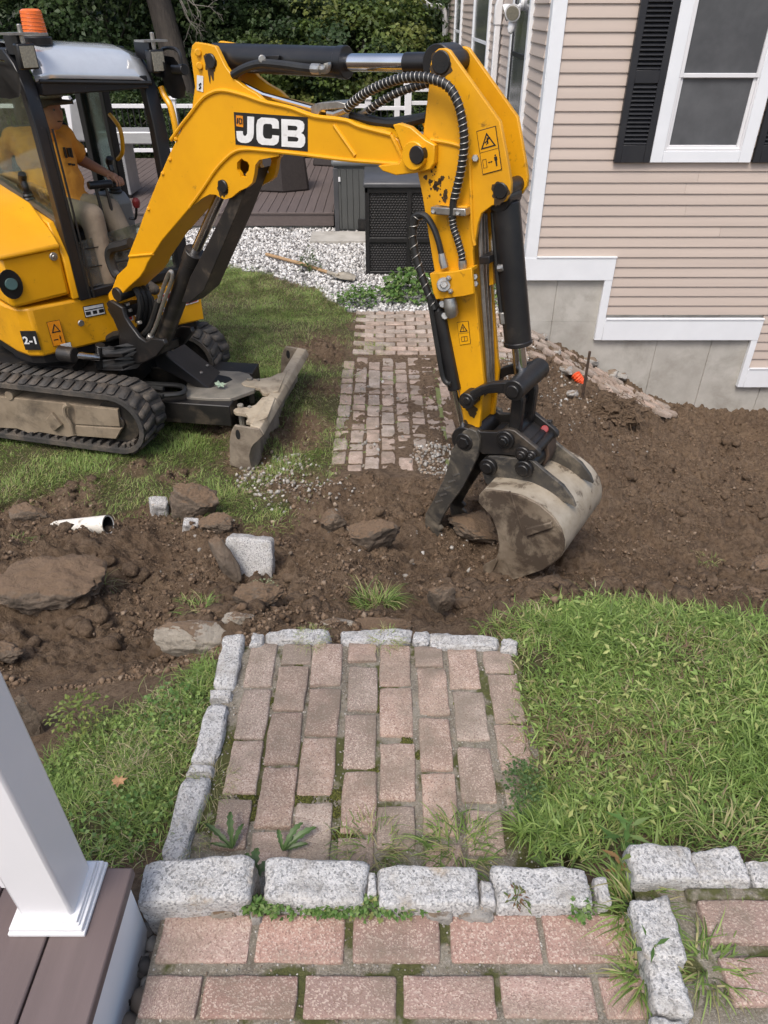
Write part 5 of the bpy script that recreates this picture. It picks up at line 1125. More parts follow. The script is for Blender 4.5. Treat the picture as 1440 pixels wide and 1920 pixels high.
part('cutting_edge', MB().prism(B.poly(c7([(480, 1678), (500, 1650), (760, 1612), (745, 1628)]), -qs-.015), B.l*(2*qs+.03)), 'bucket_side', bucket, .002)
ce = c7([(500, 730), (545, 704), (600, 703), (700, 715), (800, 722), (866, 732), (960, 812), (1100, 925), (1170, 1020), (1195, 1085), (1100, 1040), (960, 985), (860, 960), (690, 950), (560, 935), (520, 900), (497, 830)])
part('bucket_ear', mirror_plates(MB(), B, ce, .15, .025), 'thumb', bucket, .003)
for p in ([(552, 770)], [(820, 785)]):
    P_ = bp(B, *c7(p)[0], -.15); part('bucket_pin', MB().cyl(P_-B.l*.03, P_+B.l*.33, .05, 24).cyl(P_-B.l*.045, P_, .032, 20), 'cast', bucket)
part('wear_strip', MB().prism(B.poly(c7([(690, 968), (706, 962), (800, 1270), (786, 1275)]), -qs-.016), B.l*.006).prism(B.poly(c7([(820, 1250), (1010, 1200), (1020, 1240), (830, 1305)]), -qs-.03), B.l*.02), 'bucket_side', bucket, .003)
# thumb
tp = c7([(330, 560), (350, 515), (400, 495), (450, 515), (475, 570), (470, 650), (455, 720), (420, 800), (350, 940), (260, 1060), (200, 1160), (170, 1220), (197, 1250), (170, 1272), (198, 1300), (207, 1340), (188, 1362), (100, 1352), (66, 1210), (68, 1140), (130, 1030), (200, 890), (245, 760), (262, 660)])
th = mirror_plates(MB(), B, tp, .165, .028)
th.prism(B.poly(c7([(280, 700), (330, 720), (230, 930), (150, 1090), (110, 1200), (85, 1190), (95, 1110), (190, 920)]), -.14), B.l*.28)
thumb = part('thumb', th, 'thumb', EX, .005)
tm = [(215, 970), (235, 1000), (195, 1010), (170, 985)]
for k in range(5):
    t = k/4; cx, cy = 300-130*t, 850+200*t
    part('weld_bead', MB().prism(B.poly(c7([(cx-28, cy-8), (cx+22, cy-22), (cx+28, cy-12), (cx-22, cy+4)]), -.168), B.l*.004), 'zinc', thumb)

# cab
def pillar(q0, q1, mat='black_cab'):
    prof = [(.015, .99), (.0, 1.6), (-.02, 2.10), (-.06, 2.33), (-.13, 2.45), (-.24, 2.53), (-.26, 2.47), (-.18, 2.40), (-.13, 2.29), (-.10, 2.1), (-.09, 1.6), (-.08, .99)]
    return MB().prism([U.w(s, q0, z) for s, z in prof], U.l*(q1-q0))
cabf = pillar(-.035, .055); cabf.prism([p for p in [U.w(s, .80, z) for s, z in [(.015, .99), (.0, 1.6), (-.02, 2.10), (-.06, 2.33), (-.13, 2.45), (-.24, 2.53), (-.26, 2.47), (-.18, 2.40), (-.13, 2.29), (-.10, 2.1), (-.09, 1.6), (-.08, .99)]]], U.l*.10)
cabf.pbox(U, -.08, .012, .055, .80, .995, 1.06)                        # sill
cabf.pbox(U, -.10, .004, .055, .80, 2.285, 2.362)                     # windscreen header
for q in (-.03, .84): cabf.pbox(U, -1.28, -1.18, q, q+.07, 1.0, 2.52)  # rear pillars
for q in (-.03, .84): cabf.pbox(U, -1.25, -.2, q, q+.07, 2.46, 2.53)
cabf.pbox(U, -.86, -.79, .84, .90, 1.0, 2.47)                          # door post
cabf.pbox(U, -.75, -.16, -.03, .03, 1.02, 1.5).pbox(U, -1.2, -.16, -.028, .028, 1.44, 1.52)
cab = part('cab_frame', cabf, 'black_cab', EX, .008)
part('window_sill', MB().prism([U.w(-.095, -.034, 1.44), U.w(-1.2, -.034, 1.60), U.w(-1.2, -.034, 1.69), U.w(-.095, -.034, 1.53)], U.l*.07), pm('brown window seal', (.10, .072, .042), None, 8, .5), cab, .004)
for q in (.045, .075): part('seal', MB().prism([U.w(.017, q-.012, 1.0), U.w(.002, q-.012, 1.6), U.w(-.018, q-.012, 2.1), U.w(-.018, q, 2.1), U.w(.002, q, 1.6), U.w(.017, q, 1.0)], U.d*.006), 'rubber', cab)
part('roof', MB().prism([U.w(s, q, 2.52) for s, q in [(-.42, .0), (-1.3, .0), (-1.3, .90), (-.42, .90)]], (0, 0, .05)), 'black_cab', cab, .015)
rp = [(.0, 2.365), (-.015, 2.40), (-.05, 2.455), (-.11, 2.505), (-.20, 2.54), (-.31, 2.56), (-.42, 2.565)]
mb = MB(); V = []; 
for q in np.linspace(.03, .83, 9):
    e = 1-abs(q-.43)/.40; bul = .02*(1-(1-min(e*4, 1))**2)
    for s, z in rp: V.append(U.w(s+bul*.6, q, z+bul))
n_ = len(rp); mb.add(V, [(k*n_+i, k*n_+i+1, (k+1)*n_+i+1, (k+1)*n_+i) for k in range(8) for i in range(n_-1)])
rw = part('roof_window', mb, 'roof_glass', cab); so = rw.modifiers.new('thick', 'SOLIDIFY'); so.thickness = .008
part('seal', MB().tube([U.w(.005, .05, 2.366), U.w(.008, .3, 2.366), U.w(.008, .6, 2.366), U.w(.005, .82, 2.366)], .012, 8), 'rubber', cab)
def pane(name, pts, nrm, mat): return part(name, MB().prism(pts, nrm*.006), mat, cab, flat=True)
pane('side_window', [U.w(s, .0, z) for s, z in [(-.10, 1.50), (-1.18, 1.66), (-1.18, 2.46), (-.26, 2.46), (-.18, 2.40), (-.13, 2.29), (-.10, 2.1)]], U.l, 'cab_glass')
pane('lower_windscreen', [U.w(s, q, z) for s, q, z in [(-.035, .055, 1.06), (-.035, .80, 1.06), (-.045, .80, 1.50), (-.045, .055, 1.38)]], -U.d, 'dusty_glass')
pane('door_window', [U.w(s, .87, z) for s, z in [(-.86, 1.05), (-1.18, 1.05), (-1.18, 2.46), (-.86, 2.46)]], U.l, 'door_glass')
for s, q in ((.012, -.03), (.012, .845)):
    L_ = MB(); wl = part('work_light', L_.pbox(U, s-.04, s+.03, q-.02, q+.09, 2.425, 2.56), 'black', cab, .01)
    part('lens', MB().pbox(U, s+.03, s+.036, q-.008, q+.078, 2.437, 2.548), 'lamp_glass', wl)
    part('lamp_bracket', MB().pbox(U, s-.10, s+.03, q-.05, q+.13, 2.60, 2.612).cyl(U.w(s, q+.035, 2.55), U.w(s, q+.035, 2.66), .014), 'zinc', wl)
    part('lamp_arm', MB().pbox(U, s-.22, s-.02, q+.01, q+.05, 2.50, 2.60), 'black_cab', wl)
bsx = U.sz(66, 70, .20)[0]+.02
be = part('beacon', MB().tube([U.w(bsx, .20, 2.62), U.w(bsx, .20, 2.622), U.w(bsx, .20, 2.735), U.w(bsx, .20, 2.745), U.w(bsx, .20, 2.747)], [.05, .072, .064, .05, .02], 22), 'beacon', EX)
part('beacon_base', MB().cyl(U.w(bsx, .20, 2.555), U.w(bsx, .20, 2.60), .092, 24), 'black', be); part('beacon_ring', MB().cyl(U.w(bsx, .20, 2.60), U.w(bsx, .20, 2.622), .075, 24), 'zinc', be)
rb_ = MB()
for k in range(5): rb_.tube([U.w(bsx+(.0725-.0018*k)*cos(a), .20+(.0725-.0018*k)*sin(a), 2.638+.02*k) for a in np.linspace(0, 2*pi, 25)], .0018, 5, False)
part('lens_rib', rb_, 'beacon', be)
# mirrors
mR = [bp(U, *p, -.16) for p in [(-40, 110), (20, 118), (36, 140), (40, 165), (36, 182), (20, 186), (-10, 182), (-45, 165)]]
part('mirror', MB().prism(mR, -U.d*.05), 'black', EX, .012)
mL = [bp(U, *p, 1.0) for p in c1([(925, 330), (945, 312), (975, 318), (1000, 350), (1030, 440), (1048, 500), (1040, 545), (1010, 560), (985, 540), (955, 470), (930, 390)])]
ml = part('mirror', MB().prism(mL, -U.d*.09), 'black', EX, .02)
part('mirror_guard', MB().tube(smooth([bp(U, *p, 1.0) for p in c1([(915, 310), (910, 285), (930, 272), (980, 275), (1010, 300), (1022, 360)])], 5), .012, 8), 'black', ml)
part('mirror_arm', MB().tube([bp(U, *p, .97) for p in c1([(850, 300), (905, 360), (930, 360)])], .014, 8).cyl(bp(U, *c1([(980, 390)])[0], 1.02), bp(U, *c1([(1040, 392)])[0], 1.02), .035), 'black', ml)
part('mirror_bracket', MB().prism([bp(U, *p, .91) for p in c1([(845, 300), (930, 355), (935, 440), (880, 430), (850, 380)])], -U.d*.01), 'black_cab', ml)
part('grab_handle', MB().tube(smooth([bp(U, *p, .92) for p in c1([(905, 490), (925, 540), (955, 590), (975, 660), (990, 740), (992, 790)])], 5), .022, 10), 'yellow', cab)
gh = [(617, 645), (640, 670), (670, 715), (685, 770), (690, 850), (672, 885), (645, 905)]
part('grab_handle', MB().tube(smooth([bp(U, *p, .86) for p in c1(gh)], 5), .016, 10), 'yellow', cab)
# inside the cab
sx = -.78
seat = part('seat', MB().pbox(U, sx-.22, sx+.28, .12, .60, 1.22, 1.34).pbox(U, sx-.30, sx-.18, .12, .60, 1.3, 2.02).pbox(U, sx-.28, sx+.26, .06, .66, .98, 1.22), 'seat', EX, .03)
part('headrest', MB().pbox(U, sx-.28, sx-.19, .24, .48, 2.06, 2.26), 'seat', seat, .03)
for q, px, py in ((.74, 218, 365), (-.0, 60, 400)):
    s_, z_ = U.sz(px, py, q); zz = z_
    pod = part('control_pod', MB().prism([U.w(s_-.30, q-.06, 1.0), U.w(s_+.10, q-.06, 1.0), U.w(s_+.11, q-.06, zz-.04), U.w(s_+.02, q-.06, zz+.02), U.w(s_-.30, q-.06, zz-.02)], U.l*.13), 'pod', EX, .02)
    n_ = 12; bel = [U.w(s_, q, zz+.015+.012*k) for k in range(n_)]; part('bellows', MB().tube(bel, [(.058-.0028*k)*(1 if k % 2 else .86) for k in range(n_)], 16), 'rubber', pod)
    part('joystick', MB().tube(smooth([U.w(s_, q, zz+.12), U.w(s_+.01, q, zz+.17), U.w(s_-.005, q, zz+.23), U.w(s_+.015, q, zz+.27)], 4), [.018]*4+[.024]*4+[.03]*3+[.03, .026], 10), 'black', pod)
for px0, py0, px1, py1, q in ((200, 420, 178, 347, .40), (218, 415, 197, 345, .48)):
    s_, z_ = U.sz(px1, py1, q); s2, z2 = U.sz(px0, py0, q); lv = part('travel_lever', MB().tube([U.w(s2, q, z2-.25), U.w(s_, q, z_)], .012, 8).cyl(U.w(s_, q-.05, z_), U.w(s_, q+.05, z_), .028), 'black', EX)
s_, z_ = U.sz(256, 384, .72); part('lock_lever', MB().tube(smooth([U.w(s_-.05, .66, z_-.10), U.w(s_-.02, .70, z_-.10), U.w(s_, .72, z_)], 4), .010, 8), 'black', EX)
part('lever_knob', MB().tube([U.w(s_, .72, z_-.02), U.w(s_, .72, z_), U.w(s_, .72, z_+.03), U.w(s_, .72, z_+.05)], [.02, .03, .03, .015], 12), 'red_knob', EX)
gl = MB()
for z in (1.2, 1.33): gl.prism([U.w(-.028, .10, z), U.w(-.028, .52, z+.015), U.w(-.028, .52, z+.022), U.w(-.028, .10, z+.007)], U.d*.003)
part('screen_bar', gl, 'black', cab)
part('dark_sheet', MB().pbox(U, -.082, -.055, .10, .66, .985, 1.27), 'black_dirty', EX, .012)  # black sheet before the shins stands in for the darkness below the knees
part('cab_floor', MB().pbox(U, -1.25, -.08, .03, .84, .94, .985), 'black', EX)

# ------------------------------------------------------------------ operator
def skin(name, nodes, edges, mat, parent, root=0, sub=2):
    me = bpy.data.meshes.new(name); me.from_pydata([tuple(map(float, n[0])) for n in nodes], edges, []); o = mesh_obj(name, me, mat, parent)
    o.modifiers.new('skin', 'SKIN'); sv = me.skin_vertices[0].data
    for i, n in enumerate(nodes): r = n[1]; sv[i].radius = (r, r) if not hasattr(r, '__len__') else r
    sv[root].use_root = True
    for m_ in o.modifiers: m_.use_smooth_shade = True
    s = o.modifiers.new('sub', 'SUBSURF'); s.levels = sub; s.render_levels = sub; return o
hip = U.w(-.68, .33, 1.48); W = lambda s, q, z: U.w(s, q, z)
man_ = thing('person', 'seated operator in orange shirt and brown brimmed hat, hand on the joystick', 'person', hip)
shL, shR = bp(U, 116, 252, .48), bp(U, 24, 258, .15)
elL = bp(U, 152, 300, .60); haL = bp(U, 206, 328, .70); elR = bp(U, 8, 322, .13); haR = bp(U, 72, 356, .10)
neck = W(-.72, .30, 2.03); chest = W(-.77, .28, 1.86); belly = W(-.74, .30, 1.66); head = W(-.62, .33, 2.15)
knL = bp(U, 205, 392, .50); knR = bp(U, 172, 405, .24); ftL = W(-.06, .52, 1.02); ftR = W(-.08, .24, 1.02)
def fused(name, segs, mat, parent, vox=.012, sm=6):     # tapered limbs melted into one continuous surface
    mb = MB()
    for a, ra, b, rb in segs:
        a = np.array(a, float); b = np.array(b, float); d = b-a; L = np.linalg.norm(d); d /= L; P_ = []; R_ = []
        for k in range(6): t = pi/2*(1-k/5); P_.append(a-d*ra*sin(t)); R_.append(max(ra*cos(t), .002))
        for k in range(6): t = pi/2*k/5; P_.append(b+d*rb*sin(t)); R_.append(max(rb*cos(t), .002))
        mb.tube(P_, R_, 16)
    o = part(name, mb, mat, parent); r = o.modifiers.new('fuse', 'REMESH'); r.mode = 'VOXEL'; r.voxel_size = vox; r.use_smooth_shade = True
    c = o.modifiers.new('soft', 'SMOOTH'); c.iterations = sm; c.factor = .5; return o
lat = U.l
fused('body', [(hip-lat*.08, .10, hip+lat*.08, .10), (hip, .13, belly, .14), (belly, .14, chest, .14), (shR, .06, shL, .06), (chest, .10, neck, .06), (neck, .06, head-upv*.05, .055), (shL, .058, elL, .046), (elL, .046, haL, .030), (shR, .058, elR, .046), (elR, .046, haR, .030), (hip+lat*.09, .085, knL, .06), (knL, .06, ftL, .045), (hip-lat*.09, .085, knR, .06), (knR, .06, ftR, .045)], 'skin', man_)
mid = chest*.4+neck*.6
tex = bpy.data.textures.new('folds', 'CLOUDS'); tex.noise_scale = .09
shirt = fused('shirt', [(hip-lat*.05+upv*.01, .145, hip+lat*.05+upv*.01, .145), (hip+upv*.02, .155, belly, .178), (belly-lat*.03, .168, chest-lat*.06, .152), (belly+lat*.03, .168, chest+lat*.06, .152), (shR-upv*.015, .085, shL-upv*.015, .085), (chest-lat*.06, .15, shR*.7+mid*.3-upv*.05, .10), (chest+lat*.06, .15, shL*.7+mid*.3-upv*.05, .10), (shL-upv*.01, .085, shL*.3+elL*.7, .075), (shR-upv*.01, .085, shR*.3+elR*.7, .075)], 'shirt', man_)
dm = shirt.modifiers.new('folds', 'DISPLACE'); dm.texture = tex; dm.strength = .035; dm.mid_level = .5
fused('collar', [(neck-upv*.035, .078, neck-upv*.015, .076)], 'shirt', man_, .008, 2)
sm_ = MB()
for k, (q0, z0, w_, h_) in enumerate([(.46, 1.84, .012, .07), (.485, 1.845, .014, .06), (.505, 1.84, .012, .065), (.47, 1.79, .02, .012), (.50, 1.785, .016, .012)]): sm_.pbox(U, -.612, -.590, q0-.10, q0-.10+w_, z0+.01, z0+.01+h_)
part('shirt_print', sm_, 'ink_black', shirt)
fused('trousers', [(hip-lat*.07, .125, hip+lat*.07, .125), (hip+lat*.08, .115, knL, .085), (knL, .085, ftL+upv*.06, .072), (hip-lat*.08, .115, knR, .085), (knR, .085, ftR+upv*.06, .072)], 'trousers', man_)
for f_ in (ftL, ftR): fused('boot', [(f_-upv*.01, .05, f_+U.d*.14-upv*.02, .042)], 'bark', man_, .01, 3)
# head: faces along the machine, turned a little to its left
fw = U.d*.95+U.l*.30; fw /= np.linalg.norm(fw); sdv = np.cross(upv, fw)
def hw(f, l, u): return head+fw*f+sdv*l+upv*u
bm = bmesh.new(); bmesh.ops.create_uvsphere(bm, u_segments=24, v_segments=18, radius=1)
for v in bm.verts:
    x, y, z = v.co; r = 1.0; X_ = x*.098; Y_ = y*.076; Z_ = z*.118
    if z < -.2: X_ += .012*(-z); Y_ *= 1-.28*(-z-.2)
    if x > .8 and abs(y) < .25 and -.35 < z < .15: X_ += .024*(1-abs(y)/.25)
    if x > .8 and .12 < abs(y) < .5 and 0 < z < .3: X_ -= .008
    v.co = Vector(hw(X_, Y_, Z_))
me = bpy.data.meshes.new('head'); bm.to_mesh(me); bm.free(); me.polygons.foreach_set('use_smooth', [True]*len(me.polygons)); hdo = mesh_obj('head', me, 'skin', man_)
for sgn in (-1, 1):
    part('ear', MB().tube([hw(-.005, sgn*.074, -.03), hw(-.012, sgn*.083, 0), hw(-.016, sgn*.08, .03)], [.008, .014, .008], 10), 'skin', hdo)
    part('eye', MB().tube([hw(.083, sgn*.030, .018), hw(.0855, sgn*.030, .018), hw(.087, sgn*.030, .018)], [.009, .008, .003], 10), 'pod', hdo); part('pupil', MB().cyl(hw(.086, sgn*.030, .018), hw(.0875, sgn*.030, .018), .0045, 8), 'ink_black', hdo)
part('mouth', MB().tube([hw(.088, -.025, -.055), hw(.094, 0, -.056), hw(.088, .025, -.055)], .005, 6), 'hat', hdo)
part('hair', MB().tube([hw(-.03, 0, -.04), hw(-.035, 0, .0), hw(-.03, 0, .05)], [.07, .083, .088], 18), 'hair', hdo)
ht = MB(); n_ = 28
prof = [(.165, .058), (.165, .066), (.098, .075), (.096, .10), (.088, .145), (.06, .165), (.0, .17)]
ht.add([hw(r*cos(2*pi*k/n_)*1.12, r*sin(2*pi*k/n_), u-.02*(cos(4*pi*k/n_) < 0)*(r > .15)) for r, u in prof for k in range(n_)], [(i*n_+k, i*n_+(k+1) % n_, (i+1)*n_+(k+1) % n_, (i+1)*n_+k) for i in range(len(prof)-1) for k in range(n_)]+[tuple(range(n_))])
part('hat', ht, 'hat', man_)
part('goggles', MB().tube([hw(.098*1.1*cos(a), .100*sin(a), .10) for a in np.linspace(-1.2, 1.2, 12)], .012, 8), 'lamp_glass', man_)
def hand(name, P0, fwd, up_, side_, parent):
    fwd = fwd/np.linalg.norm(fwd); k = [(P0, .026), (P0+fwd*.05, (.022, .036))]; e = [(0, 1)]
    skin(name, [(P0-fwd*.03, .026), (P0, .030), (P0+fwd*.045, .034), (P0+fwd*.07, .030)], [(0, 1), (1, 2), (2, 3)], 'skin', parent)
    for i, (o, L) in enumerate(zip((-.028, -.0095, .0095, .028), (.062, .072, .068, .054))):
        b = P0+fwd*.06+side_*o
        skin('finger', [(b-fwd*.02, .0095), (b+fwd*L*.4+up_*.004, .009), (b+fwd*L*.6-up_*.022, .0085), (b+fwd*L*.45-up_*.045, .0075)], [(0, 1), (1, 2), (2, 3)], 'skin', parent)
    b = P0+fwd*.015-side_*.03; skin('thumb', [(b, .012), (b+fwd*.03-side_*.025, .0105), (b+fwd*.06-side_*.02-up_*.015, .009)], [(0, 1), (1, 2)], 'skin', parent)
hf = haL-elL; hand('hand', haL, hf, upv, U.l, man_); hand('hand', haR, haR-elR, upv, -U.l, man_)

# ------------------------------------------------------------------ loose stones, pipe, tools
def zdepth(P): return P[1]*cos(PITCH)+(CAM_H-P[2])*sin(PITCH)
def boulder(px0, px1, py0, py1, label, seed, mat='boulder', p=2.8, amp=.13, cut=4, sink=.25, deep=.5, yaw=0, name='boulder', cat='boulder', group='dug up boulders', tilt=(0, 0), sub=5, Z=None, under=.22):
    cx, cy = (px0+px1)/2, (py0+py1)/2; Pb = surf_hit(cx, py1-(py1-py0)*.12) if Z is None else atZ(cx, py1-(py1-py0)*.12, Z); d = zdepth(Pb); w = (px1-px0)/F_PX*d
    hh = (py1-py0)/F_PX*d; el = math.atan2(CAM_H-Pb[2], Pb[1]); dp = min(w*deep, hh*1.1); h = max((hh-dp*sin(el)*.8)/cos(el), w*.40)
    me = rock_mesh(name, (w/2*1.06, dp/2*1.1, h/2*1.1), seed, p, amp, 1.7, sub, mat, cut, under)
    o = mesh_obj(name, me); r = ray(cx, cy); t = (Pb[1]+dp*.32)/r[1]; C = EYE+r*t; at_loc(o, (C[0], C[1], max(C[2]-h*.06, G1(C[0], C[1])+h*.06)), None, (tilt[0], tilt[1], yaw)); return tag(o, label, cat, group)
BL = [
 (305, 405, 898, 985, 'large brown boulder resting on the lawn edge beside the white pipe', 1, 'boulder', 3.2, .12, 5),
 (368, 442, 955, 1010, 'soil caked boulder leaning in front of the large lawn edge boulder', 2, 'boulder', 2.6, .14, 3),
 (10, 190, 1058, 1152, 'biggest flat boulder with soil heaped on top, at the left of the dug trench', 3, 'boulder', 4.6, .16, 1),
 (-30, 42, 1195, 1248, 'dark rock cut by the left edge of the photo below the biggest flat boulder', 4, 'boulder', 2.6, .14, 4),
 (20, 94, 938, 990, 'rounded dirty rock on the lawn edge left of the white pipe', 5, 'boulder', 2.5, .13, 3),
 (293, 432, 1148, 1238, 'pale tan fieldstone slab beside the far left corner of the brick pad', 6, 'pale_stone', 3.4, .08, 5),
 (405, 475, 1143, 1190, 'pale chipped rock just behind the corner kerb of the brick pad', 7, 'pale_stone', 2.6, .15, 4),
 (440, 532, 1085, 1150, 'soil covered rock with a sprig of weed, below the square granite block', 8, 'boulder', 2.6, .15, 4),
 (594, 652, 950, 1002, 'small grey brown rock standing left of the trench boulder', 9, 'boulder', 2.8, .13, 4),
 (645, 748, 958, 1042, 'broad soil caked boulder in the middle of the trench left of the grab thumb', 10, 'boulder', 2.8, .12, 5),
 (800, 852, 1085, 1150, 'narrow dirty stone lying in the trench below the bucket mouth', 11, 'boulder', 2.5, .12, 3),
 (18, 78, 1300, 1395, 'soil covered rock beside the white porch post', 12, 'boulder', 2.6, .13, 4),
 (1370, 1432, 1095, 1128, 'small rock at the far edge of the right hand grass', 13, 'boulder', 2.6, .13, 3),
 (1405, 1475, 1040, 1072, 'low rock half buried in the dirt at the right edge of the photo', 14, 'boulder', 2.6, .13, 3),
 (600, 660, 1155, 1185, 'flat tan stone just behind the far kerb of the brick pad', 15, 'pale_stone', 2.8, .1, 3),
 (660, 770, 1165, 1192, 'wide flat grey brown stone bedded against the far kerb of the pad', 16, 'boulder', 3, .1, 3),
]
P_ = surf_hit(100, 1140); d_ = zdepth(P_); me = rock_mesh('boulder', (180/F_PX*d_/2*1.05, .145, .125), 3, 4.2, .13, 1.6, 5, 'boulder', 1, .35); C_ = EYE+ray(100, 1103)*((P_[1]+.09)/ray(100, 1103)[1])
tag(at_loc(mesh_obj('boulder', me), C_, None, (.12, .05, .1)), BL[2][4], 'boulder', 'dug up boulders')
for a in BL[:2]+BL[3:]: boulder(*a[:6], mat=a[6], p=a[7], amp=a[8], cut=a[9], under=.5 if a[5] == 3 else .25, deep=.5)
rk = boulder(840, 940, 955, 1015, 'flat rock gripped between the grab thumb and the bucket', 17, 'boulder', 3, .12, 4, sink=.1, deep=.7, Z=.02, tilt=(.1, .15))
def block(px, py, lx, ly, lz, label, seed, rot, mat='granite', dz=0, group='loose granite blocks'):
    P = surf_hit(px, py); me = hewn_mesh('granite_block', (lx/2, ly/2, lz/2), seed, 12, .006, .004, 11, mat); o = mesh_obj('granite_block', me)
    at_loc(o, (P[0], P[1], P[2]+dz), None, rot); return tag(o, label, 'stone block', group)
block(472, 1068, .250, .10, .225, 'squared pale granite block tipped on edge in the trench', 31, (-.45, .03, -.05), dz=.085)
block(300, 958, .11, .10, .12, 'small pale granite block behind the large brown boulder', 32, (.2, .1, .3), dz=.03)
block(358, 992, .09, .08, .10, 'smallest granite block wedged under the soil caked boulder', 33, (.1, .3, .2), dz=.02)
P_ = surf_hit(430, 1085); me = rock_mesh('boulder', (.046, .042, .135), 34, 2.6, .09, 1.5, 4, 'boulder', 2); o = mesh_obj('boulder', me); C_ = EYE+ray(423, 1050)*((P_[1]-.02)/ray(423, 1050)[1])
at_loc(o, C_, None, (-.35, -.42, .2)); tag(o, 'long brown stone leaning upright against the squared granite block', 'boulder', 'dug up boulders')
for i, (a, b, c, d, l) in enumerate([(1028, 1066, 600, 628, 'broken concrete lump nearest the corner of the house foundation'), (1040, 1088, 622, 655, 'biggest rough concrete lump between the brick edging and the foundation'), (1070, 1100, 640, 662, 'pointed grey rubble below the biggest concrete lump'), (1088, 1124, 665, 688, 'pale rubble piece beside the upper end of the iron stake'), (1132, 1160, 690, 714, 'grey rubble piece by the foundation right of the iron stake'), (1150, 1176, 694, 716, 'last grey rubble piece down the foundation'), (1176, 1208, 700, 712, 'flat pale slab of rubble lying against the foundation'), (1000, 1030, 622, 640, 'grey broken kerb lump at the top of the brick edging'), (1020, 1052, 650, 672, 'pale broken kerb lump on the outer side of the brick edging, upper one'), (1048, 1078, 682, 706, 'pale broken kerb lump on the outer side of the brick edging above the orange marker'), (1062, 1086, 728, 748, 'whitish lump of rubble below the orange marker')]):
    o = boulder(a, b, c, d, l, 40+i, 'rubble', 2.8, .18, 5, sink=.2, deep=.8, name='rubble', cat='rubble', group='broken concrete along the foundation', sub=3)
# corrugated pipe
pA, pB = atZ(98, 990, .13), atZ(203, 984, .20); ax = (pB-pA); L_ = np.linalg.norm(ax); ax /= L_
pg = thing('drain_pipe', 'cut end of white corrugated drain pipe sticking out of the soil', 'pipe', pA)
npt = 140; pts = [pA-ax*.06+ax*(L_+.06)*k/npt for k in range(npt+1)]
pmb = MB().tube(pts, [(.040+.018*k/npt)+.0018*(k % 4 < 2) for k in range(npt+1)], 22, False); pmb.tube([pts[-1]+ax*.001, pts[-1]-ax*.002], [.056, .05], 22, False)
part('shell', pmb, 'pipe', pg); part('lining', MB().tube([pts[-1]-ax*.13, pts[-1]-ax*.001], .050, 20, False).add([pts[-1]-ax*.12+np.array([-ax[1]*.05*cos(t), ax[0]*.05*cos(t), .05*sin(t)]) for t in np.linspace(0, 2*pi, 16, endpoint=False)], [tuple(range(16))]), 'dark_inside', pg)
# shovel lying on the gravel
h0, h1_ = surf_hit(500, 485)+upv*.06, surf_hit(628, 522)+upv*.05
sv = thing('shovel', 'shovel with wooden handle lying on the white gravel at the lawn edge', 'shovel', h0)
part('handle', MB().tube([h0, h0*.5+h1_*.5+upv*.01, h1_], .022, 10), 'wood', sv)
dirn = (h1_-h0)/np.linalg.norm(h1_-h0); sid = np.cross(upv, dirn)
part('socket', MB().tube([h1_-dirn*.12, h1_+dirn*.06], [.026, .02], 10), 'shovel', sv)
V = []; 
for i, (t, w) in enumerate([(0, .04), (.03, .105), (.10, .125), (.2, .12), (.27, .09), (.31, .03)]):
    for j in range(7): u = (j-3)/3; V.append(h1_+dirn*(.02+t)+sid*u*w+upv*(-.02+.03*u*u+.01))
mb = MB().add(V, [(i*7+j, i*7+j+1, (i+1)*7+j+1, (i+1)*7+j) for i in range(5) for j in range(6)]); sb_ = part('blade', mb, 'shovel', sv); sb_.modifiers.new('thick', 'SOLIDIFY').thickness = .004
# stake and orange cap
P_ = surf_hit(1092, 745); Q_ = atY(1106, 659, P_[1]-.02); sk = tag(part('stake', MB().tube([P_-(Q_-P_)*.3, Q_], .013, 8), 'rust'), 'rusty iron stake standing in the dirt near the foundation', 'stake')
P_ = surf_hit(1085, 722)+upv*.03
tag(part('orange_marker', MB().tube(smooth([P_+np.array(v) for v in [(-.05, .03, .08), (-.03, .01, .06), (0, 0, .03), (.03, -.01, 0), (.05, -.02, -.04)]], 4), [.03, .045, .052, .045, .05, .042, .05, .04, .045, .036, .04, .032, .035, .026, .024, .018, .01], 9), 'orange_plastic'), 'crumpled orange plastic marker beside the iron stake', 'marker')

# ------------------------------------------------------------------ scattered soil crumbs, gravel, chips
def ico(sub):
    if sub < 0: return np.array([(1, 0, 0), (-1, 0, 0), (0, 1, 0), (0, -1, 0), (0, 0, 1), (0, 0, -1.)])*1.15, np.array([(0, 2, 4), (2, 1, 4), (1, 3, 4), (3, 0, 4), (2, 0, 5), (1, 2, 5), (3, 1, 5), (0, 3, 5)])
    bm = bmesh.new(); bmesh.ops.create_icosphere(bm, subdivisions=sub, radius=1); v = np.array([x.co[:] for x in bm.verts]); bm.faces.ensure_lookup_table()
    f = np.array([[x.index for x in fc.verts] for fc in bm.faces]); bm.free(); return v, f
def rotmats(n):
    q = RNG.normal(size=(n, 4)); q /= np.linalg.norm(q, axis=1)[:, None]; w, x, y, z = q.T
    return np.stack([np.stack([1-2*(y*y+z*z), 2*(x*y-z*w), 2*(x*z+y*w)], 1), np.stack([2*(x*y+z*w), 1-2*(x*x+z*z), 2*(y*z-x*w)], 1), np.stack([2*(x*z-y*w), 2*(y*z+x*w), 1-2*(x*x+y*y)], 1)], 1)
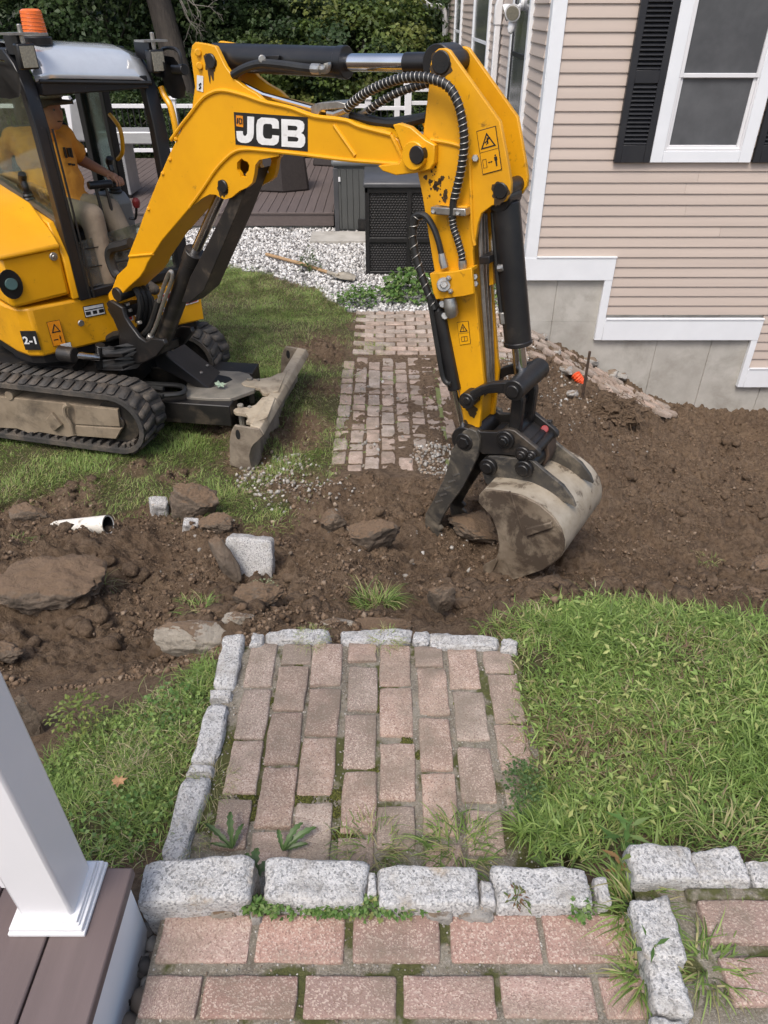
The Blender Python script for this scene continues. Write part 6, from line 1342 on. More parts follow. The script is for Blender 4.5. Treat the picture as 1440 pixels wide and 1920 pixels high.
def scatter(name, x, y, z, size, tint, mat, sub=1, squash=(1, .8, .6), rough=.35, label=None, smooth_=False):
    bv, bf = ico(sub); n = len(x); m = len(bv)
    jit = 1+RNG.uniform(-rough, rough, (n, m, 1)); v = bv[None]*jit*np.array(squash)*size[:, None, None]
    v = np.einsum('nij,nmj->nmi', rotmats(n), v)+np.stack([x, y, z], 1)[:, None, :]
    f = (bf[None]+(np.arange(n)*m)[:, None, None]).reshape(-1, 3); t = np.repeat(tint, m, 0)
    o = mesh_obj(name, raw_mesh(name, v.reshape(-1, 3), f, mat, t, smooth_)); return tag(o, kind='stuff')
def pal(n, cols, w=None, jit=.15):
    c = np.array(cols)[RNG.choice(len(cols), n, p=w)]; return c*RNG.uniform(1-jit, 1+jit, (n, 1))
def sample_box(x0, x1, y0, y1, n, near=1.0): return RNG.uniform(x0, x1, n), y0+(y1-y0)*RNG.uniform(0, 1, n)**near
x, y = sample_box(-3.4, 4.6, 1.88, 7.4, 88000, 1.45)
g_, v_ = zone_weights(x, y); keep = (g_ < .3) & (v_ < .5) & ~((x > -.45) & (x < .35) & (y > 4.2) & (y < 8)) & ~((x > -.4) & (x < 1.45) & (y > 6.6)) & (fbm(x, y, 1.6, 3, 91) > -.12)
x, y = x[keep], y[keep]; sz_ = np.clip(RNG.lognormal(math.log(.0058), .5, len(x)), .0028, .019)
scatter('soil_crumbs', x, y, HT(x, y)+sz_*.25, sz_, pal(len(x), [(.140, .094, .060), (.105, .069, .043), (.19, .133, .088), (.245, .185, .132)], [.42, .26, .24, .08]), 'clod', -1, (1, .85, .75), .42)
x, y = sample_box(-3.2, 4.4, 2.1, 7.2, 2600, 1.3); g_, v_ = zone_weights(x, y); k_ = (g_ < .2) & (v_ < .5) & ~((x > -.45) & (x < .6) & (y > 4.1) & (y < 8)) & ~((x > -.4) & (x < 1.45) & (y > 6.6)) & (fbm(x, y, 1.1, 3, 93) > .02); x, y = x[k_], y[k_]
bv_, bf_ = ico(2); Vs, Fs = [], []
for k in range(len(x)):
    sz1_ = random.uniform(.018, .05); of_ = Vector((random.uniform(0, 99), random.uniform(0, 99), 0)); rz_ = Matrix.Rotation(random.uniform(0, 6.3), 3, 'Z'); zz_ = HT(x[k:k+1], y[k:k+1])[0]
    for p in bv_:
        v = Vector(p); q = v*(1+.45*mnoise.fractal(v*1.6+of_, .7, 2, 3)); q = rz_ @ Vector((q.x*1.15, q.y*.85, q.z*.7)); Vs.append((x[k]+q.x*sz1_, y[k]+q.y*sz1_, zz_+q.z*sz1_))
    Fs.append(bf_+k*len(bv_))
tag(mesh_obj('soil_lumps', raw_mesh('soil_lumps', np.array(Vs), np.concatenate(Fs), 'ground')), kind='stuff')
def chips(name, spots, n, s0, s1, cols, w=None):
    X = []; Y = []
    for px, py, rx, ry, k in spots:
        P = surf_hit(px, py); m = int(n*k); r = np.sqrt(RNG.uniform(0, 1, m)); a = RNG.uniform(0, 2*pi, m); X.append(P[0]+rx*r*np.cos(a)+RNG.normal(0, rx*.15, m)); Y.append(P[1]+ry*r*np.sin(a)+RNG.normal(0, ry*.15, m))
    X = np.concatenate(X); Y = np.concatenate(Y); s = RNG.uniform(s0, s1, len(X))*RNG.uniform(.6, 1.1, len(X))
    return scatter(name, X, Y, HT(X, Y)+s*.35, s, pal(len(X), cols, w), 'chip', 1, (1, .8, .62), .3)
PALE = [(.36, .34, .305), (.26, .24, .21), (.48, .46, .42), (.28, .22, .165), (.17, .135, .10)]
chips('stone_chips', [(815, 862, .17, .26, .20), (520, 895, .28, .30, .20), (570, 930, .35, .25, .10), (1000, 700, .5, .6, .18), (1060, 620, .4, .3, .1), (900, 660, .5, .4, .08), (1050, 760, .9, .5, .06), (700, 760, .3, .8, .05), (620, 1010, 1.2, .5, .05)], 1500, .007, .022, PALE, [.22, .30, .10, .23, .15])
x, y = sample_box(-7, 1.45, 7.95, 11.7, 34000); g_, v_ = zone_weights(x, y); k_ = v_ > .5; x, y = x[k_], y[k_]; s = RNG.uniform(.013, .032, len(x))
scatter('gravel', x, y, HT(x, y)+s*.4, s, pal(len(x), [(.60, .59, .57), (.46, .45, .43), (.31, .30, .29), (.70, .69, .67), (.16, .15, .145)], [.32, .24, .19, .13, .12]), 'chip', -1, (1, .8, .6), .3)
# stones between porch and terrace
x = RNG.uniform(-.56, -.49, 60); y = RNG.uniform(.2, .82, 60); s = RNG.uniform(.016, .034, 60)
scatter('edge_stones', x, y, .985+RNG.uniform(0, .04, 60), s, pal(60, [(.10, .095, .09), (.16, .15, .14), (.2, .17, .14), (.3, .29, .27)]), 'chip', 2, (1, .8, .65), .12, smooth_=True)
# grit in the joints of the pad and the terrace
x = np.r_[RNG.uniform(-.5, .46, 2600), RNG.uniform(-.5, .6, 900)]; y = np.r_[RNG.uniform(.92, 1.79, 2600), RNG.uniform(.45, .8, 900)]; z = np.r_[np.full(2600, ZP-.010), np.full(900, ZT-.009)]
s = RNG.uniform(.0016, .0042, len(x)); scatter('joint_grit', x, y, z, s, pal(len(x), PALE), 'chip', -1, (1, .8, .7), .25)

# ------------------------------------------------------------------ deck, railing, things on the patio
DZ, DY0, DY1 = .155, 11.64, 16.4
dx1 = atY(623, 398, DY0)[0]
deck = thing('deck', 'low brown composite deck with fascia board behind the gravel', 'deck', (dx1-2.5, 13.5, -.1))
bw_ = .142; bme = None
for i in range(40):
    xa = dx1-bw_*(i+1)
    if bme is None: o = part('deck_board', MB().box((.004, DY0, DZ-.03), (bw_-.004, DY1, DZ)), 'deck', None, .003); bme = o
    else: o = bme.copy(); scn.collection.objects.link(o)
    at_loc(o, (xa, 0, 0), deck)
part('fascia_board', MB().box((dx1-40*bw_, DY0-.02, -.045), (dx1+.02, DY0-.001, DZ-.002)).box((dx1+.001, DY0, -.045), (dx1+.02, DY1, DZ-.002)), 'deck', deck, .004)
part('nosing', MB().box((dx1-40*bw_, DY0-.035, DZ-.030), (dx1+.03, DY0-.021, DZ+.002)), 'deck', deck, .004)
part('footing', MB().box((dx1-40*bw_, DY0+.04, -.4), (dx1-.03, DY0+.3, -.05)), 'concrete', deck)
rail = thing('deck_railing', 'white railing with black balusters along the back of the deck', 'railing', (-3, 16.5, DZ))
RY = 16.5
zt = atY(300, 197, RY)[2]; XR = [atY(p, 200, RY)[0] for p in (-60, 128, 325, 520, 690)]
for xp in XR:
    pst = part('rail_post', MB().box((xp-.06, RY-.06, DZ-.2), (xp+.06, RY+.06, zt+.10)), 'vinyl', rail, .006)
    part('post_cap', MB().box((xp-.085, RY-.085, zt+.10), (xp+.085, RY+.085, zt+.125)).prism([(xp-.07, RY-.07, zt+.125), (xp+.07, RY-.07, zt+.125), (xp+.07, RY+.07, zt+.125), (xp-.07, RY+.07, zt+.125)], (0, 0, .03)), 'vinyl', pst, .006)
part('top_rail', MB().box((XR[0], RY-.045, zt-.05), (XR[-1], RY+.045, zt+.02)), 'vinyl', rail, .004); part('bottom_rail', MB().box((XR[0], RY-.035, DZ+.10), (XR[-1], RY+.035, DZ+.17)), 'vinyl', rail, .004)
bal = MB(); xx = XR[0]+.1
while xx < XR[-1]: bal.box((xx-.01, RY-.01, DZ+.14), (xx+.01, RY+.01, zt-.03)); xx += .115
tag(part('baluster', bal, 'black_cab', rail), kind='stuff')
rail2 = thing('stair_railing', 'taller white railing with two posts close to the house behind the arm', 'railing', (.4, 14.6, 0))
RY2 = 14.6; z1r, z2r = atY(765, 168, RY2)[2], atY(765, 193, RY2)[2]
for px, top in ((765, 160), (747, 187), (1010, 160)):
    xp = atY(px, 190, RY2)[0]; yy = RY2 if px != 747 else RY2+1.2; ztp = atY(px, top, RY2)[2]
    pst = part('rail_post', MB().box((xp-.06, yy-.06, -.2), (xp+.06, yy+.06, ztp)), 'vinyl', rail2, .006); part('post_cap', MB().box((xp-.085, yy-.085, ztp), (xp+.085, yy+.085, ztp+.03)), 'vinyl', pst, .006)
xa, xb2 = atY(765, 190, RY2)[0], 1.3
part('top_rail', MB().box((xa, RY2-.045, z1r-.03), (xb2, RY2+.045, z1r+.03)), 'vinyl', rail2, .004); part('middle_rail', MB().box((xa, RY2-.035, z2r-.03), (xb2, RY2+.035, z2r+.03)).box((atY(690, 200, RY2)[0], RY2-.035, z2r-.11), (xa, RY2+.035, z2r-.05)), 'vinyl', rail2, .004)
bal = MB(); xx = atY(690, 200, RY2)[0]
while xx < xb2: bal.box((xx-.01, RY2-.01, .1), (xx+.01, RY2+.01, z2r-.06)); xx += .115
tag(part('baluster', bal, 'black_cab', rail2), kind='stuff')
# grill
gp = atZ(248, 372, DZ); gr = thing('barbecue_grill', 'grey stainless barbecue grill seen through the cab on the deck', 'grill', gp)
gx0, gy0 = gp[0]-.38, gp[1]
part('cabinet', MB().box((gx0, gy0, DZ+.05), (gx0+.38, gy0+.55, DZ+.80)), 'grill_grey', gr, .01)
vents = MB()
for k in range(7): vents.box((gx0+.22, gy0-.004, DZ+.35+.035*k), (gx0+.34, gy0+.002, DZ+.365+.035*k))
part('vent', vents, 'ink_black', gr)
part('side_shelf', MB().box((gx0+.02, gy0-.02, DZ+.80), (gx0+.95, gy0+.5, DZ+.98)), 'steel', gr, .02)
part('lid', MB().prism([(gx0-.42, gy0+.1, DZ+.82), (gx0+.10, gy0+.1, DZ+.82), (gx0+.12, gy0+.1, DZ+1.05), (gx0+.02, gy0+.1, DZ+1.42), (gx0-.10, gy0+.1, DZ+1.5), (gx0-.36, gy0+.1, DZ+1.35)], (0, .5, 0)), 'grill_grey', gr, .03)
for sx_ in (.03, .35): part('wheel', MB().cyl((gx0+sx_-.02, gy0+.05, DZ+.05), (gx0+sx_+.02, gy0+.05, DZ+.05), .05), 'rubber', gr)
# low table covers
for (a, b, y0, y1, dep, lab) in ((472, 578, 282, 362, .7, 'dark brown covered fire table on the deck below the boom'), (585, 655, 285, 313, .6, 'low dark brown cube at the back of the deck beside the hot tub')):
    P = atZ((a+b)/2, y1, DZ); d = zdepth(P); w = (b-a)/F_PX*d; hgt = atY((a+b)/2, y0, P[1])[2]-DZ; x0 = P[0]-w/2
    tcv = thing('table_cover', lab, 'table cover', P)
    base = [(x0, P[1]+.12, DZ), (x0+w*.55, P[1], DZ), (x0+w, P[1]+.2, DZ), (x0+w*.95, P[1]+dep, DZ), (x0+.05, P[1]+dep, DZ)]; c_ = np.mean(base, axis=0)
    topv = [tuple(c_+(np.array(p)-c_)*.86+np.array([0, 0, hgt])) for p in base]; n5 = 5
    part('cover', MB().add(base+topv, [tuple(range(n5))[::-1], tuple(range(n5, 2*n5))]+[(i, (i+1) % n5, n5+(i+1) % n5, n5+i) for i in range(n5)]), 'brown_cover', tcv, .03)
    part('top_band', MB().prism([tuple(c_+(np.array(p)-c_)*.90+np.array([0, 0, hgt-.03])) for p in base], (0, 0, .05)), 'brown_cover', tcv, .015)
# hot tub
ty = 11.45; tx0 = atY(630, 420, ty)[0]; tz1 = atY(640, 312, ty)[2]
tub = thing('hot_tub', 'grey panelled hot tub with folded vinyl cover beside the deck', 'hot tub', (tx0+1, ty+1, -.1))
part('cabinet', MB().box((tx0, ty, -.1), (tx0+2.0, ty+2.0, tz1)), 'tub', tub, .02)
pme = None
for k in range(22):
    o = part('panel', MB().box((.004, -.012, -.05), (.086, .001, tz1-.04)), 'tub', None, .004) if pme is None else pme.copy()
    if pme is None: pme = o
    else: scn.collection.objects.link(o)
    at_loc(o, (tx0+.005+.09*k, ty, 0), tub)
for k in range(8):
    o = pme.copy(); scn.collection.objects.link(o); at_loc(o, (tx0, ty+.1+.09*k, 0), tub, (0, 0, -pi/2))
part('corner_trim', MB().box((tx0-.015, ty-.02, -.1), (tx0+.06, ty+.06, tz1-.02)), 'lid', tub, .01)
part('cover', MB().box((tx0-.04, ty-.05, tz1), (tx0+2.04, ty+2.04, tz1+.10)), 'vinyl_cover', tub, .04); part('cover_fold', MB().box((tx0-.04, ty+.7, tz1+.101), (tx0+2.04, ty+2.0, tz1+.20)), 'vinyl_cover', tub, .04)
part('cover_lifter', MB().tube([(tx0+.42, ty-.04, -.02), (tx0+.95, ty-.05, .42)], .022, 8).box((tx0+.34, ty-.08, -.09), (tx0+.5, ty-.015, .10)), 'black', tub)
part('latch', MB().box((tx0+.68, ty-.035, tz1-.22), (tx0+.72, ty-.012, tz1-.1)), 'black', tub); part('latch', MB().box((tx0+.06, ty-.03, tz1-.2), (tx0+.09, ty-.012, tz1-.14)), 'vinyl', tub)
# storage box
sy = 9.30; sx0, sx1 = atY(686, 515, sy)[0], atY(838, 515, sy)[0]; sz1 = atY(690, 352, sy)[2]; sz0 = -.10
sbx = thing('storage_box', 'tall black wicker storage box with grey lid on the gravel', 'storage box', ((sx0+sx1)/2, sy+.3, sz0))
part('core', MB().box((sx0+.03, sy+.03, sz0+.02), (sx1-.03, sy+.62, sz1-.01)), 'wicker', sbx)
fr = MB(); zm_ = sz0+(sz1-sz0)*.42; wc = .055
for xx in (sx0, (sx0+sx1)/2-wc/2+.02, sx1-wc): fr.box((xx, sy, sz0), (xx+wc, sy+.06, sz1))
fr.box((sx0, sy+.001, sz0), (sx1, sy+.05, sz0+.055)).box((sx0, sy+.001, zm_-.03), (sx1, sy+.05, zm_+.03)).box((sx0, sy+.001, sz1-.06), (sx1, sy+.05, sz1)).box((sx0, sy+.6, sz0), (sx0+wc, sy+.65, sz1)).box((sx0-.001, sy, sz1-.06), (sx0+.04, sy+.65, sz1))
part('frame', fr, 'wicker', sbx, .006)
wk = MB(); xs_ = np.arange(sx0+wc+.012, sx1-wc-.01, .036)
for r, zz in enumerate(np.arange(sz0+.075, sz1-.075, .030)):
    if abs(zz-zm_) < .045: continue
    for xx in xs_:
        x_ = xx+(.018 if r % 2 else 0); wk.add([(x_-.017, sy+.028, zz), (x_, sy+.028, zz-.013), (x_+.017, sy+.028, zz), (x_, sy+.028, zz+.013), (x_, sy+.014, zz+.001)], [(0, 1, 4), (1, 2, 4), (2, 3, 4), (3, 0, 4)])
tag(part('wicker_weave', wk, pm('wicker strand', (.072, .07, .069), (.052, .05, .049), 30, .45), sbx, flat=True), kind='stuff')
part('lid', MB().prism([(sx0-.015, sy-.03, sz1), (sx0-.015, sy-.03, sz1+.05), (sx0-.015, sy+.02, sz1+.085), (sx0-.015, sy+.62, sz1+.13), (sx0-.015, sy+.68, sz1+.10), (sx0-.015, sy+.68, sz1)], (sx1-sx0+.03, 0, 0)), 'lid', sbx, .014)
part('hinge', MB().box((sx1-.10, sy-.012, sz1-.08), (sx1-.06, sy+.0, sz1-.03)), 'lid', sbx)
pav = part('paving_slab', MB().box((tx0-.35, 10.75, -.4), (tx0+.9, 11.3, -.045)), 'concrete'); pav['kind'] = 'structure'

# ------------------------------------------------------------------ grass and weeds
def blades(x, y, z, length, width, lean, az, tint, curve=.6, seg=3):
    n = len(x); d = np.stack([np.cos(az), np.sin(az), np.zeros(n)], 1); sdn = np.stack([-np.sin(az), np.cos(az), np.zeros(n)], 1); base = np.stack([x, y, z], 1); V = []
    tw = RNG.uniform(-.9, .9, n); sdn = sdn*np.cos(tw)[:, None]+np.array([0, 0, 1])*np.sin(tw)[:, None]*.6
    p = base.copy(); ang = lean.copy()
    for k in range(seg+1):
        t = k/seg; w = width*(1-t**1.6)*.5*(1 if k else .7)
        if k < seg: V += [p-sdn*w[:, None], p+sdn*w[:, None]]
        else: V += [p]
        step = (length/seg)[:, None]; p = p+step*(d*np.sin(ang)[:, None]+np.array([0, 0, 1])*np.cos(ang)[:, None]); ang = ang+curve*RNG.uniform(.5, 1.5, n)
    m = 2*seg+1; V = np.stack(V, 1).reshape(-1, 3); f = []
    for k in range(seg-1): f += [(2*k, 2*k+1, 2*k+3), (2*k, 2*k+3, 2*k+2)]
    f += [(2*seg-2, 2*seg-1, 2*seg)]
    F_ = (np.array(f)[None]+(np.arange(n)*m)[:, None, None]).reshape(-1, 3); return V, F_, np.repeat(tint, m, 0)
GREENS = [(.192, .290, .068), (.275, .370, .108), (.118, .190, .046), (.355, .390, .135), (.40, .365, .18), (.46, .40, .25), (.22, .15, .095)]
def grass_in(name, poly, dens, length, width, w, lean=(.15, 1.1), bare=False, seg=3, clump=3.0, curve=.5, feather=.03, azn=.9, thin0=.35):
    P = np.array(poly); lo, hi = P.min(0)-.15, P.max(0)+.15; lo[1] = max(lo[1], .5)
    n = int((hi[0]-lo[0])*(hi[1]-lo[1])*dens); x = RNG.uniform(lo[0], hi[0], n); y = RNG.uniform(lo[1], hi[1], n)
    vis = np.abs(x)/np.maximum(y*.816+1.4, .1) < .62; x, y = x[vis], y[vis]
    j = RNG.normal(0, feather, (2, len(x))); n1 = fbm(x, y, 3, 3, 40)*.05; k = inpoly(x+j[0]+n1, y+j[1]+n1, poly)
    if bare:
        g_, _ = zone_weights(x+j[0], y+j[1]); k = RNG.uniform(0, 1, len(x)) < np.clip(g_, 0, 1)**1.3
        k &= inpoly(x+fbm(x, y, 3, 3, 40)*.16+j[0], y+fbm(x+7, y, 3, 3, 50)*.16+j[1], poly)
    k &= ~((x > -.50) & (x < .37+fbm(y, y*0, 9, 2, 3)*.09) & (y > .93) & (y < 1.83)) & ~((y < .93) & (x > -.6) & (x < .60))
    thin = fbm(x, y, clump, 3, 70); k &= RNG.uniform(-.6, .5, len(x)) < thin+thin0
    x, y = x[k], y[k]; n = len(x); cl = fbm(x, y, clump*1.7, 3, 71); cl2 = fbm(x+3, y, clump*.6, 2, 72)
    L = RNG.uniform(length[0], length[1], n)*(1+.8*cl); Wd = RNG.uniform(width[0], width[1], n)
    az = fbm(x, y, clump*1.2, 2, 73)*7+RNG.normal(0, azn, n); ln = np.clip(RNG.uniform(lean[0], lean[1], n), 0, 1.45)
    w = np.array(w)/sum(w); cum = np.cumsum(w); u = np.clip(RNG.uniform(0, 1, n)+cl2*.55, 0, .999); t = np.array(GREENS)[np.searchsorted(cum, u).clip(0, len(GREENS)-1)]*RNG.uniform(.8, 1.25, (n, 1))
    V, F_, C = blades(x, y, HT(x, y)-.004, np.maximum(L, .01), Wd, ln, az, t, curve, seg)
    o = mesh_obj(name, raw_mesh(name, V, F_, 'blade_grass', C)); return tag(o, kind='stuff')
grass_in('tall_grass', RIGHT_GRASS, 30000, (.04, .095), (.003, .0078), [.34, .30, .16, .11, .05, .035, .005], lean=(.2, 1.25), clump=3.2, curve=.55, azn=2.2, thin0=.30, feather=.05)
grass_in('dry_grass', RIGHT_GRASS, 6500, (.03, .075), (.0018, .004), [.05, .1, 0, .15, .35, .33, .02], lean=(.8, 1.5), clump=1.9, curve=.3, azn=2.5, thin0=-.02)
grass_in('grass_tufts', LEFT_GRASS, 36000, (.04, .085), (.002, .0045), [.34, .28, .24, .08, .03, .03, 0], lean=(.25, 1.35), clump=4, curve=.5, azn=2, feather=.05)
grass_in('lawn', LAWN, 10500, (.028, .060), (.003, .007), [.32, .32, .10, .12, .08, .05, .01], bare=True, seg=2, thin0=.22, clump=1.3, curve=.6, feather=.09)
grass_in('dry_lawn_grass', LAWN, 2200, (.025, .055), (.003, .006), [0, .08, 0, .2, .36, .34, .02], lean=(.7, 1.5), bare=False, seg=2, clump=1.1, curve=.3, azn=2.5, thin0=-.05, feather=.09)
# leafy plants: small leaves on stems
def leaf_quads(P, N_, D, L, Wd, tint, fold=.25):       # pointed leaf of four triangles, folded along its rib
    n = len(P); S = np.cross(D, N_); S /= np.linalg.norm(S, axis=1)[:, None]+1e-9
    a = P; b = P+D*(L*.45)[:, None]+S*(Wd*.5)[:, None]+N_*(Wd*fold)[:, None]; c = P+D*L[:, None]-N_*(L*.12)[:, None]; d = P+D*(L*.45)[:, None]-S*(Wd*.5)[:, None]+N_*(Wd*fold)[:, None]; m = P+D*(L*.5)[:, None]
    V = np.stack([a, b, c, d, m], 1).reshape(-1, 3); f = np.array([(0, 1, 4), (1, 2, 4), (2, 3, 4), (3, 0, 4)]); F_ = (f[None]+(np.arange(n)*5)[:, None, None]).reshape(-1, 3); return V, F_, np.repeat(tint, 5, 0)
def unit(v): return v/(np.linalg.norm(v, axis=-1, keepdims=True)+1e-9)
def leaf_litter(name, poly, n, L, W_, cols, zup):
    P = np.array(poly); lo, hi = P.min(0), P.max(0); x = RNG.uniform(lo[0], hi[0], n); y = RNG.uniform(max(lo[1], .6), hi[1], n); k = inpoly(x, y, poly) & (fbm(x, y, 3, 3, 88) > -.05) & ~((x > -.5) & (x < .42) & (y < 1.85)); x, y = x[k], y[k]; n = len(x)
    a = RNG.uniform(0, 2*pi, n); D = unit(np.stack([np.cos(a), np.sin(a), RNG.uniform(-.2, .7, n)], 1)); Nn = unit(np.stack([RNG.normal(0, .4, n), RNG.normal(0, .4, n), np.ones(n)], 1)); Nn = unit(Nn-D*np.sum(Nn*D, 1)[:, None])
    V, F_, C = leaf_quads(np.stack([x, y, HT(x, y)+RNG.uniform(.01, zup, n)], 1), Nn, D, RNG.uniform(.6, 1.2, n)*L, RNG.uniform(.7, 1.2, n)*W_, pal(n, cols)); return tag(mesh_obj(name, raw_mesh(name, V, F_, 'leaf', C)), kind='stuff')
def tuft(name, label, cat, px, py, n, L, Wd, rad, cols, w=None, lean=(.1, 1.0), group=None, Z=None, curve=.5):
    P = surf_hit(px, py) if Z is None else atZ(px, py, Z); r = rad*np.sqrt(RNG.uniform(0, 1, n)); a = RNG.uniform(0, 2*pi, n)
    x, y = P[0]+r*np.cos(a), P[1]+r*np.sin(a); z = HT(x, y)-.004 if Z is None else np.full(n, Z)
    V, F_, C = blades(x, y, z, RNG.uniform(L*.5, L*1.1, n), RNG.uniform(Wd*.6, Wd*1.2, n), RNG.uniform(lean[0], lean[1], n), a+RNG.normal(0, .8, n), pal(n, cols, w), curve, 4)
    return tag(mesh_obj(name, raw_mesh(name, V, F_, 'blade_grass', C)), label, cat, group)
G3 = [GREENS[0], GREENS[1], GREENS[2], GREENS[4]]
tuft('grass_tuft', 'long green grass tuft growing in the soil just behind the brick pad', 'grass tuft', 706, 1125, 240, .17, .0055, .075, G3, group='grass tufts on the dug soil')
tuft('grass_tuft', 'green grass sod fallen beside the pale fieldstone slab', 'grass tuft', 372, 1135, 150, .12, .005, .08, G3, lean=(.4, 1.3), group='grass tufts on the dug soil')
tuft('grass_tuft', 'wispy grass roots hanging off the biggest flat boulder', 'grass tuft', 185, 1095, 90, .16, .003, .06, [GREENS[4], GREENS[5], GREENS[1]], lean=(.4, 1.4), group='grass tufts on the dug soil')
tuft('grass_tuft', 'small grass patch on the open dirt right of the bucket', 'grass tuft', 1325, 1050, 90, .09, .004, .07, [GREENS[1], GREENS[4], GREENS[0]], lean=(.4, 1.4), group='grass tufts on the dug soil')
tuft('grass_tuft', 'pale dry grass tuft at the start of the brick path by the lawn', 'grass tuft', 505, 985, 130, .12, .004, .13, [GREENS[1], GREENS[3], GREENS[0]], lean=(.4, 1.3), group='grass tufts on the dug soil')
tuft('grass_tuft', 'sparse grass sprig on the soil at the left edge of the photo', 'grass tuft', 40, 1015, 60, .10, .004, .06, G3, lean=(.4, 1.3), group='grass tufts on the dug soil')
tuft('grass_tuft', 'yellow green tuft between the cross path and the long brick path', 'grass tuft', 700, 655, 130, .11, .005, .14, [GREENS[3], GREENS[1], GREENS[4]], group='grass tufts between pavers')
tuft('grass_tuft', 'straggling grass in the near row of joints of the brick pad', 'grass tuft', 690, 1590, 170, .085, .003, .085, G3, lean=(.5, 1.4), group='grass tufts between pavers', Z=ZP-.004)
tuft('grass_tuft', 'grass creeping over the right end of the near pad joints', 'grass tuft', 860, 1590, 240, .10, .004, .09, G3, lean=(.4, 1.4), group='grass tufts between pavers', Z=ZP-.004)
tuft('grass_tuft', 'dry wiry grass along the left kerb of the brick pad', 'grass tuft', 400, 1470, 170, .06, .0018, .06, [GREENS[4], GREENS[5], GREENS[1]], lean=(.4, 1.4), group='grass tufts between pavers', Z=ZP-.003)
tuft('grass_tuft', 'wiry grass at the lower left kerb of the brick pad', 'grass tuft', 360, 1570, 150, .06, .002, .06, [GREENS[4], GREENS[5], GREENS[1], GREENS[0]], lean=(.4, 1.4), group='grass tufts between pavers', Z=ZP-.003)
tuft('grass_tuft', 'low moss like tuft at the far kerb of the brick pad', 'grass tuft', 585, 1196, 160, .035, .002, .06, [GREENS[3], GREENS[1], GREENS[4]], lean=(.3, 1.4), group='grass tufts between pavers', Z=ZP+.012)
tuft('grass_tuft', 'yellow green tuft at the middle of the far pad kerb', 'grass tuft', 725, 1198, 110, .045, .003, .06, [GREENS[3], GREENS[1], GREENS[4]], lean=(.3, 1.4), group='grass tufts between pavers', Z=ZP+.012)
tuft('grass_tuft', 'grass clump spilling over the right hand terrace bricks', 'grass tuft', 1325, 1815, 210, .11, .005, .05, G3, lean=(.4, 1.4), group='grass tufts by the terrace', Z=1.09)
tuft('grass_tuft', 'tall grass strip filling the gap right of the near terrace bricks', 'grass tuft', 1188, 1700, 260, .13, .006, .055, G3, lean=(.2, 1.2), group='grass tufts by the terrace', Z=1.07)
tuft('grass_tuft', 'lower grass strip beside the upright granite block', 'grass tuft', 1205, 1830, 170, .10, .005, .04, G3, lean=(.3, 1.3), group='grass tufts by the terrace', Z=1.08)
tuft('grass_tuft', 'grass hanging over the top of the right granite border', 'grass tuft', 1370, 1590, 200, .11, .004, .10, G3, lean=(.3, 1.3), group='grass tufts by the terrace', Z=1.08)
def leafy(name, label, cat, px, py, n, H_, rad, L, Wd, cols, Z=None, group=None, up=.6, ex=1, ey=1):
    P = surf_hit(px, py) if Z is None else atZ(px, py, Z); a = RNG.uniform(0, 2*pi, n); r = rad*np.sqrt(RNG.uniform(0, 1, n)); hgt = H_*(1-(r/rad)**2*.7)*RNG.uniform(.35, 1, n)
    p = np.stack([P[0]+ex*r*np.cos(a)+RNG.normal(0, rad*.18, n), P[1]+ey*r*np.sin(a)+RNG.normal(0, rad*.12*ey, n), P[2]+hgt], 1); D = unit(np.stack([np.cos(a+RNG.normal(0, .8, n)), np.sin(a+RNG.normal(0, .8, n)), RNG.uniform(-.3, .5, n)], 1))
    Nn = unit(np.stack([RNG.normal(0, .45, n), RNG.normal(0, .45, n), np.ones(n)], 1)); Nn = unit(Nn-D*np.sum(Nn*D, 1)[:, None])
    o = thing(name, label, cat, P, group)
    V, F_, C = leaf_quads(p, Nn, D, RNG.uniform(.6, 1.1, n)*L, RNG.uniform(.7, 1.1, n)*Wd, pal(n, cols)); lv = mesh_obj('foliage', raw_mesh('foliage', V, F_, 'leaf', C), None, o)
    st = MB()
    for k in range(min(14, n)): st.tube([P+np.array([p[k][0]-P[0], p[k][1]-P[1], 0])*.35, (P+p[k])/2+np.array([0, 0, H_*.1]), p[k]], max(H_*.008, .0012), 4, False)
    part('stem', st, pm('green stem', (.12, .16, .05), None, 9, .6) if 'green stem' not in bpy.data.materials else bpy.data.materials['green stem'], o); return o
leaf_litter('ground_leaves', RIGHT_GRASS, 2400, .030, .011, [GREENS[0], GREENS[1], GREENS[3]], .06)
leaf_litter('clover_leaves', LEFT_GRASS, 1700, .016, .012, [GREENS[0], GREENS[2], GREENS[1]], .05)
mx_, my_ = [], []
for px, py, r_ in [(465, 1500, .022), (455, 1478, .02), (470, 1525, .018), (505, 1312, .012), (548, 1497, .016), (575, 1495, .014), (630, 1488, .016), (628, 1520, .014), (645, 1562, .02), (712, 1325, .010), (788, 1412, .012), (762, 1388, .010), (860, 1315, .008), (700, 1440, .008), (440, 1387, .012), (560, 1245, .008)]:
    P_ = atZ(px, py, ZP); mx_.append(P_[0]+RNG.normal(0, r_*.7, 330)); my_.append(P_[1]+RNG.normal(0, r_*.6, 330))
x = np.concatenate(mx_); y = np.concatenate(my_); scatter('moss', x, y, np.full(len(x), ZP-.009), RNG.uniform(.0018, .0045, len(x)), pal(len(x), [(.05, .055, .010), (.08, .085, .016), (.12, .12, .03), (.035, .035, .010)]), 'clod', -1, (1, 1, .8), .3)
LG = [(.10, .19, .045), (.145, .25, .065), (.075, .145, .035), (.19, .27, .09)]
leafy('weed_bush', 'bright green leafy weed against the foot of the storage box', 'weed', 770, 558, 520, .34, .33, .085, .06, LG, group='leafy weeds by the gravel')
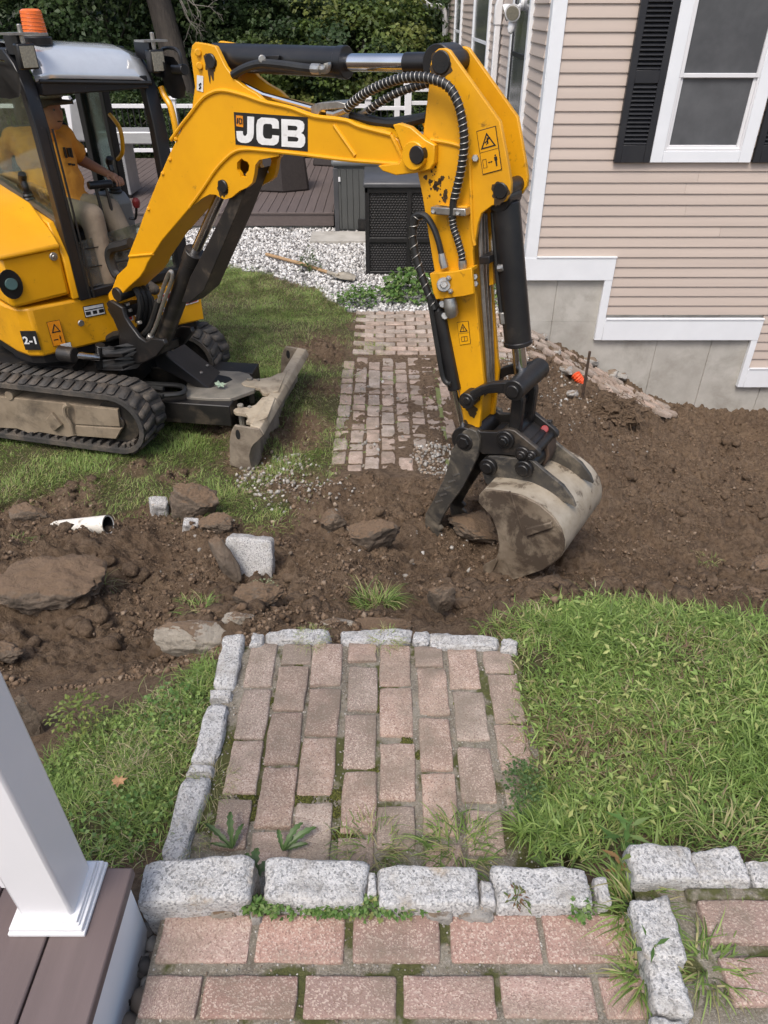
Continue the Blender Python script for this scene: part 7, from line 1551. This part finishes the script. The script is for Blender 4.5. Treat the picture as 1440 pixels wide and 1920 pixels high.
leafy('weed_bush', 'small green weed where lawn, gravel and bricks meet', 'weed', 672, 570, 260, .22, .22, .06, .045, LG, group='leafy weeds by the gravel')
leafy('weed_bush', 'green weed showing behind the arm beside the house corner', 'weed', 925, 565, 240, .45, .28, .08, .06, LG, group='leafy weeds by the gravel')
leafy('weed_bush', 'dark spindly weed growing beside the shovel handle', 'weed', 582, 510, 60, .32, .10, .09, .025, [(.06, .10, .03), (.08, .13, .04)], group='leafy weeds by the gravel')
leafy('weed', 'low clover like weed under the second curb block', 'weed', 545, 1706, 190, .028, .07, .013, .010, LG, Z=1.10, group='weeds along the curb', ex=1.2, ey=.25)
leafy('weed', 'creeping weed patch under the third curb block', 'weed', 700, 1706, 300, .03, .10, .014, .010, LG+[(.25, .27, .09)], Z=1.10, group='weeds along the curb', ex=1.2, ey=.22)
leafy('weed', 'green weed between the first and second curb blocks', 'weed', 478, 1704, 110, .035, .03, .016, .011, LG, Z=1.10, group='weeds along the curb', ex=1, ey=.4)
leafy('weed', 'trailing weed below the gap of the second and third curb blocks', 'weed', 640, 1706, 170, .03, .06, .014, .010, LG, Z=1.10, group='weeds along the curb', ex=1.3, ey=.25)
leafy('weed', 'small bright weed at the foot of the fourth curb block', 'weed', 1082, 1705, 90, .04, .028, .014, .011, LG, Z=1.10, group='weeds along the curb')
leafy('weed', 'wilted reddish weed lying over the fourth curb block', 'weed', 968, 1690, 34, .05, .022, .016, .006, [(.16, .085, .05), (.12, .13, .04), (.2, .12, .06), (.10, .14, .04)], Z=1.11, group='weeds along the curb')
leafy('weed', 'dark green creeping weed on the right edge of the brick pad', 'weed', 985, 1482, 420, .03, .075, .012, .009, [(.06, .115, .035), (.08, .14, .045), (.10, .165, .055)], Z=.92, group='weeds beside the pad', ex=.6, ey=1.3)
leafy('weed', 'light green clover in the grass left of the pad kerb', 'weed', 335, 1330, 170, .07, .12, .018, .014, LG, Z=.80, group='weeds beside the pad')
leafy('weed', 'yellow green weed on the crest of the left grass patch', 'weed', 150, 1345, 200, .08, .08, .02, .012, [(.2, .24, .06), (.15, .2, .05)], Z=.78, group='weeds beside the pad')
leafy('weed', 'clover patch at the lower edge of the left grass beside the porch', 'weed', 230, 1560, 150, .07, .13, .018, .014, LG, Z=.86, group='weeds beside the pad')
leafy('weed', 'pale weedy sprig on the soil covered rock below the granite block', 'weed', 495, 1108, 150, .05, .07, .014, .007, [(.22, .26, .14), (.28, .30, .18)], group='weeds on the dug soil')
# tall weed with long leaves at the right hand stones
def tall_weed(name, label, px, py, Z, H_, n, L, Wd, cols, lean=(.02, 0)):
    P = atZ(px, py, Z); o = thing(name, label, 'weed', P, 'tall weeds in the right grass'); tp_ = P+np.array([lean[0], lean[1], H_])
    part('stem', MB().tube(smooth([P, (P+tp_)/2+np.array([.01, 0, 0]), tp_], 4), .0022, 6), bpy.data.materials['green stem'], o)
    t = np.linspace(.25, 1, n); a = np.arange(n)*2.4; p = P+(tp_-P)*t[:, None]; D = unit(np.stack([np.cos(a), np.sin(a), .35+0*a], 1)); Nn = unit(np.stack([-.35*np.cos(a), -.35*np.sin(a), np.ones(n)], 1))
    V, F_, C = leaf_quads(p, Nn, D, L*RNG.uniform(.6, 1.1, n), Wd*RNG.uniform(.8, 1.2, n), pal(n, cols), .12); mesh_obj('foliage', raw_mesh('foliage', V, F_, 'leaf', C), None, o)
tall_weed('tall_weed', 'tall weed with long light leaves standing above the right granite border', 1150, 1600, 1.0, .13, 10, .065, .013, LG)
tall_weed('tall_weed', 'reddish stemmed weed just right of the fourth curb block', 1165, 1660, 1.05, .10, 10, .05, .011, [(.17, .2, .06), (.14, .19, .05), (.25, .15, .06)], (-.02, .01))
tall_weed('tall_weed', 'slender weed bending over the gap beside the upright granite block', 1190, 1790, 1.07, .09, 9, .045, .009, LG, (.02, -.02))
# broad toothed dandelion leaves
def dandelion(label, px, py, Z, specs):
    P = atZ(px, py, Z); o = thing('dandelion', label, 'weed', P, 'broad leaved weeds at the curb')
    for az, L, W_, lift in specs:
        d = np.array([cos(az), sin(az), 0]); s = np.array([-sin(az), cos(az), 0]); V = []; n = 11
        for k in range(n):
            t = k/(n-1); c = P+d*L*t*(1-.15*t)+upv*(lift*(t-.75*t*t)*L*1.6); w = W_*(.25+.9*sin(pi*min(t*1.02, 1))**.8)*(1.0 if k % 2 else .62)*(.15 if k == n-1 else 1)
            V += [c-s*w+upv*.004, c, c+s*w+upv*.004]
        mb = MB().add(V, [(3*k+j, 3*k+j+1, 3*k+4+j, 3*k+3+j) for k in range(n-1) for j in (0, 1)]); g = .8+.5*random.random()
        nm = 'dandelion leaf %d' % (int(g*3)); mt = bpy.data.materials.get(nm) or pm(nm, (.085*g, .145*g, .045*g), (.065*g, .11*g, .032*g), 14, .5)
        part('leaf', mb, mt, o)
dandelion('broad leaved dandelion with ragged leaves behind the first curb block', 436, 1592, .925, [(2.5, .12, .008, .35), (1.75, .10, .009, .9), (1.2, .075, .007, .6), (3.0, .07, .006, .3)])
dandelion('broad leaved dandelion leaning right behind the second curb block', 530, 1596, .925, [(.55, .12, .010, .45), (.9, .095, .009, .7), (.2, .08, .008, .3), (1.9, .06, .007, .8)])
dandelion('dark broad leaved weed growing up through the gap between curb blocks', 474, 1660, 1.04, [(1.5, .085, .012, 1.0), (1.9, .08, .011, .8), (-1.4, .08, .013, .6), (.9, .07, .010, .8), (-1.9, .06, .010, .5)])
# fallen leaves
def fallen(label, P, mat, s, rz):
    V = [(0, 0, 0)]+[(s*r*cos(a), s*r*sin(a)*.8, .25*s*abs(cos(a*1.5))) for a, r in zip(np.linspace(0, 2*pi, 14, endpoint=False), [1, .5, .8, .4, .9, .55, .75, .5, .8, .5, .95, .45, .8, .55])]
    o = part('fallen_leaf', MB().add(V, [(0, k+1, (k+1) % 14+1) for k in range(14)]), mat); at_loc(o, P, None, (.3, .1, rz)); return tag(o, label, 'leaf')
fallen('curled tan leaf lying in the left grass patch', atZ(222, 1465, .86), 'brown_leaf', .028, .4)
fallen('pale green leaf litter in the opening of the dozer frame', atZ(412, 722, .33), 'pale_leaf', .06, .2)
fallen('yellow leaf at the foot of the fourth curb block', atZ(908, 1703, 1.105), 'brown_leaf', .014, 1)
# root mat at the edge of the dug slope
P_ = surf_hit(1155, 785); rm = MB()
for k in range(260):
    a = random.uniform(0, 2*pi); r = random.uniform(.02, .22); b = P_+np.array([r*cos(a), r*sin(a)*.7, random.uniform(.02, .22)]); e = np.array([random.gauss(0, .09), random.gauss(0, .07), random.uniform(-.14, .03)])
    rm.tube([b, b+e*.5+np.array([random.gauss(0, .03), 0, .03]), b+e], .0035, 4, False)
roots = thing('root_clump', 'shaggy brown clump of torn roots and soil on the slope below the stake', 'root clump', P_)
me = rock_mesh('soil_ball', (.24, .17, .13), 77, 2.4, .3, 2.2, 4, 'ground'); o = mesh_obj('soil_ball', me); at_loc(o, P_+upv*.06, roots)
tag(part('root', rm, pm('torn roots', (.17, .115, .07), (.08, .052, .03), 30, .9), roots), kind='stuff')

# ------------------------------------------------------------------ trees behind the deck
def crown_mesh(seed, n, R, size, cols, w=None, holes=.35, clusters=130, flat=.6):
    rg = np.random.default_rng(seed); C = rg.normal(size=(clusters, 3)); C = unit(C)*(rg.uniform(.25, 1, clusters)**.5)[:, None]*np.array(R)
    ci = rg.integers(0, clusters, n); cr = rg.uniform(.22, .5, clusters)*min(R)*.75; d = rg.normal(size=(n, 3)); d = unit(d)*rg.uniform(.2, 1, (n, 1))**.5
    p = C[ci]+d*cr[ci][:, None]*np.array([1.15, 1.15, flat]); out = unit(p/np.array(R)+d*.6); N_ = unit(out*.5+np.array([0, 0, .75])+rg.normal(0, .45, (n, 3)))
    D = unit(np.cross(N_, rg.normal(size=(n, 3)))+np.array([0, 0, -.35])); N_ = unit(N_-D*np.sum(N_*D, 1)[:, None])
    ctint = np.array(cols)[rg.choice(len(cols), clusters, p=w)]; t = ctint[ci]*rg.uniform(.75, 1.3, (n, 1))
    L = rg.uniform(.7, 1.2, n)*size; V, F_, Cc = leaf_quads(p, N_, D, L, L*rg.uniform(.6, .85, n), t, .15); return raw_mesh('crown', V, F_, 'leaf', Cc)
DK = [(.036, .064, .022), (.050, .084, .027), (.028, .05, .018), (.068, .10, .032)]
LT = [(.085, .125, .028), (.115, .155, .036), (.065, .10, .025), (.15, .175, .045)]
CM = [crown_mesh(1, 17000, (2.3, 2.0, 2.6), .125, DK), crown_mesh(2, 17000, (2.6, 2.1, 2.2), .115, DK), crown_mesh(3, 17000, (2.2, 1.7, 1.5), .11, LT+DK[:1]), crown_mesh(4, 12000, (1.7, 1.3, 1.2), .10, DK+LT[2:3])]
def trunk_mesh(H_, r, seed, lean=0):
    rs = random.Random(seed); mb = MB(); pts = [np.array([lean*k/6+rs.uniform(-.06, .06)*(k > 0), rs.uniform(-.05, .05), H_*k/6]) for k in range(7)]; mb.tube(smooth(pts, 3), [r*(1.25-.9*k/18) for k in range(19)], 12)
    for k in range(7):
        b = pts[2+k % 4]; a = rs.uniform(0, 2*pi); L = rs.uniform(.8, 1.7); mb.tube(smooth([b, b+np.array([cos(a)*L*.5, sin(a)*L*.5, L*.25]), b+np.array([cos(a)*L, sin(a)*L, L*.65])], 3), [r*.32*(1-.13*j) for j in range(7)], 6)
    return mb
def tree(x, y, zc, ci, sc, label, name='tree', cat='tree', tr=.12, rz=0, H_=None, lean=0, group='trees behind the deck'):
    o = thing(name, label, cat, (x, y, -.3), group); c = mesh_obj('crown', CM[ci]); at_loc(c, (x, y, zc), o, (0, 0, rz), sc)
    H_ = H_ or zc+.8; t = part('trunk', trunk_mesh(H_, tr, int(x*10+y*7), lean), 'bark'); at_loc(t, (x, y, -.35), o); return o
tree(-8.6, 18.6, 2.2, 0, (1, 1, 1), 'dark leafy tree at the far left behind the orange beacon')
tree(-6.3, 19.6, 2.4, 1, (1.0, 1, 1.05), 'dark leafy tree seen above the cab roof', rz=1)
tree(-4.0, 20.4, 2.6, 0, (1.05, 1, 1), 'dark leafy tree right of the big grey trunk', rz=2)
tree(-2.2, 20.0, 2.2, 1, (1, 1, 1), 'dark leafy tree behind the arm cylinder', rz=3.3)
tree(-.4, 18.3, 1.75, 2, (1, 1, .85), 'light green maple with leaf sprays lit from above, right of centre', rz=.6)
tree(-2.0, 18.9, 2.1, 3, (1, 1, .8), 'mid green maple sapling left of the light green maple', rz=1.6)
tree(.9, 20.5, 1.6, 1, (1, 1, 1.1), 'dark tree filling the gap beside the corner of the house', rz=4)
tree(2.5, 22.5, 2.2, 0, (1, 1, 1.1), 'dark tree showing past the house gutter pipe', rz=5)
for i, (x, y, sc, lab) in enumerate([(-7.6, 17.6, .62, 'dark bush behind the railing at the far left'), (-5.6, 17.7, .6, 'dark bush behind the railing seen through the cab'), (-4.1, 17.5, .58, 'dark bush behind the railing post by the cab mirror'), (-2.7, 17.6, .6, 'dark bush behind the railing above the boom lettering'), (-1.3, 17.5, .6, 'dark bush behind the railing right of the boom lettering'), (.1, 17.2, .62, 'dark bush behind the taller railing by the house'), (1.0, 17.9, .6, 'dark bush tucked beside the house corner board')]):
    tree(x, y, .55, 3, (sc*1.1, sc, sc*1.0), lab, 'bush', 'bush', .04, i*1.3, .9, 0, 'bushes behind the railing')
bt_ = thing('tree', 'big leaning grey trunk behind the cab mirror with its crown above the photo', 'tree', (atY(325, 95, 18.2)[0], 18.2, -.4))
x0, x1 = atY(327, 110, 18.2)[0], atY(292, -20, 18.2)[0]; zz1 = atY(292, -20, 18.2)[2]; zz0 = atY(327, 110, 18.2)[2]; sl = (x1-x0)/(zz1-zz0)
part('trunk', MB().tube(smooth([(x0-sl*(zz0+.4), 18.2, -.4), (x0, 18.2, zz0), (x1, 18.2, zz1), (x1+sl*2, 18.2, zz1+2), (x1+sl*3.5, 18.3, zz1+4)], 5), [.30-.006*k for k in range(21)], 16), 'bark', bt_)
c = mesh_obj('crown', CM[0]); at_loc(c, (x1+sl*4, 18.6, 7.2), bt_, (0, 0, 1), (1.4, 1.4, 1.1))
twg = thing('bare_branch', 'pale bare twigs hanging beside the big grey trunk', 'branch', atY(370, 20, 17.6)); tw_ = MB(); rs = random.Random(5)
def twig(p, d, L, r, k):
    q = p+d*L; mid = (p+q)/2+np.array([rs.uniform(-.05, .05), 0, rs.uniform(-.05, .05)]); tw_.tube([p, mid, q], [r, r*.85, r*.6], 5, False)
    if k: 
        for _ in range(2): d2 = unit(d+np.array([rs.uniform(-.8, .8), rs.uniform(-.5, .5), rs.uniform(-.7, .5)])); twig(p+d*L*rs.uniform(.5, 1), d2, L*.7, r*.6, k-1)
P0 = atY(318, -30, 17.6)
for dd in ((.9, 0, -.35), (.5, -.1, -.8), (.75, 0, -.6)): twig(np.array(P0), unit(np.array(dd)), .55, .016, 3)
part('twig', tw_, pm('pale twigs', (.24, .215, .18), None, 9, .8), twg)
# the wood beyond: one mass
rg = np.random.default_rng(55); n = 26000; x = rg.uniform(-24, 14, n); y = rg.uniform(23, 29, n); z = rg.uniform(-.4, 9, n)
N_ = unit(np.stack([rg.normal(0, .5, n), rg.normal(-.5, .5, n), np.ones(n)*.6], 1)); D = unit(np.cross(N_, rg.normal(size=(n, 3)))); L = rg.uniform(.25, .5, n)
cl = fbm(x*1.0, z+y*.2, .9, 3, 5); t = np.array(DK)[rg.integers(0, 3, n)]*np.clip(.9+cl[:, None]*.8, .4, 1.6)
V, F_, C = leaf_quads(np.stack([x, y, z], 1), N_, D, L, L*.75, t, .15); tag(mesh_obj('woodland', raw_mesh('woodland', V, F_, 'leaf', C)), kind='stuff')
